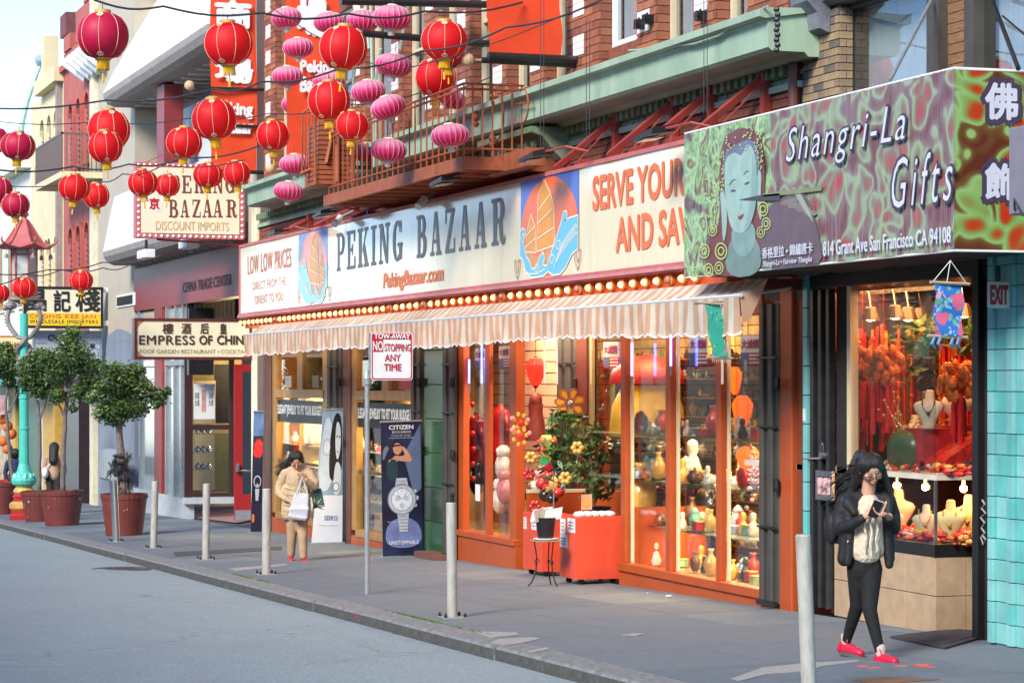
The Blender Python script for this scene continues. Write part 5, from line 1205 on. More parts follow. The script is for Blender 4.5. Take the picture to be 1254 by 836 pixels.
lettering('EXIT',(Xe+.004,a.y+.02,a.z+.035),(0,1,0),(0,0,1),c.y-a.y-.04,c.z-a.z-.07,mat('exit_red',(.28,.012,.015),.5),ex,bold=.05)
b=MB();b.box(Xe-.03,Xe-.01,(a.y+c.y)/2-.02,(a.y+c.y)/2+.02,c.z,c.z+.12);b.build('bracket',C['black'],ex)
b=MB();pts=[(1203,612),(1206,617),(1202,622),(1207,628),(1201,633),(1206,640),(1202,646),(1206,652),(1201,658),(1204,666),(1207,660),(1203,655)]
b.tube([P(x_,y_,-.064) for x_,y_ in pts],.009,5);tag(b.build('graffiti',mat('spray_grey',(.3,.32,.33),.8)),'grey spray painted scrawl on the black door jamb','graffiti')
# long bazaar sign
YS=-.5
sx0,sx1=X_(294.3,YS),X_(862,YS)
panm=mat('sign_panel',(.84,.77,.54),.12,var=.04,scale=.8,coat=.6,dirt=.35,dirtcol=(.58,.50,.36),dscale=2.2,stretch=(2.5,1,.35))
bs=thing('bazaar_sign','long pale lettered sign band above the bulbs and the striped awning','sign',((sx0+sx1)/2,YS,H(1.08)))
sz0,sz1=H(1.157),H(2.305)
qbox('cabinet',C['pinkframe'],bs,sx0,sx1,YS+.02,YS+.28,sz0-.03,sz1+.02)
qbox('frame_bottom',C['pinkframe'],bs,sx0-.03,sx1,YS-.03,YS+.25,H(1.07),sz0);qbox('frame_top',C['pinkframe'],bs,sx0-.03,sx1,YS-.02,YS+.25,sz1,H(2.35));qbox('frame_end',C['pinkframe'],bs,sx0-.03,sx0,YS-.02,YS+.25,sz0,sz1)
qbox('bottom_rail',mat('pink_rail',(.58,.22,.22),.5),bs,sx0-.03,sx1,YS-.05,YS-.031,H(1.085),H(1.12))
seams=[sx0,X_(405.5,YS),X_(638,YS),X_(709,YS),sx1]
for a,c in zip(seams,seams[1:]):qbox('panel',panm,bs,a+.012,c-.012,YS,YS+.019,sz0,sz1)
def stext(body,a,c,h0,h1,m,**k):return lettering(body,(X_(a,YS),YS-.006,H(h0)),(1,0,0),(0,0,1),X_(c,YS)-X_(a,YS),h1-h0,m,bs,**k)
stext('LOW LOW PRICES',303.6,356.8,1.81,2.12,C['letterorange'],bold=.008,spacing=1.15);stext('DIRECT FROM THE',309.7,350,1.53,1.67,C['letterorange'],bold=.0,spacing=1.12);stext('ORIENT TO YOU',312.3,346.7,1.285,1.43,C['letterorange'],bold=.0,spacing=1.12)
stext('PekingBazaar.com',469.9,543.4,1.215,1.475,C['letterorange'],bold=.03,shear=.15)
stext('SERVE YOUR',726.8,838.2,1.822,2.17,C['letterorange'],bold=.035);stext('AND SAVE',755.5,857,1.34,1.685,C['letterorange'],bold=.035)
cells=[]
for ch,a,c in (('P',65,115),('E',130,185),('K',200,270),('I',283,320),('N',335,402),('G',425,485),('B',577,640),('A',663,735),('Z',757,822),('A',847,922),('A',947,1025),('R',1057,1147)):
 cells.append((ch,X_(400+a/5.225,YS),X_(400+c/5.225,YS),H(1.615),H(2.18)))
slab_word(cells,(0,YS-.005,0),(1,0,0),(0,0,1),(0,-1,0),C['lettergrey'],bs)
lo={'blue':mat('logo_blue',(.06,.17,.62),.3,var=.03,coat=.4),'sun':mat('logo_sun',(.82,.15,.03),.3,var=.03,coat=.4),'sail':mat('logo_sail',(.72,.28,.02),.3,var=.1),'hull':mat('logo_hull',(.60,.27,.10),.3),'wave':mat('logo_wave',(.12,.50,.75),.3,var=.03,coat=.4),'line':mat('logo_line',(.82,.78,.62),.35,var=.02),'tan':mat('logo_tan',(.52,.33,.22),.4)}
def emblem(xa,xb,mirror):
 n_=[0];em=tag(bpy.data.objects.new('emblem',None));em.parent=bs;COL.objects.link(em)
 def pt(u,v,l):u=1-u if mirror else u;return (xa+(xb-xa)*u,YS-.003-.0012*l,sz0+(sz1-sz0)*v)
 def poly(nm,m,pts,l):
  b=MB();b.keepn=True;b.poly([pt(u,v,l) for u,v in pts]);bm=bmesh.new();
  o=b.build(nm,lo[m],em);bm.from_mesh(o.data);bmesh.ops.triangulate(bm,faces=bm.faces);bm.to_mesh(o.data);bm.free();return o
 def line(pts,w,l,m='line',nm='outline'):
  b=MB();b.keepn=True
  ww=w;hw=w*(xb-xa)/(sz1-sz0)
  for (u,v),(u2,v2) in zip(pts,pts[1:]):
   dx,dz=(u2-u)*(xb-xa),(v2-v)*(sz1-sz0);L_=sqrt(dx*dx+dz*dz) or 1;nx,nz=-dz/L_*w,dx/L_*w
   f=lambda uu,vv,s:(uu+s*nx/(xb-xa),vv+s*nz/(sz1-sz0))
   b.poly([pt(*f(u,v,1),l),pt(*f(u2,v2,1),l),pt(*f(u2,v2,-1),l),pt(*f(u,v,-1),l)])
  b.build(nm,lo[m],em)
 poly('blue_field','blue',[(0,.42),(1,.42),(1,1.0),(0,1.0)],0)
 cs=[(.5+.49*cos(a*pi/18),.50+.49*sin(a*pi/18)) for a in range(36)]
 poly('sun','sun',cs,1)
 sail=[(.426,.977),(.32,.816),(.295,.27),(.606,.307),(.6,.68),(.534,.834)]
 poly('sail','sail',sail,2);ss=[(.19,.66),(.27,.53),(.285,.26),(.09,.285),(.12,.48)];poly('sail','sail',ss,2)
 poly('hull','hull',[(.07,.29),(.29,.22),(.6,.30),(.50,.17),(.33,.10),(.15,.13)],3)
 wv=[(.0,.42),(.0,.5),(.05,.53),(.10,.5),(.10,.46),(.06,.44),(.07,.36),(.11,.24),(.17,.19),(.22,.1),(.3,.12),(.36,.22),(.41,.26),(.44,.2),(.40,.13),(.48,.12),(.54,.22),(.60,.33),(.66,.42),(.72,.52),(.76,.62),(.82,.62),(.82,.55),(.78,.53),(.86,.55),(1,.56),(1,.24),(.9,.2),(.8,.08),(.7,.02),(.58,.0),(.5,.06),(.42,.02),(.32,-.02),(.2,-.01),(.1,.08),(.06,.2),(.0,.24)]
 wv=[(u,max(v,.015)) for u,v in wv];poly('waves','wave',wv,4)
 line(sail+sail[:1],.008,5);line(ss+ss[:1],.007,5)
 for p,q in (((.32,.676),(.543,.82)),((.306,.545),(.583,.675)),((.3,.396),(.6,.483)),((.12,.45),(.27,.53)),((.10,.33),(.28,.41))):line([p,q],.007,6)
 line(wv,.009,6)
 for k_ in range(4):line([(.60+.03*k_+.055*t_,.10+.05*k_+.30*(t_/7) ** .8) for t_ in range(8) if .60+.03*k_+.055*t_<1],.007,7)
 for cx,cy in ((.67,.30),(.57,.17),(.06,.42),(.3,.1)):line([(cx+.05*(1-a/12)*cos(a),cy+.06*(1-a/12)*sin(a)) for a in range(8)],.006,7)
 line([(.05,.12),(.15,.06),(.3,.05),(.45,.09)],.007,7)
 for cx,cy in ((-.06,.12),(.985,.14)):
  for s_ in (-1,1):line([(cx,cy-.10),(cx+s_*.05,cy+.0),(cx+s_*.05,cy+.09),(cx+s_*.02,cy+.09),(cx+s_*.02,cy+.02),(cx,cy-.03)],.012,3,'tan','flourish')
emblem(X_(638,YS),X_(709,YS),False);emblem(X_(366,YS),X_(401.5,YS),True)
bp_=thing('bulb_strip','orange beam with a row of glowing round bulbs under the long sign','light strip',(X_(600,-.45),-.45,H(.92)))
qbox('beam',mat('orange_red_beam',(.55,.07,.015),.5,var=.15,scale=4),bp_,X_(300,-.44),X_(890,-.44),-.44,-.28,H(.90),H(1.068))
bulbm=mat('bulb_glow',(1,.5,.15),.3,var=0,emit=3.4,emitcol=(1,.42,.11));bulbo=mat('bulb_dead',(.45,.18,.12),.15,var=.1)
sock=mat('socket_ring',(.75,.3,.06),.35,metal=.3)
b=MB();b.ball((0,0,0),.033,12,8);o_=b.build('bulb',bulbm,smooth=True);bm_on=o_.data;bpy.data.objects.remove(o_)
b=MB();b.ball((0,0,0),.043,12,8);o_=b.build('bulb',bulbo,smooth=True);bm_off=o_.data;bpy.data.objects.remove(o_)
b=MB();b.M=Matrix.Rotation(pi/2,4,'X');b.lathe([(.055,-.01),(.058,.02),(.045,.03),(.03,.03)],12);o_=b.build('socket',sock);bm_s=o_.data;bpy.data.objects.remove(o_)
x=X_(296,-.47);i=0;L0=bp_.location;dead={52,44,34,29,8,60}
while x<X_(866,-.47):
 q=inst(bm_off if i in dead else bm_on,bp_,Vector((x,-.49,H(.995)))-L0,'bulb');inst(bm_s,bp_,Vector((x,-.452,H(.995)))-L0,'socket')
 x+=.325;i+=1
warm_area(((X_(300,-.5)+X_(880,-.5))/2,-.52,H(.93)),20,.08,22,(1,.45,.15),name='bulb_row_light')
# striped awning
YA=-.95
ax0,ax1=X_(299.5,YA),X_(906.5,YA)
am=bpy.data.materials.new('awning_stripes');am.use_nodes=True;n=am.node_tree.nodes;l=am.node_tree.links;pb=n['Principled BSDF'];pb.inputs['Roughness'].default_value=.85
tc=n.new('ShaderNodeTexCoord');sx_=n.new('ShaderNodeSeparateXYZ');l.new(tc.outputs['Object'],sx_.inputs[0])
m1=n.new('ShaderNodeMath');m1.operation='MULTIPLY';m1.inputs[1].default_value=1/.23;l.new(sx_.outputs[0],m1.inputs[0])
m2=n.new('ShaderNodeMath');m2.operation='FRACT';l.new(m1.outputs[0],m2.inputs[0]);m3=n.new('ShaderNodeMath');m3.operation='LESS_THAN';m3.inputs[1].default_value=.52;l.new(m2.outputs[0],m3.inputs[0])
nz=n.new('ShaderNodeTexNoise');nz.inputs['Scale'].default_value=3;nz.inputs['Detail'].default_value=6;l.new(tc.outputs['Object'],nz.inputs[0])
mx_=n.new('ShaderNodeMix');mx_.data_type='RGBA';mx_.inputs[6].default_value=(.78,.74,.62,1);mx_.inputs[7].default_value=(.68,.45,.30,1);l.new(m3.outputs[0],mx_.inputs[0])
mr=n.new('ShaderNodeMapRange');mr.inputs[1].default_value=.35;mr.inputs[2].default_value=.65;mr.inputs[3].default_value=.82;mr.inputs[4].default_value=1.08;l.new(nz.outputs[0],mr.inputs[0])
vm=n.new('ShaderNodeVectorMath');vm.operation='SCALE';l.new(mx_.outputs[2],vm.inputs[0]);l.new(mr.outputs[0],vm.inputs['Scale']);l.new(vm.outputs[0],pb.inputs['Base Color'])
trn=n.new('ShaderNodeBsdfTranslucent');l.new(vm.outputs[0],trn.inputs[0]);ms=n.new('ShaderNodeMixShader');ms.inputs[0].default_value=.35;l.new(pb.outputs[0],ms.inputs[1]);l.new(trn.outputs[0],ms.inputs[2]);l.new(ms.outputs[0],n['Material Output'].inputs[0])
aw=thing('awning','long retracted canvas awning with faded peach and white stripes','awning',(ax0,YA,H(.45)))
za=H(.735)
b=MB();nseg=160;top=[]
for i in range(nseg+1):
 x=ax0+(ax1-ax0)*i/nseg;sag=.012*sin(i*.9)+.008*sin(i*2.3)
 top.append([b.pt((x,-.68+(YA+.68)*t_,H(.90)+(za-H(.90))*t_-(.03+sag)*4*t_*(1-t_))) for t_ in (0,.33,.66,1)])
for r0,r1 in zip(top,top[1:]):
 for j in range(3):b.face([r0[j],r1[j],r1[j+1],r0[j+1]])
b.poly([(ax1,-.68,H(.90)),(ax1,YA,za),(ax1,YA+.02,H(.5)),(ax1,YA+.08,H(.52)),(ax1,YA+.16,H(.66))])
b.build('canvas',am,aw,smooth=False)
b=MB();per=.23;ns=int((ax1-ax0)/per);sub=8;prev=None
for i in range(ns*sub+1):
 x=ax0+(ax1-ax0)*i/(ns*sub);ph=(i % sub)/sub;sc=abs(sin(pi*(i/sub)))
 wob=.012*sin(i*.55)+.01*sin(i*.21+1);dz=.02*sin(x*.7)
 zb=H(.445)-.035*sc+dz;row=[b.pt((x,YA-.012,za)),b.pt((x,YA-.012+wob*.5,(za+zb)/2)),b.pt((x,YA-.01+wob*1.4,zb))]
 if prev:b.face([prev[0],prev[1],row[1],row[0]]);b.face([prev[1],prev[2],row[2],row[1]])
 prev=row
b.build('valance',am,aw,smooth=False)
b=MB();prev=None
for i in range(ns*sub+1):
 x=ax0+(ax1-ax0)*i/(ns*sub);sc=abs(sin(pi*(i/sub)));wob=.012*sin(i*.55)+.01*sin(i*.21+1);dz=.02*sin(x*.7);zb=H(.445)-.035*sc+dz
 row=[b.pt((x,YA-.014+wob*1.4,zb+.012)),b.pt((x,YA-.014+wob*1.4,zb-.004))]
 if prev:b.face([prev[0],prev[1],row[1],row[0]])
 prev=row
b.build('piping',C['white'],aw)
b=MB();b.tube([(ax0-.02,YA,za+.01),(ax1+.02,YA,za+.01)],.017,8);b.build('front_bar',mat('bar_white',(.6,.62,.62),.5),aw)
for px in (455,700,905):
 x=X_(px,YA);b=MB();b.tube([(x,YA,za),(x,-.45,H(.82))],.014,6);b.build('arm',C['galv'],aw)
qbox('end_bracket',C['brown'],aw,X_(930,-.45),X_(940,-.45),-.5,-.1,H(.82),H(.92))
b=MB();b.tube([(X_(915,-.4),-.42,H(.93)),(X_(938,-.3),-.2,H(.93))],.04,10);b.build('roller',C['galv'],aw)
for i,px in enumerate((365,420,470,735,805,850,915)):
 x=X_(px,-.25);t_=thing('steel_bracket',('red steel strut bracing the long sign, %s' % ('first from the left end','second from the left end','beneath the fire escape','right of the fire escape platform','second right of the fire escape','above the letters YOUR','nearest, above the gift shop sign')[i]),'bracket',(x,0,H(2.35)),group='red struts above the long sign')
 qbox('post',C['redsteel'],t_,x-.04,x+.04,-.1,-.02,H(2.2),H(2.93) if px>700 else H(2.7))
 b=MB();b.tube([(x-.75,-.5,H(2.37)),(x-.05,-.08,H(2.86) if px>700 else H(2.6))],.045,4);b.build('strut',C['redsteel'],t_)
 qbox('arm',C['redsteel'],t_,x-.8,x-.1,-.34,-.28,H(2.36),H(2.42));qbox('arm',C['redsteel'],t_,x-.03,x+.03,-.5,-.1,H(2.36),H(2.41))
 b=MB();b.tube([(x-.35,-.4,H(2.4)),(x+.1,-.03,H(2.9) if px>700 else H(2.65))],.01,5);b.build('tie_rod',C['redsteel'],t_)
def flood(px,py,Y,label,dark=True):
 p=P(px,py,Y);t_=thing('floodlight',label,'floodlight',p,group='small floodlights over the long sign');s_=1
 b=MB();b.hexa([p+Vector(v) for v in ((-.28,-.14,-.05),(.2,-.14,-.02),(.2,.1,.02),(-.28,.1,-.0))],[p+Vector(v) for v in ((-.3,-.14,-.01),(.2,-.14,.04),(.2,.1,.09),(-.3,.1,.06))]);b.build('housing',C['black'] if dark else C['white'],t_)
 b=MB();b.hexa([p+Vector(v) for v in ((-.27,-.12,-.06),(-.02,-.12,-.045),(-.02,.08,-.02),(-.27,.08,-.03))],[p+Vector(v) for v in ((-.27,-.12,-.052),(-.02,-.12,-.037),(-.02,.08,-.012),(-.27,.08,-.022))]);b.build('lens',mat('flood_lens',(.8,.6,.35),.2),t_)
 b=MB();b.tube([p+Vector((.15,0,.04)),p+Vector((.6,.1,.06)),p+Vector((.75,.3,.0))],.014,6);b.build('arm',C['redsteel'],t_)
flood(660,192,-.9,'floodlight beside the right end of the fire escape, over the large emblem');flood(805,165,-.9,'floodlight over the word YOUR');flood(343,285,-.9,'floodlight over the left end of the long sign');flood(400,262,-.9,'floodlight over the letter P of the long sign',True);flood(548,222,-1.1,'floodlight hanging under the fire escape on a red arm',True)
for px,py,lb in ((417,266,'short white tube lamp over the letter E'),(520,243,'white security camera under the fire escape')):
 p=P(px,py,-.6);t_=thing('security_camera',lb,'camera',p);b=MB();b.tube([p,p+Vector((.1,-.12,-.12))],.05,10);b.build('body',C['white'],t_)
 b=MB();b.tube([p,p+Vector((0,.2,.1))],.02,6);b.build('arm',C['galv'],t_)
# hanging bazaar sign (perpendicular)
XH=X_(300.5,-.05)
a=on_x(166,291,XH);c=on_x(299.5,202,XH)
hs_=thing('hanging_sign','square projecting cream sign with a pink border of small white bulbs','sign',(XH,a.y,a.z))
qbox('cabinet',C['pinkframe'],hs_,XH-.22,XH,a.y,c.y,a.z,c.z);qbox('panel',C['signcream'],hs_,XH+.001,XH+.012,a.y+.1,c.y-.1,a.z+.09,c.z-.09)
b=MB();b.ball((0,0,0),.02,8,6);o_=b.build('border_bulb',mat('bulb_white',(.85,.85,.8),.3,var=0,emit=.5),smooth=True);bb_=o_.data;bpy.data.objects.remove(o_);L0=hs_.location
ny=19;nz_=13
for i in range(ny):
 for z in (a.z+.045,c.z-.045):inst(bb_,hs_,Vector((XH+.012,a.y+.05+(c.y-a.y-.1)*i/(ny-1),z))-L0)
for i in range(1,nz_-1):
 for y in (a.y+.05,c.y-.05):inst(bb_,hs_,Vector((XH+.012,y,a.z+.045+(c.z-a.z-.09)*i/(nz_-1)))-L0)
brn=mat('letter_brown',(.20,.05,.03),.5,var=.05)
def hz(px,py):q=on_x(px,py,XH);return q.y,q.z
def hcells(word,xs,py0,py1):
 out=[]
 for ch,(xa_,xb_) in zip(word,xs):
  ya,z1_=hz(xa_,py0);yb,z0_=hz(xb_,py1);out.append((ch,ya,yb,z0_,z1_))
 return out
f=lambda v:150+v/7.6
slab_word(hcells('BAZAAR',[(f(430),f(515)),(f(535),f(620)),(f(645),f(725)),(f(740),f(835)),(f(838),f(930)),(f(965),f(1062))],244.5,266.5),(XH+.015,0,0),(0,1,0),(0,0,1),(1,0,0),brn,hs_)
slab_word(hcells('PEKING',[(f(470),f(530)),(f(552),f(640)),(f(668),f(755)),(f(775),f(830)),(f(842),f(935)),(f(955),f(1042))],215,237),(XH+.015,0,0),(0,1,0),(0,0,1),(1,0,0),brn,hs_)
perp_text('DISCOUNT IMPORTS',f(312),f(990),272.5,281.5,XH+.014,mat('letter_pale_orange',(.66,.36,.16),.5),hs_,bold=.005)
perp_text('京',f(252),f(340),242.5,256,XH+.018,C['inkred'],hs_,bold=.03)
b=MB();y0,z1_=hz(f(228),238);y1,z0_=hz(f(372),259.5);b.box(XH+.0125,XH+.0145,y0,y1,z0_,z1_);b.build('seal_square',mat('seal_white',(.8,.76,.66),.5),hs_)
b=MB();b.tube([(XH-.1,c.y-.1,a.z-.04),(XH-.1,.0,a.z-.04)],.03,6);b.tube([(XH-.1,a.y+.4,a.z-.02),(XH-.1,.3,a.z-.12)],.02,6);b.tube([(XH-.1,a.y+.2,c.z),(XH+.2,.0,c.z+.9)],.008,5);b.build('bracket',C['redsteel'],hs_)
XM=X_(312,-.0)
em_,a,c=sign_box('hanging_sign','long cream restaurant sign with dark frame and notched corners, partly behind the awning',164.5,309,390.5,440,XM,.25,C['signcream'],mat('frame_maroon',(.10,.02,.02),.4),.05)
b=MB()
for (ya,za_,sy_,sz_) in ((a.y+.05,a.z+.05,1,1),(c.y-.05,a.z+.05,-1,1),(a.y+.05,c.z-.05,1,-1),(c.y-.05,c.z-.05,-1,-1)):
 b.prism([(XM-.012,ya,za_),(XM-.012,ya+.13*sy_,za_),(XM-.012,ya+.05*sy_,za_+.05*sz_),(XM-.012,ya,za_+.13*sz_)],(.004,0,0))
b.build('corner_notch',mat('notch_brown',(.42,.17,.06),.5),em_)
e=lambda v:150+v/7.376
for ch_,x0_,x1_ in (('樓',362,458),('酒',533,618),('后',703,778),('皇',880,940)):perp_text(ch_,e(x0_),e(x1_),396,408.5,XM-.004,mat('ink_brown',(.06,.03,.015),.5),em_,bold=.015)
slx=mat('ink_brown',(.06,.03,.015),.5)
perp_text('EMPRESS',e(152),e(652),411,421.6,XM-.004,slx,em_,bold=.018,spacing=1.1);perp_text('OF',e(695),e(810),411,421.6,XM-.004,slx,em_,bold=.03);perp_text('CHINA',e(855),e(1165),411,421.6,XM-.004,slx,em_,bold=.03)
perp_text('ROOF GARDEN RESTAURANT • COCKTAILS',e(155),e(1155),428,432.5,XM-.004,mat('ink_olive',(.30,.22,.10),.5),em_,bold=.0)
b=MB()
for i,(y_,w_) in enumerate(((e(160),30),(e(260),0))):pass
b.tube([(XM-.1,c.y-.02,c.z-.1),(XM-.1,0.2,c.z-.1)],.03,6);b.build('bracket',C['black'],em_)
# gift shop sign box
YG=-1.0
gx0,gx1=X_(839,YG),X_(1170,YG);gz0,gz1=H(.945),H(2.27)
def fabric(name,mode):
 m=bpy.data.materials.new(name);m.use_nodes=True;n=m.node_tree.nodes;l=m.node_tree.links;pb=n['Principled BSDF'];pb.inputs['Roughness'].default_value=.32
 tc=n.new('ShaderNodeTexCoord');mp=n.new('ShaderNodeMapping');l.new(tc.outputs['Object'],mp.inputs[0])
 ns=n.new('ShaderNodeTexNoise');ns.inputs['Scale'].default_value=2.2;ns.inputs['Detail'].default_value=1;l.new(mp.outputs[0],ns.inputs[0])
 sb=n.new('ShaderNodeVectorMath');sb.operation='MULTIPLY_ADD';sb.inputs[1].default_value=(.5,.5,.5);l.new(ns.outputs[1],sb.inputs[0]);l.new(mp.outputs[0],sb.inputs[2])
 vo=n.new('ShaderNodeTexVoronoi');vo.inputs['Scale'].default_value=4.6;vo.feature='SMOOTH_F1';vo.inputs['Smoothness'].default_value=.4;l.new(sb.outputs[0],vo.inputs[0])
 wv=n.new('ShaderNodeTexWave');wv.inputs['Scale'].default_value=.8;wv.inputs['Distortion'].default_value=5;wv.inputs['Detail'].default_value=1;l.new(sb.outputs[0],wv.inputs[0])
 ad=n.new('ShaderNodeMath');ad.operation='MULTIPLY_ADD';ad.inputs[1].default_value=1.15;l.new(vo.outputs[0],ad.inputs[0]);
 hv=n.new('ShaderNodeMath');hv.operation='MULTIPLY';hv.inputs[1].default_value=.16;l.new(wv.outputs[1],hv.inputs[0]);l.new(hv.outputs[0],ad.inputs[2])
 cr=n.new('ShaderNodeValToRGB');l.new(ad.outputs[0],cr.inputs[0]);E_=cr.color_ramp.elements
 if mode=='flora':st=[(0.1,(.50,.02,.005)),(.34,(.40,.05,.01)),(.44,(.30,.16,.03)),(.54,(.19,.34,.09)),(.66,(.27,.45,.15)),(.76,(.14,.08,.02)),(.95,(.10,.02,.008))]
 elif mode=='florapale':st=[(0.1,(.36,.06,.06)),(.34,(.31,.10,.09)),(.44,(.22,.14,.12)),(.54,(.23,.27,.17)),(.66,(.28,.38,.23)),(.76,(.21,.14,.14)),(.95,(.16,.07,.08))]
 else:st=[(0.1,(.10,.24,.09)),(.35,(.26,.40,.16)),(.45,(.15,.06,.05)),(.6,(.32,.50,.24)),(.8,(.20,.35,.16)),(.95,(.13,.07,.07))]
 E_[0].position,E_[0].color=st[0][0],(*st[0][1],1);E_[1].position,E_[1].color=st[-1][0],(*st[-1][1],1)
 for p_,c_ in st[1:-1]:q=E_.new(p_);q.color=(*c_,1)
 out=cr.outputs[0]
 if mode=='green':
  v2=n.new('ShaderNodeTexVoronoi');v2.inputs['Scale'].default_value=22;l.new(tc.outputs['Object'],v2.inputs[0])
  r2=n.new('ShaderNodeMapRange');r2.inputs[1].default_value=.0;r2.inputs[2].default_value=.6;r2.inputs[3].default_value=.45;r2.inputs[4].default_value=1.15;l.new(v2.outputs[0],r2.inputs[0])
  vm=n.new('ShaderNodeVectorMath');vm.operation='SCALE';l.new(out,vm.inputs[0]);l.new(r2.outputs[0],vm.inputs['Scale']);out=vm.outputs[0]
 l.new(out,pb.inputs['Base Color'])
 if mode != 'flora':
  m2=n.new('ShaderNodeMapping');m2.inputs['Scale'].default_value=(9,1,.7);l.new(tc.outputs['Object'],m2.inputs[0])
  n3=n.new('ShaderNodeTexNoise');n3.inputs['Scale'].default_value=1.5;n3.inputs['Detail'].default_value=3;l.new(m2.outputs[0],n3.inputs[0])
  bp=n.new('ShaderNodeBump');bp.inputs['Strength'].default_value=.55;bp.inputs['Distance'].default_value=.06;l.new(n3.outputs[0],bp.inputs['Height']);l.new(bp.outputs[0],pb.inputs['Normal'])
 return m
gsn=thing('gift_shop_sign','printed fabric box sign with a painted face and white lettering on red and green foliage','sign',((gx0+gx1)/2,YG,gz0))
qbox('box',C['dark'],gsn,gx0+.02,gx1-.02,YG+.02,-.1,gz0+.01,gz1-.01)
xm=X_(945,YG)
def cloth_sheet(xa,xb,m,nm):
 b=MB();nx=max(int((xb-xa)/.05),2);rr=random.Random(3);off=[rr.gauss(0,1) for _ in range(nx+1)];prev=None
 for i in range(nx+1):
  x=xa+(xb-xa)*i/nx;e_=0 if i in (0,nx) else 1;row=[]
  for j in range(9):
   t_=j/8;w=.004*e_*off[i]*(t_ ** 1.5)+.003*e_*sin(x*9+t_*5);row.append(b.pt((x,YG-.008+w,gz0+(gz1-gz0)*t_)))
  if prev:
   for j in range(8):b.face([prev[j],row[j],row[j+1],prev[j+1]])
  prev=row
 o=b.build(nm,m,gsn);o.data.shade_smooth();return o
cloth_sheet(gx0,xm,fabric('print_green','green'),'front_sheet');cloth_sheet(xm,gx1,fabric('print_pale','florapale'),'front_sheet')
b=MB();b.box(gx1-.019,gx1,YG-.005,-.1,gz0,gz1);b.build('end_sheet',fabric('print_flora','flora'),gsn)
b=MB();b.tube([(gx0,YG,gz1+.005),(gx1,YG,gz1+.005),(gx1,-.1,gz1+.005)],.012,6);b.tube([(gx0,YG,gz0),(gx1,YG,gz0),(gx1,-.1,gz0)],.010,6);b.build('edge_tube',C['white'],gsn)
def G4(x,y,l=1):return Vector((X_(835+x/3.886,YG),YG-.018-.002*l,Z_(835+x/3.886,130+y/3.886,YG)))
def gpoly(nm,m,pts,l=1,sm=2):
 P_=[Vector(p) for p in pts]
 for _ in range(sm):
  q=[]
  for i in range(len(P_)):a_,c_=P_[i],P_[(i+1) % len(P_)];q+=[a_*.75+c_*.25,a_*.25+c_*.75]
  P_=q
 b=MB();b.keepn=True;b.poly([G4(p[0],p[1],l) for p in P_]);o=b.build(nm,m,gsn);bm=bmesh.new();bm.from_mesh(o.data);bmesh.ops.triangulate(bm,faces=bm.faces);bm.to_mesh(o.data);bm.free();return o
pf=lambda nm,c_:mat('print_' +nm,c_,.35,var=.12,scale=6)
gpoly('print_halo',pf('maroon',(.16,.05,.05)),[(200,170),(240,120),(330,95),(395,150),(405,330),(400,600),(380,690),(350,800),(160,815),(110,740),(150,600),(190,560),(185,330)],0)
gpoly('print_hand',pf('dusk',(.13,.09,.11)),[(385,540),(430,470),(500,428),(560,408),(600,420),(640,520),(668,640),(680,746),(600,757),(384,780)],1,1)
gpoly('print_hand_light',pf('handpale',(.30,.34,.26)),[(530,375),(580,410),(650,570),(612,520),(560,440)],3)
gpoly('print_robe',pf('robe',(.16,.24,.22)),[(230,620),(370,600),(400,800),(210,822)],1)
gpoly('print_neck',pf('neck',(.20,.32,.30)),[(245,560),(355,540),(365,660),(310,730),(250,680)],2)
gpoly('print_hair',pf('hair',(.13,.17,.26)),[(205,240),(235,200),(340,150),(375,200),(385,330),(210,420)],2)
gpoly('print_ear',pf('face',(.30,.45,.39)),[(208,380),(190,400),(200,520),(205,660),(222,610),(228,500)],2);gpoly('print_ear',pf('face',(.30,.45,.39)),[(368,300),(392,310),(385,430),(392,560),(370,500)],2)
gpoly('print_face',pf('face',(.30,.45,.39)),[(215,250),(265,215),(295,245),(320,180),(350,190),(372,300),(368,470),(335,580),(290,612),(245,585),(222,480),(214,360)],3)
dkp=pf('ink',(.05,.08,.12))
gpoly('print_brow',dkp,[(236,375),(255,348),(275,350),(256,354),(240,378)],4,1);gpoly('print_brow',dkp,[(300,340),(318,305),(340,312),(320,312)],4,1)
gpoly('print_eye',dkp,[(240,405),(256,396),(274,402),(258,410)],4,1);gpoly('print_eye',dkp,[(306,375),(322,360),(340,360),(324,374)],4,1)
gpoly('print_nose',pf('shade',(.27,.45,.45)),[(278,480),(288,400),(298,480),(290,494)],4,1);gpoly('print_mouth',pf('lips',(.25,.03,.04)),[(276,528),(292,520),(308,510),(304,530),(290,545)],4,1)
gpoly('print_cheek',pf('cheek',(.23,.37,.34)),[(345,200),(372,300),(368,470),(335,580),(300,606),(330,520),(345,400)],4,2)
for i_ in range(4):gpoly('print_finger',pf('finger',(.20,.17,.16)),[(470+i_*38,455+i_*12),(560+i_*30,430+i_*22),(575+i_*28,450+i_*24),(490+i_*36,480+i_*14)],2.2+i_*.15,2)
gpoly('print_pen',pf('pen',(.06,.05,.06)),[(284,446),(380,425),(480,415),(480,450),(380,452)],5,0);gpoly('print_pen',pf('pen2',(.20,.24,.12)),[(400,418),(540,395),(680,380),(680,402),(540,420),(400,432)],5,0)
gb=pf('goldprint',(.42,.50,.16))
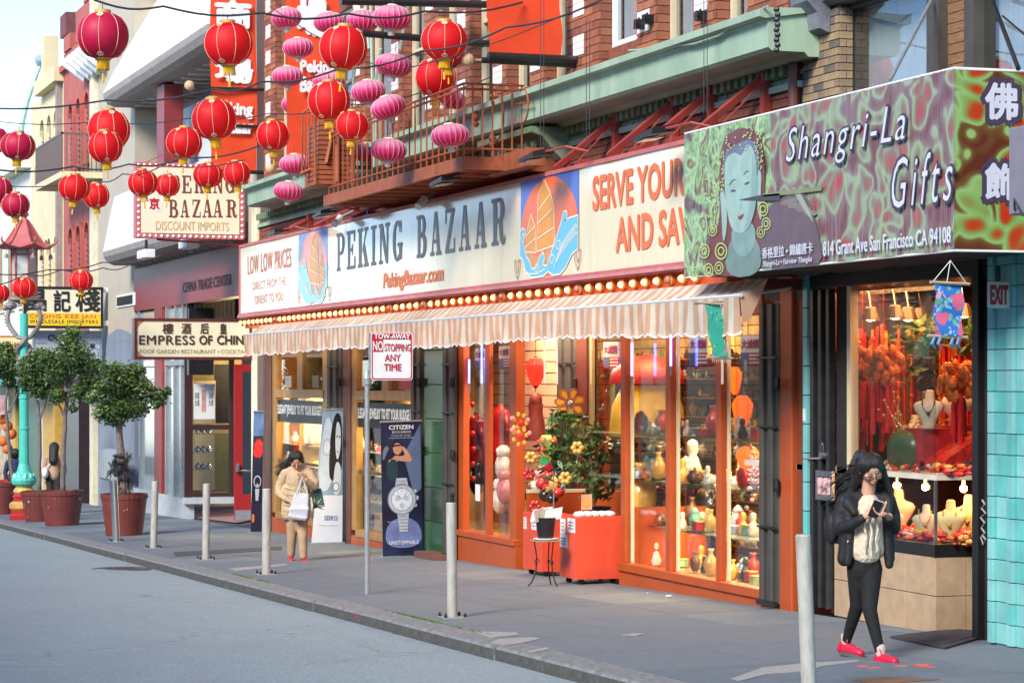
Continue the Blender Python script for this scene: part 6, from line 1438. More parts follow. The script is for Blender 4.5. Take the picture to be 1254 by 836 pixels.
for cx,cy,r in ((120,690,26),(160,590,22),(200,690,30),(140,780,24),(400,490,26),(415,560,22),(390,600,20),(70,790,20),(190,770,22)):
 for rr_ in (1,.55):
  b=MB();b.keepn=True
  for i in range(14):
   a0,a1=2*pi*i/14,2*pi*(i+1)/14;b.poly([G4(cx+r*rr_*cos(a0),cy+r*1.4*rr_*sin(a0),5),G4(cx+r*rr_*cos(a1),cy+r*1.4*rr_*sin(a1),5),G4(cx+r*(rr_-.2)*cos(a1),cy+r*1.4*(rr_-.2)*sin(a1),5),G4(cx+r*(rr_-.2)*cos(a0),cy+r*1.4*(rr_-.2)*sin(a0),5)])
  b.build('print_scroll',gb,gsn)
rp_=random.Random(5);b=MB();b.keepn=True
for i in range(150):
 x,y=rp_.choice(((rp_.uniform(190,215),rp_.uniform(210,420)),(rp_.uniform(365,400),rp_.uniform(120,300)),(rp_.uniform(225,370),rp_.uniform(95,215)),(rp_.uniform(110,190),rp_.uniform(330,560))))
 b.poly([G4(x+4*cos(a),y+5*sin(a),6) for a in (0,1.05,2.1,3.14,4.2,5.2)])
b.build('print_beads',gb,gsn,kind='stuff')
tw=mat('sign_text_white',(.60,.62,.70),.4,var=.05);td=mat('sign_text_outline',(.06,.04,.08),.5,var=0)  # dark printed outline behind the white lettering
def gtext(body,a_,c_,h0,h1,bold=.0,shear=0,ob=.05,sp=1.0):
 x0,x1=X_(a_,YG),X_(c_,YG)
 k_=.022
 if ob:lettering(body,(x0-.02,YG-.030,H(h0)-.012),(1,0,0),(0,0,1),x1-x0+.04,h1-h0+.024,td,gsn,bold=bold+ob,shear=shear,spacing=sp)
 lettering(body,(x0,YG-.034,H(h0)),(1,0,0),(0,0,1),x1-x0,h1-h0,tw,gsn,bold=bold,shear=shear,spacing=sp)
gtext('Shangri-La',967,1113,1.735,2.10,bold=-.006,shear=.3,ob=.03,sp=1.2);gtext('Gifts',1097,1171.5,1.31,1.69,bold=-.006,shear=.3,ob=.03,sp=1.35)
gtext('814 Grant Ave San Francisco CA 94108',1013,1169.5,1.003,1.12,bold=.02,ob=0)
gtext('香格里拉 • 錦繡唐卡',938,1000,1.035,1.13,bold=.012,ob=0);gtext('Shangri-La • Fairview Thangka',939,999,.955,1.015,bold=.01,shear=.3,ob=0)
for ch_,p0,p1 in (('佛',104,145),('飾',202,243)):
 a=on_x(1207,p1,gx1);c=on_x(1245,p0,gx1)
 lettering(ch_,(gx1+.003,a.y-.015,a.z-.02),(0,1,0),(0,0,1),c.y-a.y+.03,c.z-a.z+.04,td,gsn,bold=.09);lettering(ch_,(gx1+.006,a.y,a.z),(0,1,0),(0,0,1),c.y-a.y,c.z-a.z,tw,gsn,bold=.03)
gb_=thing('metal_cabinet','grey metal cabinet cut off by the right edge of the picture, before the box sign','cabinet',P(1236,264,-1.35));a,c=P(1235,264,-1.35),P(1235,157,-1.35)
qbox('case',mat('cabinet_grey',(.20,.19,.23),.5,var=.08),gb_,a.x,a.x+.9,-1.35,-.7,a.z,c.z,.01);
b=MB();b.tube([(a.x+.1,-1.36,a.z+.03),(a.x+.16,-1.4,a.z+.1),(a.x+.25,-1.38,a.z-.02)],.008,5);b.build('wire_end',C['wire'],gb_)
# hanging printed cloths
def scroll(px0,px1,py0,py1,X,m,label,tilt=0.0,fr=C['white']):
 a=on_x(px0,py1,X);c=on_x(px1,py0,X);t_=thing('cloth_scroll',label,'cloth',(X,(a.y+c.y)/2,a.z))
 b=MB();prev=None;n_=12;dy=tilt
 for i in range(n_+1):
  t=i/n_;row=[]
  for j in range(9):s_=j/8;row.append(b.pt((X+.018*sin(i*.8+j*.3),a.y+(c.y-a.y)*s_+dy*(1-t)+.006*sin(i),a.z+(c.z-a.z)*t-.02*sin(pi*s_)*0)))
  if prev:
   for j in range(8):b.face([prev[j],prev[j+1],row[j+1],row[j]])
  prev=row
 b.build('cloth',m,t_,smooth=True)
 b=MB();b.tube([(X,a.y-.04,c.z),(X,c.y+.05,c.z-.01)],.012,6);b.build('rod',C['galv'] if fr is None else mat('bamboo',(.45,.36,.25),.6),t_)
 b=MB();b.tube([(X,a.y-.05+dy,a.z),(X,c.y+.04+dy,a.z-.01)],.012,6);b.build('rod',mat('bamboo',(.45,.36,.25),.6),t_)
 return t_,a,c
def flower_cloth(name,base,spots):
 m=bpy.data.materials.new(name);m.use_nodes=True;n=m.node_tree.nodes;l=m.node_tree.links;pb=n['Principled BSDF'];pb.inputs['Roughness'].default_value=.8
 tc=n.new('ShaderNodeTexCoord');cur=None
 for i,(col,sc_v,th,dist) in enumerate(spots):
  ns=n.new('ShaderNodeTexNoise');ns.inputs['Scale'].default_value=5+i*3;mpp=n.new('ShaderNodeMapping');mpp.inputs['Location'].default_value=(i*3.1,i*1.7,i*.7);l.new(tc.outputs['Object'],mpp.inputs[0]);l.new(mpp.outputs[0],ns.inputs[0])
  ma=n.new('ShaderNodeVectorMath');ma.operation='MULTIPLY_ADD';ma.inputs[1].default_value=(dist,)*3;l.new(ns.outputs[1],ma.inputs[0]);l.new(mpp.outputs[0],ma.inputs[2])
  vo=n.new('ShaderNodeTexVoronoi');vo.inputs['Scale'].default_value=sc_v;l.new(ma.outputs[0],vo.inputs[0])
  lt=n.new('ShaderNodeMath');lt.operation='LESS_THAN';lt.inputs[1].default_value=th;l.new(vo.outputs[0],lt.inputs[0])
  mx=n.new('ShaderNodeMix');mx.data_type='RGBA';l.new(lt.outputs[0],mx.inputs[0])
  if cur:l.new(cur,mx.inputs[6])
  else:mx.inputs[6].default_value=(*base,1)
  mx.inputs[7].default_value=(*col,1);cur=mx.outputs[2]
 l.new(cur,pb.inputs['Base Color']);return m
bc=flower_cloth('blue_flower_cloth',(.03,.16,.52),[((.12,.42,.30),9,.30,.25),((.55,.45,.2),8,.22,.2),((.28,.50,.70),11,.25,.3),((.62,.12,.22),5.5,.34,.12),((.68,.40,.45),5.5,.17,.12)])
XB=gx1-.12;t_,a,c=scroll(1145,1180,346,411,XB,bc,'blue flowered cloth hanging on strings under the right end of the gift shop sign',tilt=-.01)
top_=on_x(1164,319,XB);b=MB()
for yy in (a.y-.02,(a.y+c.y)/2-.02,c.y+.02):b.tube([top_,(XB,yy,c.z)],.003,4)
b.build('string',C['white'],t_);b=MB()
for yy in (a.y-.0,a.y+.05,c.y-.08,c.y-.03):b.tube([(XB,yy,a.z),(XB+.01,yy-.03,a.z-.06),(XB,yy+.01,a.z-.10)],[.012,.014,.004],5)
b.build('tassel',mat('tassel_blue',(.12,.25,.42),.8),t_)
XT=ax1-.35;tc_=flower_cloth('green_flower_cloth',(.03,.36,.26),[((.02,.20,.15),14,.2,.3),((.30,.50,.30),16,.2,.3),((.62,.16,.30),8,.24,.1),((.7,.5,.45),8,.1,.1)])
t_,a,c=scroll(863,883,371,437,XT,tc_,'green flowered cloth hanging over the right end of the striped awning',tilt=.07)
b=MB()
for k_ in range(9):yy=a.y+.07+(c.y-a.y)*k_/8;b.tube([(XT,yy,a.z),(XT,yy+.01,a.z-.05)],[.006,.002],4)
b.build('fringe',mat('fringe_pale',(.5,.45,.35),.8),t_);b=MB();b.tube([(XT,a.y-.1,c.z-.01),(XT,c.y+.12,c.z+.02)],.008,5);b.build('twig',bark,t_)
# orange street banners
def banner(px0,px1,py0,py1,X,label,texts=(),bot=True):
 a=on_x(px0,py1,X);c=on_x(px1,py0,X);t_=thing('street_banner',label,'banner',(X,c.y,a.z),group='orange banners over the street')
 m=mat('banner_orange',(.80,.065,.012),.7,var=.05,trans=.15);b=MB();prev=None
 for i in range(17):
  t=i/16;row=[b.pt((X+.03*sin(t*9+j*.8),a.y+(c.y-a.y)*(j/6)+.01*sin(t*7),a.z+(c.z-a.z)*t)) for j in range(7)]
  if prev:
   for j in range(6):b.face([prev[j],prev[j+1],row[j+1],row[j]])
  prev=row
 b.build('cloth',m,t_,smooth=True)
 if bot:
  b=MB();b.tube([(X,a.y-.08,a.z-.03),(X,max(c.y,.2)+.0,a.z-.04)],.035,10);b.build('bar',C['black'],t_)
  b=MB();b.ball((X,a.y-.24,a.z-.03),.075,12,8);b.tube([(X,a.y-.2,a.z-.03),(X,a.y-.08,a.z-.03)],.012,6);b.build('ball_end',mat('ball_tan',(.55,.38,.2),.5),t_)
 for body,x0_,x1_,y0_,y1_,bo in texts:perp_text(body,x0_,x1_,y0_,y1_,X+.045,C['white'],t_,bold=bo)
 return t_
bn1=banner(258,314,-60,207,X_(322),'tall left orange banner with white chinese characters and lettering',[('商',265,306,3,33,.04),('場',265,308,74,100,.04),('Peking',265,309,127,144,.05),('Bazaar',265,310,148,162,.05)])
XB2=X_(322);b=MB()
for py in (108,154):
 a_=on_x(238 if py==108 else 289,py,XB2+.06);c_=on_x(330,py+2,XB2+.06);b.tube([a_,c_],.03,8)
q=on_x(232,105,XB2+.06);b.build('bar',C['black'],bn1);b=MB();b.ball(q,.09,12,8);b.build('ball_end',mat('ball_tan',(.55,.38,.2),.5),bn1)
bn2=banner(350,416,-60,205,X_(430),'second orange banner with white characters, hung behind the pink lanterns',[('市',366,400,-45,-10,.04),('場',365,400,2,42,.05),('Peking',368,410,76,92,.05),('Bazaar',368,410,96,112,.05)])
bn3=banner(597.5,687,-30,71,X_(706),'short plain orange banner at the top middle, above its black bar',[],True)
b=MB();q0=on_x(598,69,X_(706)+.04);q1=on_x(705,81,X_(706)+.04);b.tube([q0,(q0.x,0,q0.z)],.05,10);b.build('lower_bar',C['black'],bn3)
for px0,py0,px1,py1,lb in ((418,2,600,6,'long black banner bar crossing above the pink lanterns'),(443,41,600,54,'second black bar behind the red lanterns')):
 X=X_(600);a_=on_x(px0,py0,X);c_=on_x(px1,py1,X);t_=thing('banner_bar',lb,'bar',a_,group='black bars for banners');b=MB();b.tube([a_,c_],.045,8);b.build('bar',C['black'],t_)
# fire escape
fe=thing('fire_escape','rust orange fire escape platform with railings and folded stair above the sign','fire escape',(X_(500,-.6),-.6,H(2.55)))
YF=-1.25
fx1=X_(566,YF);fx0=X_(396,YF);zf=H(2.55)
b=MB();b.box(fx0,fx1,YF,YF+.06,zf-.12,zf+.03);b.box(fx1-.06,fx1,YF+.06,-.05,zf-.12,zf+.03);b.box(fx0,fx0+.06,YF+.06,-.05,zf-.12,zf+.03);b.build('platform_frame',C['fire'],fe)
for i in range(10):x=fx0+(fx1-fx0)*(i+.5)/10;qbox('joist',C['fire'],fe,x-.04,x+.04,YF+.06,-.02,zf-.12,zf-.015)
for i in range(16):y=YF+.08+i*.072;qbox('grating_bar',C['fire'],fe,fx0+.06,fx1-.06,y,y+.045,zf-.014,zf+.012)
zr=H(3.42)
b=MB()
for z in (zr,zr-.06,zf+.12):b.tube([(fx0,YF+.02,z),(fx1,YF+.02,z)],.014,6);b.tube([(fx1,YF+.02,z),(fx1,-.5,z)],.014,6)
b.build('rail',C['fire'],fe)
n_=26
for i in range(n_+1):x=fx0+(fx1-fx0)*i/n_;bb=MB();bb.box(x-.008,x+.008,YF+.012,YF+.028,zf,zr);bb.build('baluster',C['fire'],fe) if i else None
for i in range(1,7):y=YF+i*.12;qbox('baluster',C['fire'],fe,fx1-.008,fx1+.008,y,y+.016,zf,zr)
gxx=X_(690,-.35);xs0=fx1+.2
b=MB();b.tube([(fx1,-.55,zr-.05),(X_(650,-.6),-.6,zr-.08)],.014,6);b.tube([(fx1,-.6,zr-.22),(X_(650,-.6),-.6,zr-.25)],.012,6)
for px,py,r_ in ((608,145,.27),(640,130,.2),(600,190,.15)):
 p=P(px,py,-.62);b2=MB();b2.tube([p+Vector((r_*cos(a),0,r_*sin(a))) for a in [i*.45-2.5 for i in range(11)]],.012,6);b2.build('scroll',C['fire'],fe)
b.build('scroll_rail',C['fire'],fe)
b=MB()
for px,py in ((583,147),(603,172),(605,120)):p=P(px,py,-.62);b.lathe([(.02,-.09),(.045,-.05),(.02,-.02),(.05,.02),(.02,.07),(.035,.1),(0,.13)],10,c=p)
b.build('finial',C['fire'],fe)
qbox('lower_beam',C['fire'],fe,X_(600,-.6),X_(662,-.6),-.75,-.55,H(2.42),H(2.62))
xt=X_(432,-.9);
for i in range(13):
 q0=on_x(389+i*.3,222-i*6,xt);q1=on_x(430,224-i*6,xt);qbox('tread',C['fire'],fe,xt-.75,xt,q0.y,q1.y,q0.z-.035,q0.z+.02)
b=MB()
a_=on_x(386,226,xt+.02);c_=on_x(433,140,xt+.02)
b.tube([a_,(xt,a_.y,c_.z)],.02,6);b.tube([(xt,c_.y,a_.z),(xt,c_.y,c_.z)],.03,6);b.tube([on_x(400,200,xt+.03),on_x(412,140,xt+.03)],.03,4);b.tube([on_x(413,222,xt+.03),on_x(413,140,xt+.03)],.035,4);b.build('stair_frame',C['fire'],fe)
X1=X_(405,-1.1)
b=MB();b.tube([on_x(370,139,X1),on_x(370,213,X1)],.014,6);b.tube([on_x(370,139,X1),on_x(396,118,X1),on_x(475,128,X1)],.014,6);b.tube([on_x(368,213,X1),on_x(388,204,X1),on_x(475,206,X1)],.03,6)
b.build('end_rail',C['fire'],fe)
for i in range(5):px=374+i*4.4;bb=MB();bb.tube([on_x(px,137-i*3.4,X1),on_x(px,210-i*2,X1)],.009,5);bb.build('baluster',C['fire'],fe)
for i in range(7):px=428+i*7;bb=MB();bb.tube([on_x(px,124,X1),on_x(px,205,X1)],.009,5);bb.build('baluster',C['fire'],fe)
ld=thing('ladder','pale green steel ladder rails rising behind the lanterns','ladder',P(455,205,-.5))
for (a0,b0,a1,b1) in ((454,-10,458,205),(430,25,420,120),(503,-10,490,60),(440,30,428,150),(447,0,452,60),(466,60,455,130)):
 bb=MB();bb.tube([P(a0,b0,-.55),P(a1,b1,-.55)],.022,5);bb.build('rail',mat('pale_green_steel',(.36,.50,.38),.6),ld)
# standing banners
def stand(name,label,cat,quad,m,X,base=True):
 """quad = picture corners (bl, br, tr, tl) on the plane X"""
 q=[on_x(px,py,X) for px,py in quad];t_=thing(name,label,cat,(X,(q[0].y+q[1].y)/2,min(q[0].z,q[1].z)))
 b=MB();b.prism(q,(-.012,0,0));b.build('sheet',m,t_)
 if base:b=MB();y0,y1=q[0].y-.03,q[1].y+.03;b.box(X-.1,X+.06,y0,y1,q[0].z-.05,q[0].z-.0);b.build('base',C['galv'],t_)
 b=MB();b.tube([q[3]+Vector((.0,-.01,.005)),q[2]+Vector((0,.01,.005))],.014,6);b.tube([(X-.03,(q[0].y+q[1].y)/2,q[0].z),(X-.03,(q[2].y+q[3].y)/2,q[2].z+.03)],.01,6);b.build('pole',C['galv'],t_)
 return t_,q
def onsheet(q,X,t_,nm,m,pts,l=1,sm=2):
 """pts in sheet coordinates u,v"""
 P_=[Vector((u,v)) for u,v in pts]
 for _ in range(sm):P_=[w for i in range(len(P_)) for w in (P_[i]*.75+P_[(i+1) % len(P_)]*.25,P_[i]*.25+P_[(i+1) % len(P_)]*.75)]
 f=lambda u,v:(q[0]*(1-u)+q[1]*u)*(1-v)+(q[3]*(1-u)+q[2]*u)*v
 b=MB();b.keepn=True;b.poly([f(p[0],p[1])+Vector((.002+.0015*l,0,0)) for p in P_]);o=b.build(nm,m,t_)
 bm=bmesh.new();bm.from_mesh(o.data);bmesh.ops.triangulate(bm,faces=bm.faces);bm.to_mesh(o.data);bm.free();return o
def circ(cx,cy,r,asp,n=20,a0=0,a1=2*pi):return [(cx+r*cos(a0+(a1-a0)*i/n),cy+r*asp*sin(a0+(a1-a0)*i/n)) for i in range(n)]
def onsheet_text(q,X,t_,body,u0,u1,v0,v1,m,**k):
 f=lambda u,v:(q[0]*(1-u)+q[1]*u)*(1-v)+(q[3]*(1-u)+q[2]*u)*v
 a,c,d=f(u0,v0),f(u1,v0),f(u0,v1);return lettering(body,a+Vector((.012,0,0)),(c-a).normalized(),(d-a).normalized(),(c-a).length,(d-a).length,m,t_,**k)
navy=mat('ad_navy',(.012,.018,.05),.3,var=.5,scale=2.2,coat=.3);silver=mat('ad_silver',(.42,.46,.52),.3,var=.15,scale=14);silver2=mat('ad_silver_dark',(.15,.17,.22),.3,var=.2);pale_=mat('ad_pale',(.62,.68,.74),.3,var=.03);adskin=mat('ad_skin',(.50,.24,.15),.5,var=.1);adblk=mat('ad_black',(.01,.01,.014),.4);glowb=mat('ad_glow',(.16,.20,.42),.4,var=.3,scale=4)
gq=ground(493,681);X=gq.x
t_,q=stand('standing_banner','dark watch advertising banner with a large silver wristwatch by the green pillar','banner',((469,681),(518.5,679),(515.5,515.5),(466,517)),navy,X,True)
S_=lambda nm,m,pts,l=1,sm=2:onsheet(q,X,t_,nm,m,pts,l,sm)
S_('glow',glowb,[(.05,.06),(.95,.06),(.97,.22),(.6,.30),(.1,.25)],0);S_('beam',mat('ad_beam',(.10,.14,.24),.4),[(.55,.75),(.98,.98),(.98,.5),(.8,.45)],0,0)
onsheet_text(q,X,t_,'CITIZEN',.2,.8,.945,.975,C['white'],bold=.02);onsheet_text(q,X,t_,'ECO-DRIVE',.28,.74,.915,.933,pale_);onsheet_text(q,X,t_,'Fueled by light. Any light.',.26,.74,.892,.904,pale_);onsheet_text(q,X,t_,'A watch that never needs a battery',.2,.8,.875,.886,pale_)
onsheet_text(q,X,t_,'UNSTOPPABLE',.16,.88,.085,.112,C['white'],bold=.01,spacing=1.1);onsheet_text(q,X,t_,'chronograph',.12,.33,.25,.26,pale_)
S_('player_hair',adblk,[(.24,.80),(.28,.85),(.40,.87),(.5,.84),(.5,.76),(.3,.74)],1);S_('player_face',adskin,circ(.40,.80,.11,.40),2);S_('headband',adblk,[(.30,.815),(.48,.822),(.48,.833),(.30,.828)],3,0)
S_('player_neck',adskin,[(.32,.77),(.42,.76),(.42,.70),(.30,.70)],1);S_('player_top',mat('ad_teal',(.01,.04,.05),.5),[(.12,.72),(.30,.73),(.40,.70),(.42,.62),(.36,.56),(.14,.56)],2)
S_('arm',adskin,[(.16,.69),(.20,.73),(.50,.705),(.74,.70),(.76,.725),(.60,.805),(.52,.82),(.50,.80),(.62,.745),(.30,.745)],3,1);S_('racket',silver2,[(.02,.72),(.05,.80),(.15,.83),(.2,.8),(.15,.78),(.08,.72)],1)
S_('strap',silver,[(.36,.58),(.62,.58),(.66,.5),(.32,.5)],3,0);S_('strap',silver,[(.36,.34),(.66,.34),(.62,.18),(.42,.18)],3,0)
for i in range(6):S_('strap_gap',silver2,[(.40,.195+i*.024),(.64,.195+i*.024),(.64,.2+i*.024),(.40,.2+i*.024)],4,0)
for i in range(3):S_('strap_gap',silver2,[(.36,.515+i*.02),(.63,.515+i*.02),(.63,.519+i*.02),(.36,.519+i*.02)],4,0)
S_('watch_lug',silver2,circ(.49,.42,.36,.32,24),4,0);S_('bezel',silver,circ(.49,.42,.335,.32,24),5,0);S_('dial_ring',silver2,circ(.49,.42,.27,.32,24),6,0);S_('dial',pale_,circ(.49,.42,.255,.32,24),7,0)
for cx,cy in ((.38,.43),(.60,.43),(.49,.375)):S_('subdial',silver,circ(cx,cy,.065,.32,14),8,0)
for i in range(12):a=i*pi/6;S_('marker',silver2,[(.49+.2*cos(a)-.008,.42+.064*sin(a)-.002),(.49+.2*cos(a)+.008,.42+.064*sin(a)-.002),(.49+.235*cos(a)+.008,.42+.075*sin(a)+.002),(.49+.235*cos(a)-.008,.42+.075*sin(a)+.002)],8,0)
S_('hand',silver2,[(.485,.42),(.495,.42),(.60,.462),(.595,.466)],9,0);S_('hand',silver2,[(.485,.425),(.49,.415),(.38,.455),(.385,.46)],9,0);S_('crown',silver,circ(.86,.43,.05,.35,10),4,0);S_('pusher',silver,circ(.82,.48,.04,.35,10),4,0);S_('pusher',silver,circ(.82,.375,.04,.35,10),4,0)
gq=ground(402,666);X=gq.x
t_,q=stand('standing_banner','pale blue roll-up banner with a dark haired model behind the woman in beige','banner',((381.5,664),(419,664.5),(420,501),(396,502)),pale_,X,True)
steelb=mat('ad_steelblue',(.22,.33,.42),.35,var=.3,scale=3)
S_('photo',steelb,[(0,.36),(1,.36),(1,.995),(0,.995)],1,0);S_('pale_area',mat('ad_paleblue',(.48,.60,.68),.35,var=.1),[(.05,.40),(.5,.38),(.62,.6),(.5,.9),(.15,.97),(.02,.7)],2)
S_('model_hair',adblk,[(.55,.95),(.75,.985),(.95,.93),(.99,.6),(.9,.5),(.5,.45),(.42,.6),(.42,.8)],3);S_('model_face',mat('ad_faceblue',(.50,.58,.62),.4,var=.05),[(.72,.92),(.88,.88),(.92,.76),(.84,.64),(.74,.62),(.66,.72),(.66,.86)],4)
S_('eye',adblk,[(.70,.80),(.76,.81),(.76,.795),(.70,.79)],5,0);S_('eye',adblk,[(.82,.80),(.88,.805),(.88,.79),(.82,.785)],5,0);S_('lips',silver2,[(.74,.69),(.82,.69),(.78,.675)],5,0)
S_('model_hand',mat('ad_faceblue',(.50,.58,.62),.4),[(.62,.36),(.9,.36),(.96,.55),(.8,.62),(.66,.58)],4);S_('watch',silver2,circ(.74,.42,.13,.28,16),5,0);S_('watch_dial',pale_,circ(.74,.42,.095,.28,16),6,0);S_('watch_large',mat('ad_watchpale',(.36,.47,.55),.35),circ(.30,.72,.2,.35,16),3,0);S_('watch_dial',pale_,circ(.30,.72,.14,.35,16),4,0)
S_('white_area',pale_,[(0,.0),(1,.0),(1,.355),(0,.355)],3,0)
onsheet_text(q,X,t_,'SEIKO',.36,.82,.17,.205,mat('ad_blue_text',(.12,.22,.45),.4),bold=.01,spacing=1.1);onsheet_text(q,X,t_,'Dedicated to perfection',.2,.86,.125,.135,mat('ad_blue_text',(.12,.22,.45),.4))
gq=ground(315,652);X=gq.x
t_,q=stand('standing_banner','narrow dark roll-up banner beside the open red door','banner',((307,651),(320.5,651),(323,504),(311,504)),navy,X,True)
S_('sky_blue',mat('ad_sky',(.12,.25,.5),.4,var=.5,scale=3),[(0,.8),(1,.8),(1,.99),(0,.99)],1,0);S_('red_team',mat('ad_red',(.6,.03,.03),.4,var=.6,scale=9),[(.02,.62),(.98,.62),(.9,.78),(.1,.76)],2,1)
S_('watch',silver,circ(.5,.42,.36,.14,18),2,0);S_('watch_dial',navy,circ(.5,.42,.28,.14,18),3,0);S_('subdial',silver,circ(.5,.39,.1,.14,12),4,0);S_('strap',silver,[(.3,.36),(.7,.36),(.62,.26),(.38,.26)],1,0);S_('orange_dot',C['letterorange'],[(.05,.08),(.3,.08),(.3,.15),(.05,.15)],2,1)
# coral boxes, table, plants, pinwheels
def gbox(pxf,pyf,pxl,pxr,ptop,label,name='bin',m=C['redbox']):
 """box whose near vertical edge stands at (pxf, pyf); left face parallel to the street, right face across it"""
 g=ground(pxf,pyf);X1=g.x;Y0=g.y;s=sc_(pxf,Y0);zt_=g.z+(pyf-ptop)/s
 X0=X_(pxl,Y0);Y1=on_x(pxr,465,X1).y;t_=thing(name,label,'display bin',(X1,Y0,g.z))
 z0=g.z+.06
 qbox('street_side',m,t_,X0,X1,Y0,Y0+.02,z0,zt_);qbox('end_side',m,t_,X1-.02,X1,Y0+.0205,Y1,z0,zt_);qbox('back_side',m,t_,X0,X1-.0205,Y1-.02,Y1,z0,zt_);qbox('end_side',m,t_,X0,X0+.02,Y0+.0205,Y1-.0205,z0,zt_)
 qbox('bottom',m,t_,X0+.021,X1-.021,Y0+.021,Y1-.021,z0,z0+.02);qbox('top_board',m,t_,X0+.021,X1-.021,Y0+.021,Y1-.021,zt_-.06,zt_-.04)
 for x in (X0+.08,X1-.08):
  for y in (Y0+.08,Y1-.08):b=MB();b.tube([(x-.015,y,gz(x,y)+.035),(x+.015,y,gz(x,y)+.035)],.035,12);b.box(x-.02,x+.02,y-.02,y+.02,gz(x,y)+.045,z0);b.build('caster',C['black'],t_)
 return t_,(X0,X1,Y0,Y1,z0,zt_)
t1,bxA=gbox(706,716,685.5,761.5,633,'larger coral red bin on casters filled with wrapped porcelain')
t2,bxB=gbox(664,706,640.5,700,630,'smaller coral red bin on casters behind the little round table')
t3,bxC=gbox(650,688,631,655,628,'narrow faded red board bin against the left entrance post')
def note(t_,px0,px1,py0,py1,Y,X=None,ink=True):
 if X is None:
  a,c=P(px0,py1,Y),P(px1,py0,Y);qbox('paper_note',C['paper'],t_,a.x,c.x,Y-.004,Y-.001,a.z,c.z)
  if ink:
   for k_ in range(3):zz=a.z+(c.z-a.z)*(.25+.22*k_);qbox('scribble',C['ink'],t_,a.x+.03,c.x-.04,Y-.0055,Y-.0045,zz,zz+.008)
note(t1,686.5,692.5,635,653,bxA[2]);note(t1,695.5,704.5,635,651,bxA[2]);note(t1,686,695,655,669,bxA[2]);note(t2,651,657,631,648,bxB[2]);note(t2,641.5,645,633,647,bxB[2])
rp2=random.Random(12)
for k_,lb in enumerate(('leftmost wrapped bowl in the larger coral bin','second wrapped bowl from the left in the larger coral bin','third wrapped bowl from the left in the larger coral bin','fourth wrapped bowl from the left in the larger coral bin','rightmost wrapped bowl in the larger coral bin')):
 y=bxA[2]+.1+k_*(bxA[3]-bxA[2]-.2)/4;p=Vector((bxA[1]-.15,y,bxA[5]-.03));t_=thing('bowl',lb,'bowl',p,group='wrapped bowls in the coral bin');b=MB();b.lathe([(.03,0),(.075,.03),(.085,.05),(.06,.08),(0,.09)],12,c=p);b.build('body',mat('wrapped_blue_white',(.55,.64,.68),.4,var=.3,scale=25),t_,smooth=True)
g=ground(664,717);X=g.x;s=sc_(664,g.y);zt_=g.z+(717-661)/s
tb=thing('plant_table','small round iron table with scrolled legs before the coral bins','table',g)
cx,cy=g.x,g.y+.0;c0=Vector((cx,cy+.04,0));b=MB();b.lathe([(.17,-.012),(.175,-.006),(.17,0),(0,0)],24,c=(c0.x,c0.y,zt_));b.build('tabletop',mat('table_tan',(.30,.22,.16),.5),tb)
for i in range(3):
 a=i*2.09+.4;d=Vector((cos(a),sin(a),0));pts=[c0+d*.13+UP*zt_,c0+d*.10+UP*(g.z+.32),c0+d*.11+UP*(g.z+.15),c0+d*.16+UP*(g.z+.04),c0+d*.20+UP*g.z]
 b=MB();b.tube(pts,.008,6);b.tube([c0+d*(.10-.035*cos(u)*(1-u/9))+UP*(g.z+.26+.045*sin(u)*(1-u/9)) for u in [k_*.6 for k_ in range(12)]],.005,5);b.build('leg',C['black'],tb)
b=MB();b.lathe([(.112,.14),(.107,.145),(.112,.15)],20,c=(c0.x,c0.y,g.z),cap=False);b.build('ring',C['black'],tb)
pt_=thing('plant_pot','black square plastic pot with papers on a white saucer on the small table','pot',(c0.x,c0.y,zt_));b=MB();b.lathe([(.10,.0),(.135,.01),(.14,.02),(.1,.022)],20,c=(c0.x,c0.y,zt_));b.build('saucer',C['white'],pt_)
b=MB();b.lathe([(.085,.022),(.115,.24),(.118,.25),(.10,.25),(.09,.2),(0,.2)],20,c=(c0.x,c0.y,zt_));b.build('pot',C['black'],pt_)
for i,(dx,dy,rz) in enumerate(((-.06,-.05,.3),(.0,.02,-.2),(.05,.06,.15),(.02,-.06,-.4))):
 o=Vector((c0.x+dx,c0.y+dy,zt_+.22));b=MB();u=Vector((.2*sin(rz),.09,.02));w=Vector((.02,.09*sin(rz),.13));b.prism([o-u,o+u,o+u+w,o-u+w],(.003,0,0));b.build('leaflet',C['paper'],pt_)
def shrub(px,py0,py1,Y,label,rpx,n,seed,leafsz=.05,extra=()):
 rnd=random.Random(seed);base=P(px,py1,Y);base.z=max(base.z,gz(base.x));top=P(px,py0,Y);t_=thing('shrub',label,'plant',base);s=sc_(px,Y)
 b=MB();tips=[]
 for k_ in range(9):
  q=Vector(base);pa=[q];dirn=Vector((rnd.uniform(-.5,.5),rnd.uniform(-.3,.3),1))
  for j in range(6):q=q+Vector((dirn.x*rnd.uniform(.3,1)*rpx/s/5,dirn.y*.06,(top.z-base.z)/6*rnd.uniform(.7,1.05)));pa.append(q);tips.append(q)
  b.tube(pa,[.014,.012,.010,.008,.006,.005,.003],5)
 b.build('stem',mat('stem_green',(.12,.12,.05),.7),t_)
 mb=MB();leaf_cloud(mb,[(q+Vector((rnd.gauss(0,rpx/s*.5),rnd.gauss(0,.1),0)),rpx/s*.5,.7) for q in tips]+[(P(a_,c_,Y),r_/s,.8) for a_,c_,r_ in extra],n,leafsz,rnd);mb.build('leaves',leafm+[],t_,kind='stuff')
 return t_
shrub(690,498,600,-.25,'loose leafy shrub with long leaves behind the coral bins',15,380,3,.07,((664,560,6),(655,545,5),(672,600,7),(700,520,7)))
shrub(728,520,618,.45,'dark leafed potted shrub in the entrance right of the flower spinner',17,520,5,.055,((735,540,9),(718,530,8)))
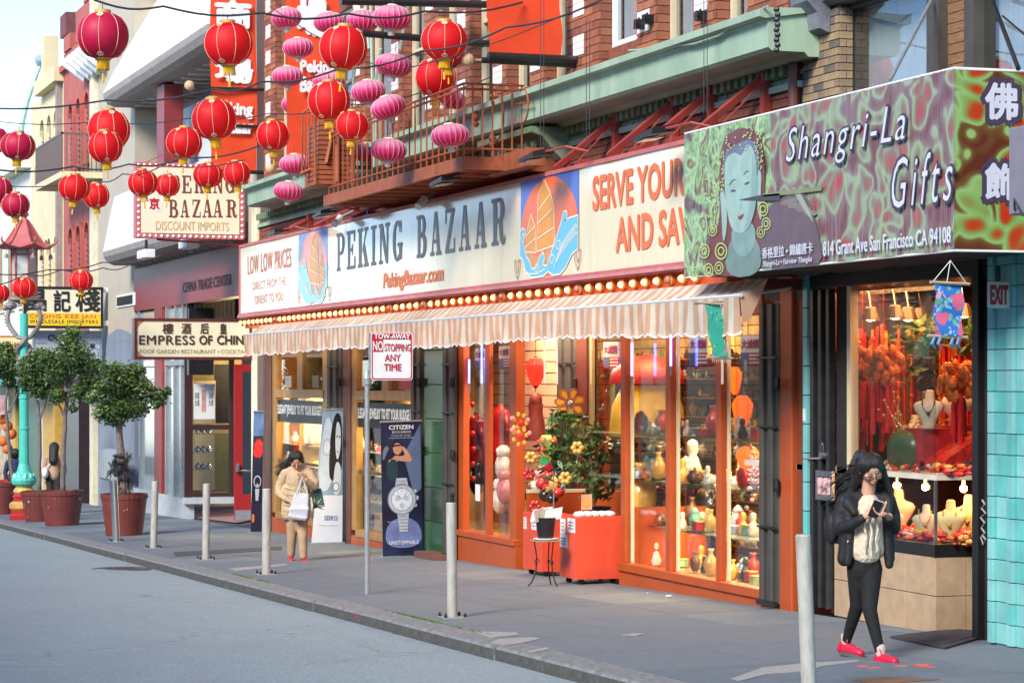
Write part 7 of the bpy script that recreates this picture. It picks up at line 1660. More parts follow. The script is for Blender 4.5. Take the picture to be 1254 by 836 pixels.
for px,py,cl,lb in ((650,560,'golden','small yellow silk flower left of the rainbow pinwheel'),(707,548,'golden','yellow silk flower right of the rainbow pinwheel'),(655,620,'red','red silk flower low at the left of the shrub'),(662,545,'red','red silk flower just above the rainbow pinwheel'),(692,585,'golden','yellow gourd shaped flower under the rainbow pinwheel'),(648,580,'red','red silk flower left of the black handbags')):
 q=P(px,py,-.4);t_=thing('silk_flower',lb,'flower',q,group='silk flowers among the shrub')
 for i in range(6):b=MB();a=i*pi/3;b.ball(q+RV*.045*cos(a)+UP*.045*sin(a),.032,7,5);b.build('petal',C['ware_' +cl],t_,smooth=True)
 b=MB();b.tube([q,q-UP*.18],.005,4);b.build('stalk',bark,t_)
pp_=P(733,622,.35);t_=thing('plant_pot','dark round pot at the foot of the shrub in the entrance','pot',pp_);b=MB();b.lathe([(.1,-.25),(.14,0),(.15,.02),(0,0)],16,c=pp_);b.build('pot',C['black'],t_)
pr_=P(720,612,-.05);t_=thing('picture_card','small card with a yellow gourd picture propped on the coral bin','card',pr_);a=on_x(712,624,pr_.x);c=on_x(725,605,pr_.x);qbox('card',mat('card_peach',(.7,.42,.28),.6),t_,pr_.x-.01,pr_.x,a.y,c.y,a.z,c.z);b=MB();m_=(a+c)/2;b.ball(m_+Vector((.004,0,-.02)),.035,10,6,(.1,1,1));b.ball(m_+Vector((.004,0,.025)),.022,10,6,(.1,1,1));b.build('gourd',mat('gourd_yellow',(.75,.5,.03),.5),t_)
def spinner(px,py,Y,rpx,n,cols_,label,ccol,stem=True,two=False):
 X=X_(px,Y);q=on_x(px,py,X);s=sc_(px,Y);r=rpx/s;t_=thing('pinwheel',label,'pinwheel',(X,q.y,q.z))
 for k_ in range(n):
  a=2*pi*k_/n+.3;b=MB();pts=[];
  for u in [i*pi/7 for i in range(8)]:pass
  ax=Vector((0,cos(a),sin(a)));pe=Vector((0,-sin(a),cos(a)));cen=q+ax*r*.62
  pts=[cen+ax*r*.40*cos(u)+pe*r*.24*sin(u)*(1.15 if cos(u)>0 else .8) for u in [i*2*pi/12 for i in range(12)]]
  b.prism([p+Vector((.01*(k_ % 2),0,0)) for p in pts],(.012,0,0));pet=b.build('petal',cols_[k_ % len(cols_)],t_)
  if two:b=MB();b.prism([cen+(p-cen)*.66+Vector((.0125+.01*(k_ % 2),0,0)) for p in pts],(.003,0,0));b.build('petal_patch',two,pet)
 b=MB();b.ball(q+Vector((.03,0,0)),r*.2,12,8,(.5,1,1));b.build('centre',ccol,t_)
 if stem:b=MB();b.tube([q,q-UP*.9],.007,5);b.build('stick',C['galv'],t_)
 return q,r,X,t_
pc=lambda nm,c_:mat('petal_' +nm,c_,.4,var=.05)
spinner(697,494,-.15,20,7,[pc('rust',(.50,.10,.02))],'yellow and orange flower pinwheel in the bazaar entrance',C['steel'],two=pc('gold',(.65,.36,.03)))
q,r,X,t_=spinner(678,560,-.32,19,8,[pc('red',(.62,.03,.04)),pc('orange',(.85,.22,.02)),pc('lime',(.35,.6,.05)),pc('orange2',(.8,.3,.02)),pc('green',(.04,.42,.12)),pc('redd',(.5,.02,.04)),pc('blue',(.04,.22,.62)),pc('crimson',(.5,.02,.08))],'rainbow petalled pinwheel with sunflower centre above the coral bins',mat('centre_brown',(.05,.02,.01),.6))
for k_ in range(14):
 a=2*pi*k_/14;ax=Vector((0,cos(a),sin(a)));pe=Vector((0,-sin(a),cos(a)));b=MB();b.prism([q+ax*r*.15+pe*r*.07+Vector((.025,0,0)),q+ax*r*.42+Vector((.025,0,0)),q+ax*r*.15-pe*r*.07+Vector((.025,0,0))],(.006,0,0));b.build('sunflower_petal',pc('sun',(.85,.5,.01)),t_)
p=on_x(636,528,X_(640,-.1));t_=thing('gold_ornament','golden red medallion charm with flowers hanging on the left entrance post','ornament',p)
b=MB()
for k_ in range(26):a=k_*.9;b.ball(p+Vector((.02,.085*cos(a),.11*sin(a)+(.1 if k_ % 2 else -.05))),.028,6,5,(.4,1,1))
b.build('gold_petals',C['ware_golden'],t_)
for dz_ in (.1,-.06):b=MB();b.ball(p+Vector((.045,0,dz_)),.04,8,6,(.4,1,1));b.build('red_centre',C['ware_red'],t_)
for dy_,dz_ in ((-.1,.16),(.1,.14),(-.1,.02),(.12,-.02)):b=MB();b.ball(p+Vector((.03,dy_,dz_)),.03,8,6,(.4,1,1));b.build('pink_flower',C['ware_pink'],t_)
b=MB();b.tube([p+UP*.2,p+UP*.5],.004,4);b.build('cord',C['inkred'],t_)
# gift shop window contents
busta=mat('bust_cream',(.70,.60,.42),.5,var=.04);busth=mat('bust_yellow',(.78,.62,.28),.5,var=.04)
def bust(px,py,Y,s_,label,m=busta,rot=0,z0=None):
 s_ *= .78
 p=P(px,py,Y);
 if z0 is not None:p.z=z0
 t_=thing('necklace_bust',label,'display bust',p,group='cream necklace busts in the gift shop window');b=MB();n=14;R=[];b.M=Matrix.Translation(p) @ Matrix.Rotation(.9,4,'Z') @ Matrix.Translation(-p)
 for z,wx,dy_,yo in ((0,.06,.05,0),(.03,.055,.045,0),(.08,.07,.04,-.005),(.15,.115,.045,-.02),(.195,.135,.04,-.02),(.225,.11,.035,-.008),(.24,.06,.035,-.0),(.255,.04,.035,.01),(.32,.034,.032,.015),(.33,.02,.02,.015)):
  R.append([b.pt(p+Vector((wx*cos(2*pi*j/n)*s_,(yo+dy_*sin(2*pi*j/n))*s_,z*s_))) for j in range(n)])
 for r0,r1 in zip(R,R[1:]):
  for j in range(n):b.face([r0[j],r0[(j+1) % n],r1[(j+1) % n],r1[j]])
 b.face(R[0][::-1]);b.face(R[-1]);o=b.build('body',m,t_,smooth=True)
 b=MB();b.M=Matrix.Translation(p) @ Matrix.Rotation(.9,4,'Z') @ Matrix.Translation(-p);b.tube([p+Vector((.05*cos(a),-.045-.02*abs(sin(a)),.265+.10*sin(a)*(1 if sin(a)<0 else .1)))*1 if False else p+Vector((.055*cos(a),-.05-.015*sin(a) ** 2,.25+(.11*sin(a) if sin(a)<0 else .01)))*1 for a in [pi+i*pi/8 for i in range(9)]],.006*s_,5)
 b.ball(p+Vector((0,-.07,.13)),.018,7,5);b.build('necklace',C['ware_' +rg.choice(['red','black','jade green','golden'])],t_);t_.rotation_euler[2]=0;return t_
zl=H(-1.355)
bust(1134,660,.22,1.15,'necklace bust left of the corner in the lit lower case',z0=zl);bust(1100,650,.45,1.5,'tall necklace bust beside the woman in black, lower case',z0=zl);bust(1092,665,.15,1.1,'necklace bust with yellow cord nearest the woman in black',z0=zl)
bust(1164,668,.3,1.35,'narrow bright necklace bust right of the corner in the lower case',busth,z0=zl) ;bust(1186,668,.62,1.45,'necklace bust beside the black jamb in the lower case',busth,z0=zl)
zu=glm+.02
bust(1138,560,.35,1.3,'necklace bust with a pendant on the upper deck near the corner',z0=H(-.42));bust(1120,560,.6,1.2,'low necklace bust behind the green hat stand on the upper deck',z0=H(-.62));bust(1172,560,.75,1.4,'necklace bust under the right red tassels on the upper deck',z0=H(-.40))
for px,Y,w_,h0,h1 in ((1138,.45,.34,-.78,-.42),(1172,.85,.36,-.78,-.40),(1118,.65,.3,-.78,-.62)):
 p=P(px,560,Y);qbox('display_block',mat('block_red_cloth',(.40,.02,.02),.7,var=.3,scale=8,bump=.5,bscale=12),gs,p.x-w_/2,p.x+w_/2,Y-.15,Y+.15,H(h0),H(h1))
def heap(px0,px1,Y0,Y1,z,n,label,cols_,sz=.05,seed=1):
 rr_=random.Random(seed);p=P((px0+px1)/2,600,(Y0+Y1)/2);p.z=z;b=MB()
 for i in range(n):
  q=P(rr_.uniform(px0,px1),600,rr_.uniform(Y0,Y1));q.z=z+rr_.uniform(0,sz*1.6);b.cur=rr_.randrange(len(cols_));b.ball(q,rr_.uniform(.3,1)*sz,6,4,(1.4,1,rr_.uniform(.4,.9)))
 o=b.build('red_trinkets',[C[k_] if isinstance(k_,str) else k_ for k_ in cols_],None);tag(o,label,'trinkets',kind='stuff');return o
rc=mat('cloth_scarlet',(.62,.02,.012),.5,var=.3,scale=20);oc=mat('bead_orange',(.75,.16,.02),.3)
heap(1080,1143,.08,.6,zl,170,'heap of red beads and cloth on the floor of the lower case',[rc,rc,oc,'ware_golden','ware_red','ware_pink'],.05,1);heap(1146,1190,.15,.9,zl,110,'red beads and cloth right of the corner in the lower case',[rc,oc,'ware_golden',rc,'ware_red'],.05,2)
heap(1045,1143,.05,.5,zu,150,'strewn red coral branches and beads along the upper deck',[rc,'ware_red','ware_golden','ware_white','ware_black'],.03,3);heap(1146,1195,.1,.9,zu,120,'red brocade and beads along the deck right of the corner',[rc,rc,'ware_golden','ware_black'],.045,4)
def hanging(px,py0,py1,Y,label,n,w,tass=True,seed=1,colr=(.55,.15,.03)):
 rr_=random.Random(seed);top_=P(px,py0,Y);bot=P(px,py1,Y);t_=thing('tasselled_hanging',label,'hanging',bot);s=sc_(px,Y);W_=w/s
 b=MB();zz0=top_.z;zk=zz0-(zz0-bot.z)*.52
 for i in range(n):
  a=pi*(i+.5)/n;
  for k_ in range(5):rad=W_*.5*(.75+.25*rr_.random());b.ball((px and top_.x) and Vector((top_.x+rad*cos(a)*(1 if k_<3 else 1.02),Y+rr_.uniform(-.12,.12),zz0-.24+rad*.8*sin(a)-k_*(zz0-zk-.2)/5)),.045,7,5,(.8,.8,1.25))
 b.build('carved_beads',mat('amber_beads',colr,.4,var=.5,scale=16),t_,kind='stuff')
 for i in range(n):
  x=top_.x-W_*.5+W_*(i+.5)/n;y=Y+rr_.uniform(-.12,.12);b=MB();zt_=zk+rr_.uniform(-.05,.1);b.tube([(x,y,zt_),(x,y,zt_-.05),(x,y,bot.z+rr_.uniform(-.05,.1))],[.008,.02,.026],7);b.build('tassel',rc if i % 2 else C['ware_red'],t_)
 b=MB();b.tube([(top_.x,Y,zz0+.05),(top_.x,Y,H(.83))],.005,4);b.build('cord',C['inkred'],t_)
hanging(1056,412,520,.45,'left cluster of carved amber charms with long red tassels',9,34,seed=1);hanging(1082,410,525,.3,'middle cluster of carved amber charms with long red tassels',11,38,seed=2);hanging(1070,400,520,.75,'rear cluster of carved charms between the two left ones',11,44,seed=5,colr=(.5,.12,.04));hanging(1046,405,515,.2,'leftmost cluster of red tassels against the pale frame',8,22,seed=6);hanging(1172,425,545,.55,'right cluster of red tassels below the blue flowered cloth',9,30,seed=3,colr=(.40,.12,.03))
b=MB();lf=random.Random(31)
qbox('side_wall',mat('backing_maroon',(.07,.014,.01),.8),gs,XR+.005,XR+.03,.1,1.5,H(-1.4),H(.96))
for i in range(210):
 q=Vector((XR+lf.uniform(.1,.6),lf.uniform(.12,1.4),H(lf.uniform(.1,.5)))) if i % 3 else P(lf.uniform(1150,1200),lf.uniform(395,450),lf.uniform(.95,1.3));d_=lf.uniform(.5,1.0);b.cur=lf.choice((0,0,0,1,2));b.tube([q,q+Vector((lf.uniform(-.02,.02),0,-d_))],lf.choice((.008,.014,.02)),5)
 for k_ in range(3):b.ball(q-UP*lf.uniform(0,d_),.024,5,4)
tag(b.build('hanging_strands',[rc,oc,C['ware_golden']]),'dense curtain of red and amber bead strands at the back of the gift window','bead strands',kind='stuff')
for i,(px,py,Y) in enumerate(((1066,392,.35),(1096,390,.35),(1112,392,.6),(1128,392,.9),(1180,388,.7))):
 p=P(px,py,Y);t_=thing('spot_lamp','lit clip lamp above the gift window display, %s' % ('leftmost of five','second from the left','third, deeper in the window','fourth, lit yellow beside the leaves','rightmost, behind the blue cloth')[i],'lamp',p,group='clip lamps in the gift shop window')
 b=MB();b.lathe([(.035,.12),(.05,.11),(.085,.02),(.09,0)],14,c=p,cap=False);b.build('shade',mat('lamp_shade_dark',(.25,.16,.10),.3,metal=.6),t_);b=MB();b.ball(p+UP*.02,.05,10,7,(1,1,.6));b.build('bulb',mat('lamp_glow',(1,.6,.2),.3,var=0,emit=22,emitcol=(1,.55,.18)),t_);b=MB();b.tube([p+UP*.12,(p.x-.05,p.y,H(.83))],.008,5);b.build('arm',C['steel'],t_)
for i,(px,py,Y) in enumerate(((1098,594,.5),(1133,596,.5),(1180,598,.55))):
 p=P(px,py,Y);t_=thing('spot_lamp','small glowing lamp at the top of the lower case, %s' % ('beside the woman in black','left of the corner','right of the corner')[i],'lamp',p,group='small lamps in the lower case');b=MB();b.ball(p,.032,10,7);b.build('bulb',mat('lamp_glow2',(1,.6,.2),.3,var=0,emit=26,emitcol=(1,.5,.15)),t_);b=MB();b.lathe([(.02,.03),(.015,.07)],8,c=p);b.build('socket',C['steel'],t_)
b=MB();lf=random.Random(6);leaf_cloud(b,[(P(1124,425,.9),.22,1.2),(P(1130,460,.9),.16,1.2),(P(1150,400,.9),.2,1.0),(P(1192,408,.9),.25,.8),(P(1112,410,.9),.2,1)],420,.07,lf)
tag(b.build('hanging_leaves',leafm),'dark green artificial leaves hanging in the middle of the gift window','leaves',kind='stuff')
t_=thing('branch_spray','gold beaded twig spray rising from the green hat stand in the gift window','ornament',P(1112,555,.4));b=MB();lf=random.Random(8)
for k_ in range(16):
 q=P(1108,552,.4);pa=[q];d_=Vector((lf.uniform(-.05,.12),lf.uniform(-.04,.04),lf.uniform(.06,.13)))
 for j in range(5):q=q+d_+Vector((lf.gauss(0,.02),lf.gauss(0,.01),-.012*j));pa.append(q);b.ball(q,.012,5,4)
 b.tube(pa,.005,4)
b.build('twigs',C['ware_golden'],t_)
p=P(1112,580,.35);t_=thing('green_stand','rounded dark green display stand on the upper deck of the gift window','display stand',p);b=MB();p.z=zu;b.lathe([(.26,0),(.26,.22),(.22,.30),(.12,.34),(0,.35)],20,c=p,sy=.6);b.build('body',mat('green_lacquer',(.06,.10,.05),.3),t_,smooth=True)
p=P(1166,560,.5);t_=thing('jewel_box','open red brocade box tilted on the deck right of the corner','box',p);b=MB();p.z=zu;b.hexa([p+Vector(v) for v in ((-.2,-.2,0),(.25,-.2,0),(.25,.2,0),(-.2,.2,0))],[p+Vector(v) for v in ((-.2,-.2,.08),(.25,-.2,.1),(.25,.2,.35),(-.2,.2,.33))]);b.build('box',mat('brocade_red',(.45,.02,.015),.4,var=.6,scale=18),t_)
qbox('red_curtain',mat('curtain_red',(.40,.02,.02),.8,var=.4,scale=5,stretch=(5,5,.4)),gs,X_(1030,1.3),X_(1075,1.3),1.3,1.36,H(-.75),H(.3))
# lanterns and wires
redl=mat('lantern_red',(.86,.010,.016),.6,var=.06,scale=3,trans=.42);redd=mat('lantern_crimson',(.60,.006,.06),.55,var=.05,trans=.3);pinkl=bpy.data.materials.new('lantern_pink')
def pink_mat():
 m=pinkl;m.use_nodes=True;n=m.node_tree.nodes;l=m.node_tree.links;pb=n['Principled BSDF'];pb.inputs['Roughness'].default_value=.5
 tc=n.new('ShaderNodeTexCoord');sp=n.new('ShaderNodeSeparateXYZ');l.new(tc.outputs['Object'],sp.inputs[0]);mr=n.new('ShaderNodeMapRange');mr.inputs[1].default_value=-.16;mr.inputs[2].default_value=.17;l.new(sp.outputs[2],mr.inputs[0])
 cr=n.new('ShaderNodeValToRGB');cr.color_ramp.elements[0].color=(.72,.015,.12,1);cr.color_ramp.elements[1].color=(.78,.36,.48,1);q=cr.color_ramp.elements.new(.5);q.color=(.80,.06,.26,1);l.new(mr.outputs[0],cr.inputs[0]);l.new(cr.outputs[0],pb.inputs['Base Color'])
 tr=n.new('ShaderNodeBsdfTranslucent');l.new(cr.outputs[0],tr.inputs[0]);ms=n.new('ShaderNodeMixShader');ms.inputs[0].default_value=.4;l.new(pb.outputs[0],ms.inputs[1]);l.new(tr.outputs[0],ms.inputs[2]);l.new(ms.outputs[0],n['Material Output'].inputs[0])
pink_mat()
lgold=mat('lantern_gold',(.62,.40,.12),.45,metal=.3);lpale=mat('lantern_pale_gold',(.80,.62,.38),.5);tasy=mat('tassel_yellow',(.75,.42,.01),.7,var=.15,scale=30);tasp=mat('tassel_clear',(.55,.45,.38),.4);lwhite=mat('seam_pinkwhite',(.75,.45,.52),.5,var=0)
def red_lantern(shade_m):
 """diameter 1, centre at the origin"""
 t_=thing('red_lantern','x','lantern');b=MB();prf=[];N=26
 for i in range(N*2+1):
  a=-pi/2+pi*i/(2*N);r=.5*max(cos(a),0) ** .8*(1.0 if i % 2 else .985);z=.44*sin(a)
  if r>.13:prf.append((r,z))
 b.lathe(prf,48);b.build('shade',shade_m,t_,smooth=True)
 zt_=prf[-1][1];zb_=prf[0][1]
 for nm,z0,z1 in (('top_cap',zt_-.01,zt_+.06),('bottom_cap',zb_-.035,zb_+.01)):b=MB();b.lathe([(.15,z0),(.16,z0+.01),(.16,z1-.01),(.15,z1),(.0,z1)],24);b.build(nm,lgold,t_)
 for k_ in range(8):
  a=k_*pi/4+.2;b=MB();b.tube([(cos(a)*(.5*cos(u) ** .8+.004),sin(a)*(.5*cos(u) ** .8+.004),.44*sin(u)) for u in [-1.1+i*.22 for i in range(11)]],.0055,4);b.build('seam',lpale,t_)
 for k_ in range(4):
  a0=k_*pi/2+.2
  for el in (.92,-1.0):
   r=.5*cos(el) ** .8;ctr=Vector((r*cos(a0),r*sin(a0),.44*sin(el)));nrm=Vector((cos(a0)*cos(el),sin(a0)*cos(el),sin(el)*.9)).normalized();u=Vector((-sin(a0),cos(a0),0));w=nrm.cross(u);b=MB()
   for j in range(6):aa=j*pi/3;c_=ctr+nrm*.012+(u*cos(aa)+w*sin(aa))*.042;b.prism([c_+(u*cos(v)+w*sin(v))*.028 for v in (0,1.05,2.1,3.14,4.2,5.2)],nrm*.006)
   b.build('flower_decal',lpale,t_)
 b=MB();rr_=random.Random(4)
 for k_ in range(30):a=2*pi*k_/30;rj=.11;b.tube([(rj*cos(a),rj*sin(a),zb_-.02),(rj*1.02*cos(a),rj*1.02*sin(a),zb_-.10),(rj*1.1*cos(a)+rr_.uniform(-.01,.01),rj*1.1*sin(a),zb_-.21-rr_.uniform(0,.02))],[.012,.012,.008],4)
 b.build('tassel',tasy,t_)
 b=MB();b.tube([(0,0,zb_-.2),(.01,0,zb_-.28)],.008,4);b.lathe([(.012,zb_-.27),(.022,zb_-.3),(.028,zb_-.46),(.02,zb_-.46)],8);b.build('tail',tasy,t_)
 b=MB();b.tube([(0,0,zt_+.05),(0,0,zt_+.10),(.02,0,zt_+.14),(0,0,zt_+.19)],.008,5);b.build('hook',C['wire'],t_);return t_
def pink_lantern():
 t_=thing('pink_lantern','x','lantern');b=MB();n=20;R=[]
 for i in range(15):
  el=-1.32+2.64*i/14;row=[]
  for j in range(2*n):rr_=.5*cos(el) ** .75*(1 if j % 2==0 else .965);row.append(b.pt((rr_*cos(pi*j/n),rr_*sin(pi*j/n),.31*sin(el))))
  R.append(row)
 for r0,r1 in zip(R,R[1:]):
  for j in range(2*n):b.face([r0[j],r0[(j+1) % (2*n)],r1[(j+1) % (2*n)],r1[j]])
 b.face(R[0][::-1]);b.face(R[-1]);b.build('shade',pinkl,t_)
 for k_ in range(20):
  a=2*pi*k_/20;b=MB();b.tube([((.5*cos(u) ** .75+.003)*cos(a),(.5*cos(u) ** .75+.003)*sin(a),.31*sin(u)) for u in [-1.25+i*.3125 for i in range(9)]],.006,4);b.build('rib',lwhite,t_)
 b=MB();b.lathe([(.14,.28),(.15,.30),(.13,.34),(.02,.35)],16);b.build('top_cap',lpale,t_)
 b=MB();b.lathe([(.16,-.28),(.16,-.32),(.10,-.34),(.08,-.46),(.0,-.46)],16)
 for k_ in range(8):a=k_*pi/4;b.ball((.15*cos(a),.15*sin(a),-.29),.05,7,5)
 b.build('bottom_cap',tasp,t_)
 b=MB();b.tube([(0,0,.34),(0,0,.62)],.007,4);b.build('hook',C['wire'],t_);return t_
protoR=red_lantern(redl);protoC=red_lantern(redd);protoP=pink_lantern();first={}
reds=[ (126,44,64,'crimson round lantern alone at the top left against the sky and pale wall','C'),(279.5,54,61,'red round lantern in front of the tall left orange banner','R'),
 (133.5,159,53,'red round lantern over the beige wall, in front of another half hidden one','R'),(129,180,43,'red lantern peeping out from behind the one over the beige wall','R'),(262,146,54,'red round lantern below the ball end of the black banner bar','R'),(225.5,175,44,'red lantern between the beige wall and the banner, above the square sign','R'),
 (22,179,41,'crimson lantern near the left edge below the pale sky','C'),(-6,172,36,'crimson lantern cut off by the left edge, upper one','C'),(91,230,38,'red lantern before the iron balcony, left of a pair','R'),(117.6,239.5,33,'smaller red lantern of the pair before the red building','R'),
 (19,251,35,'red lantern directly above the pagoda roof of the street lamp','C'),(-1,232,34,'crimson lantern at the left edge just above the pagoda roof','C'),(175,224,36,'red lantern over the top left corner of the square hanging sign','R'),(205,227,31,'small red lantern over the seal of the square hanging sign','R'),
 (254.5,214.5,36,'red lantern over the letters of the square hanging sign','R'),(289.5,212.5,34,'red lantern over the top right corner of the square hanging sign','R'),(99.5,343.5,29,'small red lantern over the black framed importers sign','R'),(29.5,352.5,30,'small red lantern in front of the street lamp lantern','R'),(0,359,24,'tiny red lantern cut by the left edge beside the street lamp','R'),
 (420.5,59,59,'red round lantern high in the pink cluster','R'),(403,123.5,53,'red round lantern in the middle of the pink cluster','R'),(431,154,42,'smaller red lantern in front of the folded stair','R'),(334,166,42,'red lantern between the two tall orange banners','R'),(544,50,56,'large red round lantern left of the plain orange banner','R'),(533.5,95,52,'red round lantern just below the large one by the plain banner','R'),(549,66,42,'crimson lantern mostly hidden behind the large one by the plain banner','C')]
lpos={}
rl_=random.Random(17)
def hang(lst,D,grp):
 for it in lst:
  px,py,w,lb,kd=it[:5];tl=it[5] if len(it)>5 else rl_.uniform(-.09,.09);src={'R':protoR,'C':protoC,'P':protoP}[kd]
  Dr=D*(.78 if w<46 and kd != 'P' else 1);dep=F*Dr/w
  p=at_depth(px,py,dep)
  if kd not in first:first[kd]=1;o=src
  else:o=dup(src)
  o.location=p;o.scale=(Dr,)*3;o.rotation_euler=(0,0,rl_.uniform(0,6));
  if tl:o.rotation_mode='XYZ';o.rotation_euler=(RV.y*0,0,0);o.matrix_basis=Matrix.Translation(p) @ Matrix.Rotation(tl,4,Vector((-DV.x,-DV.y,0))) @ Matrix.Rotation(rl_.uniform(0,6),4,'Z') @ Matrix.Diagonal((Dr,Dr*rl_.uniform(.96,1.03),Dr*rl_.uniform(.93,1.04),1))
  tag(o,lb,'lantern',grp);lpos[(px,py)]=(p,dep,Dr)
hang(reds,.52,'red and crimson round lanterns strung over the street')
pinks=[(350.5,22,38,'topmost pink lantern of the left column','P'),(365,58.5,38,'second pink lantern of the left column, over the second banner','P'),(352,93.5,38,'third pink lantern of the left column','P'),(362,128,35,'fourth pink lantern of the left column, over the banner lettering','P'),(360,167,30,'pink lantern half hidden behind the red one between the banners','P'),(361,201,38,'pink lantern left of the folded stair railing','P'),(353,234,36,'lowest pink lantern of the left column, before the green cornice','P'),(368,232,26,'small pink lantern behind the lowest one of the left column','P'),
 (403,27.5,38,'pink lantern at the top, left of the high red lantern','P'),(444,26,42,'pink lantern at the top, right of the high red lantern','P'),(480,22,46,'large pink lantern at the top beneath the black bar','P'),(482,80,45,'pink lantern right of the high red lantern, below the wide one','P',-.12),(451,112,43,'pink lantern touching the middle red lantern on its right','P',.1),(475,131.5,44,'tilted pink lantern above the fire escape rail','P',.32),(550,118,43,'tilted pink lantern half hidden below the two large red ones','P',-.5),(551,166,47,'pink lantern hanging by the right corner of the fire escape','P',.1),(476,184,44,'reddish pink lantern in front of the fire escape platform','P',-.06),(450,187,38,'deep pink lantern behind the one at the fire escape platform','P'),(403,100,40,'pink lantern mostly hidden behind the middle red lantern','P'),(541,-4,42,'pink lantern cut off by the top edge above the large red one','P')]
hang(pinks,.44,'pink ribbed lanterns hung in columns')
wn=0
def cable(pts,label,r=.011,ext=True):
 """pts = (px, py, depth)"""
 global wn
 q=[at_depth(*p) for p in pts];t_=thing('cable',label,'cable',q[0],group='cables strung over the street');fine=[]
 for a_,c_ in zip(q,q[1:]):
  for k_ in range(6):f_=k_/6;fine.append(a_.lerp(c_,f_)-UP*.06*sin(pi*f_))
 fine.append(q[-1]);b=MB();b.tube(fine,r,5);b.build('line',C['wire'],t_)
cable([(-40,131,32),(131,123,29.5),(263,109,28),(320,100,27.5),(416,84,27.2),(516,63,26.8),(620,34,26.4),(741,-2,26)],'black cable crossing from the left edge up to the top right of the red piers',.012)
cable([(115,0,25),(200,8,25.2),(320,16,25.4),(426,17,26),(520,14,27),(640,3,28)],'black cable along the top edge through the uppermost lanterns',.012)
cable([(-20,206,33),(90,204,34),(158,201,34),(226,193,33),(320,178,32),(345,172,32)],'black cable above the square hanging sign',.012)
cable([(-20,147,40),(120,149,38),(232,145,36),(330,139,34),(420,128,33),(520,112,32),(600,95,31)],'thin cable behind the middle red lanterns',.008)
cable([(-20,334,40),(60,330,42),(126,321,43),(197,313,43)],'cable from the left edge to the fascia below the balcony',.010)
cable([(-20,349,38),(30,336,41),(75,330,43),(126,328,44),(160,324,44)],'lower cable crossing in front of the street lamp',.010)
cable([(-20,226,36),(120,221,35),(150,213,34),(200,202,33),(300,196,32)],'cable just below the pair of red lanterns',.008)
cable([(330,8,28),(480,88,27),(700,15,25)],'thin cable sagging behind the pink lanterns',.006)
for i,(px,p0,p1) in enumerate(((662,60,190),(718,85,180),(862,40,140))):
 Y=-.7;t_=thing('guy_wire','pair of thin vertical wires in front of the green cornice, %s' % ('left of three','middle of three','right of three')[i],'wire',P(px,p1,Y),group='thin wires before the cornice');b=MB();b.tube([P(px,p0-60,Y),P(px,p1,Y)],.004,4);b.tube([P(px+4,p0-60,Y),P(px+4,p1,Y)],.004,4);b.build('line',C['wire'],t_)
b=MB();pts=[P(x_,y_,-.58) for x_,y_ in ((770,62),(800,60),(850,54),(880,44),(900,28),(925,15),(940,8))];b.tube(pts,.010,5)
tag(b.build('loose_cable',mat('cable_pale',(.35,.42,.36),.7)),'loose pale cable lying along the top of the green cornice','cable')
b=MB();p0=P(951,12,-.62)
for i in range(9):b.lathe([(.02,-.02),(.028,0),(.02,.02)],6,c=p0-UP*i*.045+Vector((0,.01*(i % 2),0)))
tag(b.build('chain',C['black']),'short dark chain hanging at the right end of the green cornice','chain')
# people
def blob(mb,name,m,parent,vox=.009,smooth_it=2,**k):
 o=mb.build('tmp',m);md=o.modifiers.new('r','REMESH');md.mode='VOXEL';md.voxel_size=vox;md.use_smooth_shade=True
 if smooth_it:sm=o.modifiers.new('s','SMOOTH');sm.iterations=smooth_it;sm.factor=.5
 dg=bpy.context.evaluated_depsgraph_get();me=bpy.data.meshes.new_from_object(o.evaluated_get(dg));bpy.data.objects.remove(o)
 off=parent.location if parent is not None else Vector((0,0,0));me.transform(Matrix.Translation(-off));me.materials.clear();me.materials.append(m)
 q=bpy.data.objects.new(name,me);q.parent=parent;COL.objects.link(q)
 for a,c in k.items():q[a]=c
 return q
BK=Vector((DV.x,DV.y,0)).normalized()
class Fig:
 def __init__(s,bpx,bpy_,sc=None):
  s.g=ground(bpx,bpy_);s.bx,s.by=bpx,bpy_;s.s=F/((s.g-CAM).dot(DV))
 def L(s,px,py,dy=0.0):return s.g+RV*((px-s.bx)/s.s)+UP*((s.by-py)/s.s)+BK*dy
 def chain(s,mb,pts):
  """pts = (px, py, dy, r)"""
  q=[(s.L(a,c,d),r) for a,c,d,r in pts]
  for (p0,r0),(p1,r1) in zip(q,q[1:]):mb.cap_(p0,r0,p1,r1)
def hand(mb,wrist,dirn,palm_n,side,curl=.6,sc=1.0):
 """palm and five bent fingers; dirn along the fingers, palm_n out of the palm, side towards the thumb"""
 d=dirn.normalized();n=palm_n.normalized();t=side.normalized()
 kn=wrist+d*.085*sc
 for k_ in (-1,-.33,.33,1):mb.cap_(wrist+t*.010*k_*sc,.016*sc,kn+t*.028*k_*sc,.0125*sc,8)
 for i,k_ in enumerate((1,.36,-.33,-1)):
  L_=(.072,.08,.074,.058)[i]*sc;p=kn+t*.028*k_*sc;a=curl*(.8+.12*i);r=.0088*sc
  for j,f_ in enumerate((.45,.32,.23)):
   dd=d*cos(a)+n*sin(a);q=p+dd*L_*f_;mb.cap_(p,r,q,r*.92,8);p=q;a+=curl*.8;r *= .92
 p=wrist+t*.028*sc+d*.02*sc;q=p+(t*.75+d*.6+n*.35).normalized()*.045*sc;mb.cap_(p,.014*sc,q,.0105*sc,8);mb.cap_(q,.0105*sc,q+(d*.9+n*.35).normalized()*.032*sc,.008*sc,8)
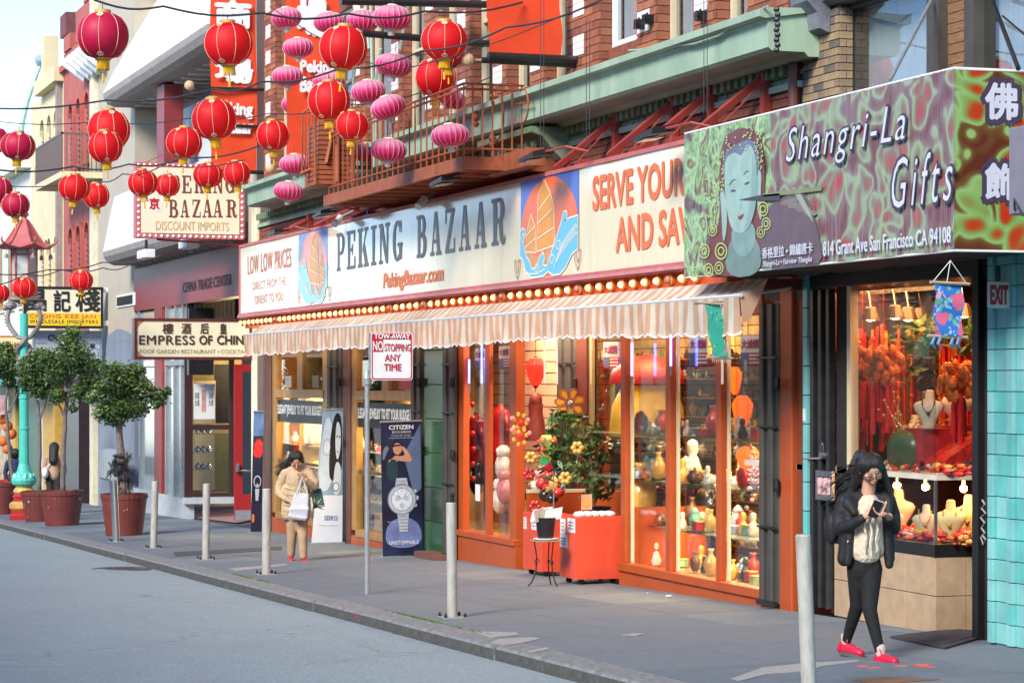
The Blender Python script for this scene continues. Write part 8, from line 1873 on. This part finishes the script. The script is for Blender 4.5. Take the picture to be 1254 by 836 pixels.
def head(mb,c,r,fwd,up):
 """skull, jaw, nose, ears; r = half head height"""
 R_=Matrix((fwd.cross(up).normalized(),fwd.normalized(),up.normalized())).transposed().to_3x3();T=lambda x,y,z:c+R_ @ Vector((x,y,z))*r
 M4=R_.to_4x4()
 mb.ball(T(0,-.10,.18),r*.82,16,12,(.90,1.02,1.0),M=M4);mb.ball(T(0,.12,-.25),r*.62,14,10,(.95,.95,1.05),M=M4);mb.ball(T(0,.30,-.72),r*.28,10,8,(1.1,.9,.8),M=M4)
 mb.cap_(T(0,.74,.05),r*.07,T(0,.90,-.22),r*.11,8);mb.ball(T(0,.74,-.50),r*.17,10,6,(1.3,.7,.5),M=M4);mb.ball(T(.36,.50,-.16),r*.26,8,6);mb.ball(T(-.36,.50,-.16),r*.26,8,6)
 for s_ in (-1,1):mb.ball(T(s_*.76,-.05,-.08),r*.17,8,6,(.4,.8,1.3),M=M4)
 return T
def face_bits(t_,T,r,lipc=(.35,.06,.06),glasses=False):
 m=C['hair']
 for s_ in (-1,1):
  b=MB();b.tube([T(s_*.18,.80,.20),T(s_*.34,.79,.25),T(s_*.50,.70,.20)],r*.022,5);b.build('eyebrow',m,t_)
  b=MB();b.tube([T(s_*.18,.80,.00),T(s_*.32,.79,-.05),T(s_*.46,.70,.0)],r*.024,5);b.build('eyelid',m,t_)
 b=MB();b.tube([T(-.20,.84,-.50),T(0,.89,-.47),T(.20,.84,-.50)],[r*.02,r*.055,r*.03],6);b.tube([T(-.16,.85,-.55),T(0,.89,-.57),T(.16,.85,-.55)],r*.045,6);b.build('lips',mat('lips',lipc,.4,var=0),t_)
 if glasses:
  b=MB()
  for s_ in (-1,1):
   b.tube([T(s_*.36+.27*cos(a),.92-.12*abs(s_*.36+.27*cos(a)),-.02+.17*sin(a)) for a in [i*pi/6 for i in range(13)]],r*.022,5);b.tube([T(s_*.62,.84,.04),T(s_*.84,.30,.06),T(s_*.84,0,.04)],r*.02,5)
  b.tube([T(-.1,.94,0),T(.1,.94,0)],r*.02,5);b.build('glasses',C['black'],t_)
# woman in black at the right
W1=Fig(1060,806);L=W1.L
w1=thing('person','long haired woman in black jacket and red sneakers walking with eyes on her phone','person',W1.g)
fw=(-BK*.84-UP*.54+RV*.14).normalized();upv=(UP*.84-BK*.54).normalized();upv=(upv-fw*upv.dot(fw)).normalized()
hc=L(1066,575,-.05);hr=.110;b=MB();T=head(b,hc,hr,fw,upv)
W1.chain(b,[(1065,588,.0,.05),(1063,612,.03,.056)]);W1.chain(b,[(1064,620,.04,.08),(1061,650,.04,.08),(1059,690,.02,.09)]);W1.chain(b,[(1045,616,.05,.045),(1082,614,.05,.045)])
W1.chain(b,[(1036,616,.03,.045),(1028,648,.03,.038),(1055,630,-.20,.026)]);W1.chain(b,[(1088,614,.03,.045),(1096,646,.0,.038),(1084,630,-.20,.026)])
W1.chain(b,[(1051,698,.02,.07),(1051,742,.06,.044),(1041,788,.22,.028)]);W1.chain(b,[(1066,698,.0,.07),(1062,744,-.12,.044),(1073,794,-.20,.028)])
hand(b,L(1056,629,-.21),RV*.9+UP*.30-BK*.1,-BK*.2+UP*.4+RV*.3,UP,.75);hand(b,L(1085,629,-.21),-RV*.95+UP*.08-BK*.15,UP*.8-BK*.2,-BK,.55)
body=blob(b,'body',C['skin'],w1,.0065,1);face_bits(w1,T,hr,glasses=True)
knit=mat('cream_knit',(.62,.53,.40),.9,var=.15,scale=22,bump=.9,bscale=45,stretch=(1,1,.5));jk=mat('jacket_black',(.010,.010,.013),.7,var=.35,scale=7,bump=.6,bscale=16);pants=mat('trousers_black',(.005,.005,.006),.85,var=.3,bump=.5,bscale=20);sh_r=mat('sneaker_red',(.55,.01,.045),.5,var=.2,scale=14);solem=mat('sole_grey',(.10,.10,.11),.6)
b=MB();W1.chain(b,[(1058,612,.05,.05),(1073,611,.05,.05)]);W1.chain(b,[(1064,618,.01,.09),(1063,632,.01,.104),(1062,650,-.01,.105),(1061,675,-.01,.112)]);W1.chain(b,[(1054,645,-.0,.08),(1052,674,-.0,.078)]);W1.chain(b,[(1071,640,-.0,.08),(1072,672,-.0,.078)]);blob(b,'sweater',knit,w1,.009,2)
for k_ in range(3):
 b=MB();b.tube([L(1056+k_*7+1.1*sin(i*1.1+k_),622+i*4.6,-.148-.006*sin(i*.22)) for i in range(12)],.009,6);b.build('cable_stitch',knit,w1)
b=MB()
W1.chain(b,[(1041,611,.04,.062),(1084,610,.04,.060)]);W1.chain(b,[(1062,625,.10,.12),(1060,655,.11,.125),(1058,682,.11,.14)])
W1.chain(b,[(1042,618,.0,.06),(1038,650,-.01,.056),(1034,684,.0,.056)]);W1.chain(b,[(1040,640,-.05,.035),(1037,688,-.06,.03)]);W1.chain(b,[(1086,616,.0,.055),(1088,650,.02,.045),(1090,684,.03,.042)]);W1.chain(b,[(1083,620,-.05,.035),(1088,690,-.04,.035)])
W1.chain(b,[(1035,614,.03,.060),(1029,632,.04,.055),(1027,648,.02,.050),(1040,641,-.12,.043),(1051,633,-.19,.036)]);W1.chain(b,[(1089,613,.03,.056),(1095,632,.02,.052),(1095,646,-.02,.048),(1088,634,-.17,.036)])
blob(b,'jacket',jk,w1,.0095,2)
b=MB();W1.chain(b,[(1044,606,.06,.045),(1038,616,-.03,.045),(1044,626,-.10,.03)]);W1.chain(b,[(1080,604,.06,.045),(1088,614,-.02,.045),(1086,628,-.08,.03)]);W1.chain(b,[(1044,603,.08,.05),(1080,602,.08,.05)]);blob(b,'hood',jk,w1,.009,2)
b=MB();W1.chain(b,[(1061,688,.02,.112),(1058,697,.02,.11)]);W1.chain(b,[(1051,696,.02,.085),(1051,742,.06,.054),(1041,789,.22,.036)]);W1.chain(b,[(1067,696,.0,.085),(1062,744,-.12,.056),(1073,795,-.20,.036)]);blob(b,'trousers',pants,w1,.009,2)
def shoe(t_,ank,toe_dir,roll,m,sm_,lace=True,sc=1.0,lift=0.0):
 d=toe_dir.normalized();sd_=d.cross(UP).normalized();u=sd_.cross(d).normalized();b=MB();A=ank-u*.055*sc
 b.cap_(A-d*.045*sc,.036*sc,A+d*.08*sc-u*.005,.038*sc,12);b.cap_(A+d*.08*sc,.038*sc,A+d*.15*sc-u*.012*sc,.033*sc,12);b.cap_(A-d*.03*sc,.036*sc,A+u*.035*sc-d*.02*sc,.038*sc,12);b.cap_(A+d*.02*sc+u*.02*sc,.034*sc,A+d*.09*sc,.034*sc,12)
 o=blob(b,'shoe',m,t_,.007,1);b=MB();pr=[]
 for i in range(14):a=2*pi*i/14;pr.append(A+d*(.055+.125*cos(a))*sc+sd_*.042*sin(a)*sc*(1.05 if cos(a)>0 else .9)-u*.045*sc)
 b.prism(pr,u*.024*sc);so_=b.build('sole',sm_,o,world=True)
 return o,A,d,sd_,u
for ank,dr_ in ((L(1041,789,.22),(-BK*.75+RV*.62-UP*.06)),(L(1073.5,796,-.20),(-BK*.85+RV*.50+UP*.16))):
 o,A,d,sd_,u=shoe(w1,ank,dr_,0,sh_r,solem);b=MB()
 for k_ in range(4):q=A+d*(.03+.02*k_)+u*(.048-.006*k_);b.tube([q-sd_*.022,q+u*.006,q+sd_*.022],.004,5)
 b.tube([A+d*.03+u*.05,A+d*.03+u*.09+sd_*.03,A+d*.05+u*.06+sd_*.04],.004,5);b.build('lace',mat('lace_red',(.6,.05,.08),.6),o)
 b=MB();b.cap_(ank+UP*.0,.038,ank+UP*.035,.04,10);b.build('sock',mat('sock_pale',(.5,.4,.36),.8),w1)
def hair_locks(t_,core,locks,vox=.009,nm='hair'):
 b=MB()
 for c,r,s3,M4 in core:b.ball(c,r,16,12,s3,M=M4)
 for pts in locks:
  for (p0,r0),(p1,r1) in zip(pts,pts[1:]):b.cap_(p0,r0,p1,r1,10)
 return blob(b,nm,C['hair'],t_,vox,1)
Rm=Matrix((fw.cross(upv).normalized(),fw,upv)).transposed().to_4x4()
H1=lambda *p:[(L(a,c,d),r) for a,c,d,r in p]
hair_locks(w1,[(T(0,-.21,.27),hr*.90,(1.0,1.0,.98),Rm)],[H1((1059,562,-.05,.028),(1053,572,-.04,.026),(1050,584,.0,.030),(1045,598,.04,.035),(1040,614,.04,.026)),H1((1073,560,-.05,.028),(1080,572,-.03,.026),(1084,588,-.0,.030),(1090,604,.01,.028),(1094,620,.0,.020),(1097,634,-.02,.009)),H1((1056,560,.08,.06),(1048,580,.10,.06),(1046,602,.12,.06),(1052,620,.14,.06)),H1((1074,565,.08,.06),(1078,600,.10,.06))])
lk=random.Random(3)
for k_ in range(34):
 y0=lk.uniform(566,606);ex=lk.uniform(.4,1);b=MB();a0=(1050-(y0-568)*.25,y0);e_=(1050-48*ex,y0+10+26*lk.random()*ex)
 b.tube([L(a0[0],a0[1],.04),L((a0[0]+e_[0])/2,(a0[1]+e_[1])/2-3*lk.random(),.06),L(e_[0],e_[1],.08+.04*lk.random())],[.005,.003,.001],4);b.build('hair_strand',C['hair'],w1)
ph=thing('phone','dark smartphone with a pale edge held up in both hands of the woman in black','phone',L(1065,620,-.25));u1=(RV*.35+UP*.9-BK*.2).normalized();n1=(BK*.8+UP*.3).normalized();s1=u1.cross(n1).normalized();c=L(1066,621,-.255)
b=MB();b.prism([c-s1*.034-u1*.065,c+s1*.034-u1*.065,c+s1*.034+u1*.065,c-s1*.034+u1*.065],n1*.009);b.build('case',C['black'],ph);b=MB();b.prism([c-s1*.035+u1*.064,c+s1*.035+u1*.064,c+s1*.035+u1*.069,c-s1*.035+u1*.069],n1*.009);b.build('rim',mat('phone_pink',(.7,.5,.6),.3),ph)
b=MB();b.ball(L(1022,648,.16),.10,12,10,(.7,.6,1.25));bp_k=blob(b,'backpack',jk,None,.012,2);tag(bp_k,'black bag behind the left elbow of the woman in black','bag')
b=MB();b.ball(L(1036,662,-.085),.012,8,6,(1,.5,1));b.box;b.build('snap',C['steel'],w1)
# woman in beige
W2=Fig(366,686);L2=W2.L
w2=thing('person','woman in beige quilted coat and red shoes looking down at the pavement','person',W2.g)
fw2=(-BK*.80-UP*.58+RV*.16).normalized();up2=(UP*.82-BK*.56);up2=(up2-fw2*up2.dot(fw2)).normalized();hr=.118
b=MB();T2=head(b,L2(363,563.5,-.05),hr,fw2,up2);W2.chain(b,[(362.5,570,.0,.05),(362,582,.03,.055)]);W2.chain(b,[(362,588,.03,.11),(362,628,.02,.12)]);W2.chain(b,[(350,580,.03,.05),(376,579,.03,.05)])
W2.chain(b,[(348,582,.03,.042),(342,602,.02,.036),(355,612,-.16,.025)]);W2.chain(b,[(379,582,.03,.042),(386,594,-.02,.036),(373,584,-.18,.025)]);W2.chain(b,[(358,636,.02,.08),(357,656,.03,.055),(356,678,.06,.04)]);W2.chain(b,[(369,636,.0,.08),(371,656,-.06,.055),(372,680,-.08,.04)])
hand(b,L2(355,612,-.16),RV*.8-UP*.5-BK*.2,BK*.3-UP*.4,UP,.6,.95);hand(b,L2(373,584,-.18),-RV*.5+UP*.6-BK*.3,RV*.5,-RV,.9,.95);blob(b,'body',C['skin'],w2,.0075,1);face_bits(w2,T2,hr,(.4,.05,.05))
coat=mat('coat_beige',(.50,.37,.22),.7,var=.14,scale=8,bump=.8,bscale=22,stretch=(1,1,2.2));khaki=mat('trousers_khaki',(.40,.27,.16),.8,var=.15,scale=6,bump=.5,bscale=16)
b=MB()
W2.chain(b,[(350,579,.04,.075),(376,578,.04,.072)]);W2.chain(b,[(362,584,.02,.12),(362,604,.02,.14),(361,628,.02,.15)]);W2.chain(b,[(354,600,.02,.10),(353,629,.02,.105)]);W2.chain(b,[(371,600,.02,.10),(371,629,.02,.105)])
W2.chain(b,[(348,581,.03,.066),(342,594,.03,.06),(341,603,.02,.056),(351,610,-.12,.042)]);W2.chain(b,[(379,580,.03,.064),(386,590,.0,.058),(385,596,-.04,.054),(375,587,-.16,.04)]);W2.chain(b,[(355,574,.04,.05),(372,574,.04,.05)]);blob(b,'coat',coat,w2,.011,2)
for k_ in range(6):yy=590+k_*7;b=MB();b.tube([L2(349-k_*.4,yy,-.06),L2(355,yy+.8,-.125),L2(361,yy+1,-.15-k_*.006),L2(368,yy+.6,-.125),L2(374+k_*.3,yy,-.05)],.004,5);b.build('quilt_seam',mat('coat_seam',(.34,.24,.14),.8),w2)
qm=MB();W2.chain(qm,[(356,633,.02,.10),(370,633,.01,.10)]);blob(qm,'jeans_hem',mat('denim',(.04,.07,.12),.8),w2,.012,1)
b=MB();W2.chain(b,[(358,635,.02,.095),(357,656,.03,.068),(356,678,.06,.055)]);W2.chain(b,[(369,635,.0,.095),(371,656,-.06,.068),(372,680,-.08,.056)]);blob(b,'trousers',khaki,w2,.011,2)
sr2=mat('shoe_red',(.55,.02,.02),.5,var=.1)
for ank,dr_ in ((L2(356,681,.06),(-BK*.95+RV*.1)),(L2(373,682.5,-.08),(-BK*.7+RV*.6-UP*.05))):shoe(w2,ank,dr_,0,sr2,C['ink'],sc=.92)
Rm2=Matrix((fw2.cross(up2).normalized(),fw2,up2)).transposed().to_4x4();H2=lambda *p:[(L2(a,c,d),r) for a,c,d,r in p]
hair_locks(w2,[(T2(0,-.24,.26),hr*.93,(.98,1,.98),Rm2)],[H2((357,560,-.02,.045),(352,567,.02,.05),(347,574,.04,.04),(342,579,.05,.022),(338,582,.06,.010)),H2((368,558,.0,.04),(370,564,.02,.035))])
for k_ in range(16):b=MB();y0=562+k_*.8;b.tube([L2(352,y0,.03),L2(344,y0+5,.05),L2(337-lk.random()*3,y0+7+lk.random()*3,.06)],[.006,.004,.002],4);b.build('hair_strand',C['hair'],w2)
tb_=thing('tote_bag','pale grey canvas tote hanging from the arm of the woman in beige','bag',L2(371,634,-.2));canv=mat('tote_canvas',(.50,.52,.55),.85,var=.12,scale=7,bump=.6,bscale=14)
b=MB()
b.hexa([L2(355,631,-.30),L2(379,634,-.30),L2(379,634,-.14),L2(355,631,-.14)],[L2(362,602,-.26),L2(380,603,-.26),L2(380,603,-.18),L2(362,602,-.18)]);b.hexa([L2(358,634,-.28),L2(377,636.5,-.28),L2(377,636.5,-.16),L2(358,634,-.16)],[L2(356,620,-.32),L2(381,620,-.32),L2(381,620,-.12),L2(356,620,-.12)])
o=blob(b,'body',canv,tb_,.010,9)
for k_ in (0,1):b=MB();b.tube([L2(365+k_*3,604,-.26+.1*k_),L2(369+k_,592,-.24+.04*k_),L2(372,583,-.215),L2(375,592,-.2),L2(378,604,-.2)],.012,5);b.build('strap',canv,tb_)
b=MB();b.tube([L2(382,608,-.2),L2(384,618,-.22),L2(382,632,-.2)],[.02,.016,.012],6);b.build('strap_end',canv,tb_)
gb2=thing('green_bag','dark green bag with yellow leaf print behind the pale tote','bag',L2(390,626,-.05));b=MB();b.hexa([L2(381,623,-.0),L2(397,620,-.0),L2(397,620,.10),L2(381,623,.10)],[L2(382,598,.0),L2(393,598,.0),L2(393,598,.08),L2(382,598,.08)]);b.build('body',mat('bag_green',(.02,.08,.08),.7,var=.3),gb2)
for k_ in range(6):a=-1.1+k_*.42;b=MB();p=L2(386,619,-.008);u=RV*cos(a+.7)+UP*sin(a+.7);w_=RV*-sin(a+.7)+UP*cos(a+.7);b.prism([p+u*.02,p+u*.07+w_*.012,p+u*.14,p+u*.07-w_*.012],-BK*.003);b.build('leaf_print',mat('print_yellow',(.50,.42,.04),.6) if k_ % 2 else mat('print_blue',(.03,.22,.34),.6),gb2)
# two people far down the pavement
def far_person(bx,by,top,label,coatc,legc,seed,extra=None):
 Fg=Fig(bx,by);q=thing('person',label,'person',Fg.g);h=(by-top)/Fg.s;Q=lambda x,z,dy=0:Fg.g+RV*x+UP*z*h/1.62+BK*dy
 b=MB();b.ball(Q(0,1.51),.105,12,9,(.85,.95,1.12));b.cap_(Q(0,1.42),.05,Q(0,1.3),.055);b.cap_(Q(0,1.25),.11,Q(0,.9),.12)
 for s_ in (-1,1):b.cap_(Q(s_*.16,1.3),.045,Q(s_*.22,1.03),.038);b.cap_(Q(s_*.22,1.03),.036,Q(s_*.2,.82,-.06),.028);hand(b,Q(s_*.2,.82,-.06),-UP-BK*.2,-RV*s_,-BK,.5);b.cap_(Q(s_*.09,.88),.08,Q(s_*.09,.5,-.03),.055);b.cap_(Q(s_*.09,.5,-.03),.055,Q(s_*.09,.1),.04);b.cap_(Q(s_*.09,.05,.04),.04,Q(s_*.09,.04,-.12),.035)
 blob(b,'body',C['skin'],q,.012,1);b=MB();b.cap_(Q(0,1.27),.13,Q(0,.9),.15);b.cap_(Q(-.14,1.3),.07,Q(.14,1.3),.07)
 for s_ in (-1,1):b.cap_(Q(s_*.17,1.29),.065,Q(s_*.23,1.03),.055);b.cap_(Q(s_*.23,1.03),.055,Q(s_*.21,.86,-.05),.045)
 blob(b,'coat',mat('far_coat_%d' % seed,coatc,.8,var=.15),q,.014,2);b=MB()
 for s_ in (-1,1):b.cap_(Q(s_*.09,.9),.11,Q(s_*.09,.5,-.03),.075);b.cap_(Q(s_*.09,.5,-.03),.075,Q(s_*.09,.1),.06)
 blob(b,'trousers',mat('far_legs_%d' % seed,legc,.8),q,.014,2);b=MB();b.ball(Q(0,1.53,-.02),.12,12,9,(.92,1,1.08));
 if seed==1:b.cap_(Q(0,1.5,-.05),.11,Q(0,1.22,-.12),.10)
 blob(b,'hair',C['hair'],q,.012,1);return Q,q
Q,_=far_person(66.5,629,543,'long haired woman in a light brown top seen from behind between the ficus trunks',(.42,.27,.18),(.02,.02,.02),1)
p=Q(-.18,.95,-.16);t_=thing('shoulder_bag','white shoulder bag worn by the woman seen from behind','bag',p);b=MB();b.ball(p,.14,12,9,(.9,.6,.9));b.build('body',C['white'],t_,smooth=True);b=MB();b.tube([p+UP*.1,Q(-.02,1.2,-.15),Q(.13,1.36,-.05)],.014,6);b.build('strap',C['white'],t_)
Q,_=far_person(18.5,626,551,'dark haired person in a navy top standing behind the leftmost ficus',(.015,.03,.09),(.03,.03,.035),2)
p=Q(-.28,.72,-.2);t_=thing('red_bag','bright red carrier bag beside the person in navy','bag',p);b=MB();b.hexa([p+Vector(v) for v in ((-.1,-.16,-.18),(.1,-.16,-.18),(.1,.16,-.18),(-.1,.16,-.18))],[p+Vector(v) for v in ((-.04,-.14,.12),(.04,-.14,.12),(.04,.14,.12),(-.04,.14,.12))]);b.build('body',C['inkred'],t_)
b=MB();b.tube([p+Vector((0,-.1,.12)),p+Vector((0,-.04,.26)),p+Vector((0,.04,.26)),p+Vector((0,.1,.12))],.008,5);b.build('handle',C['inkred'],t_)
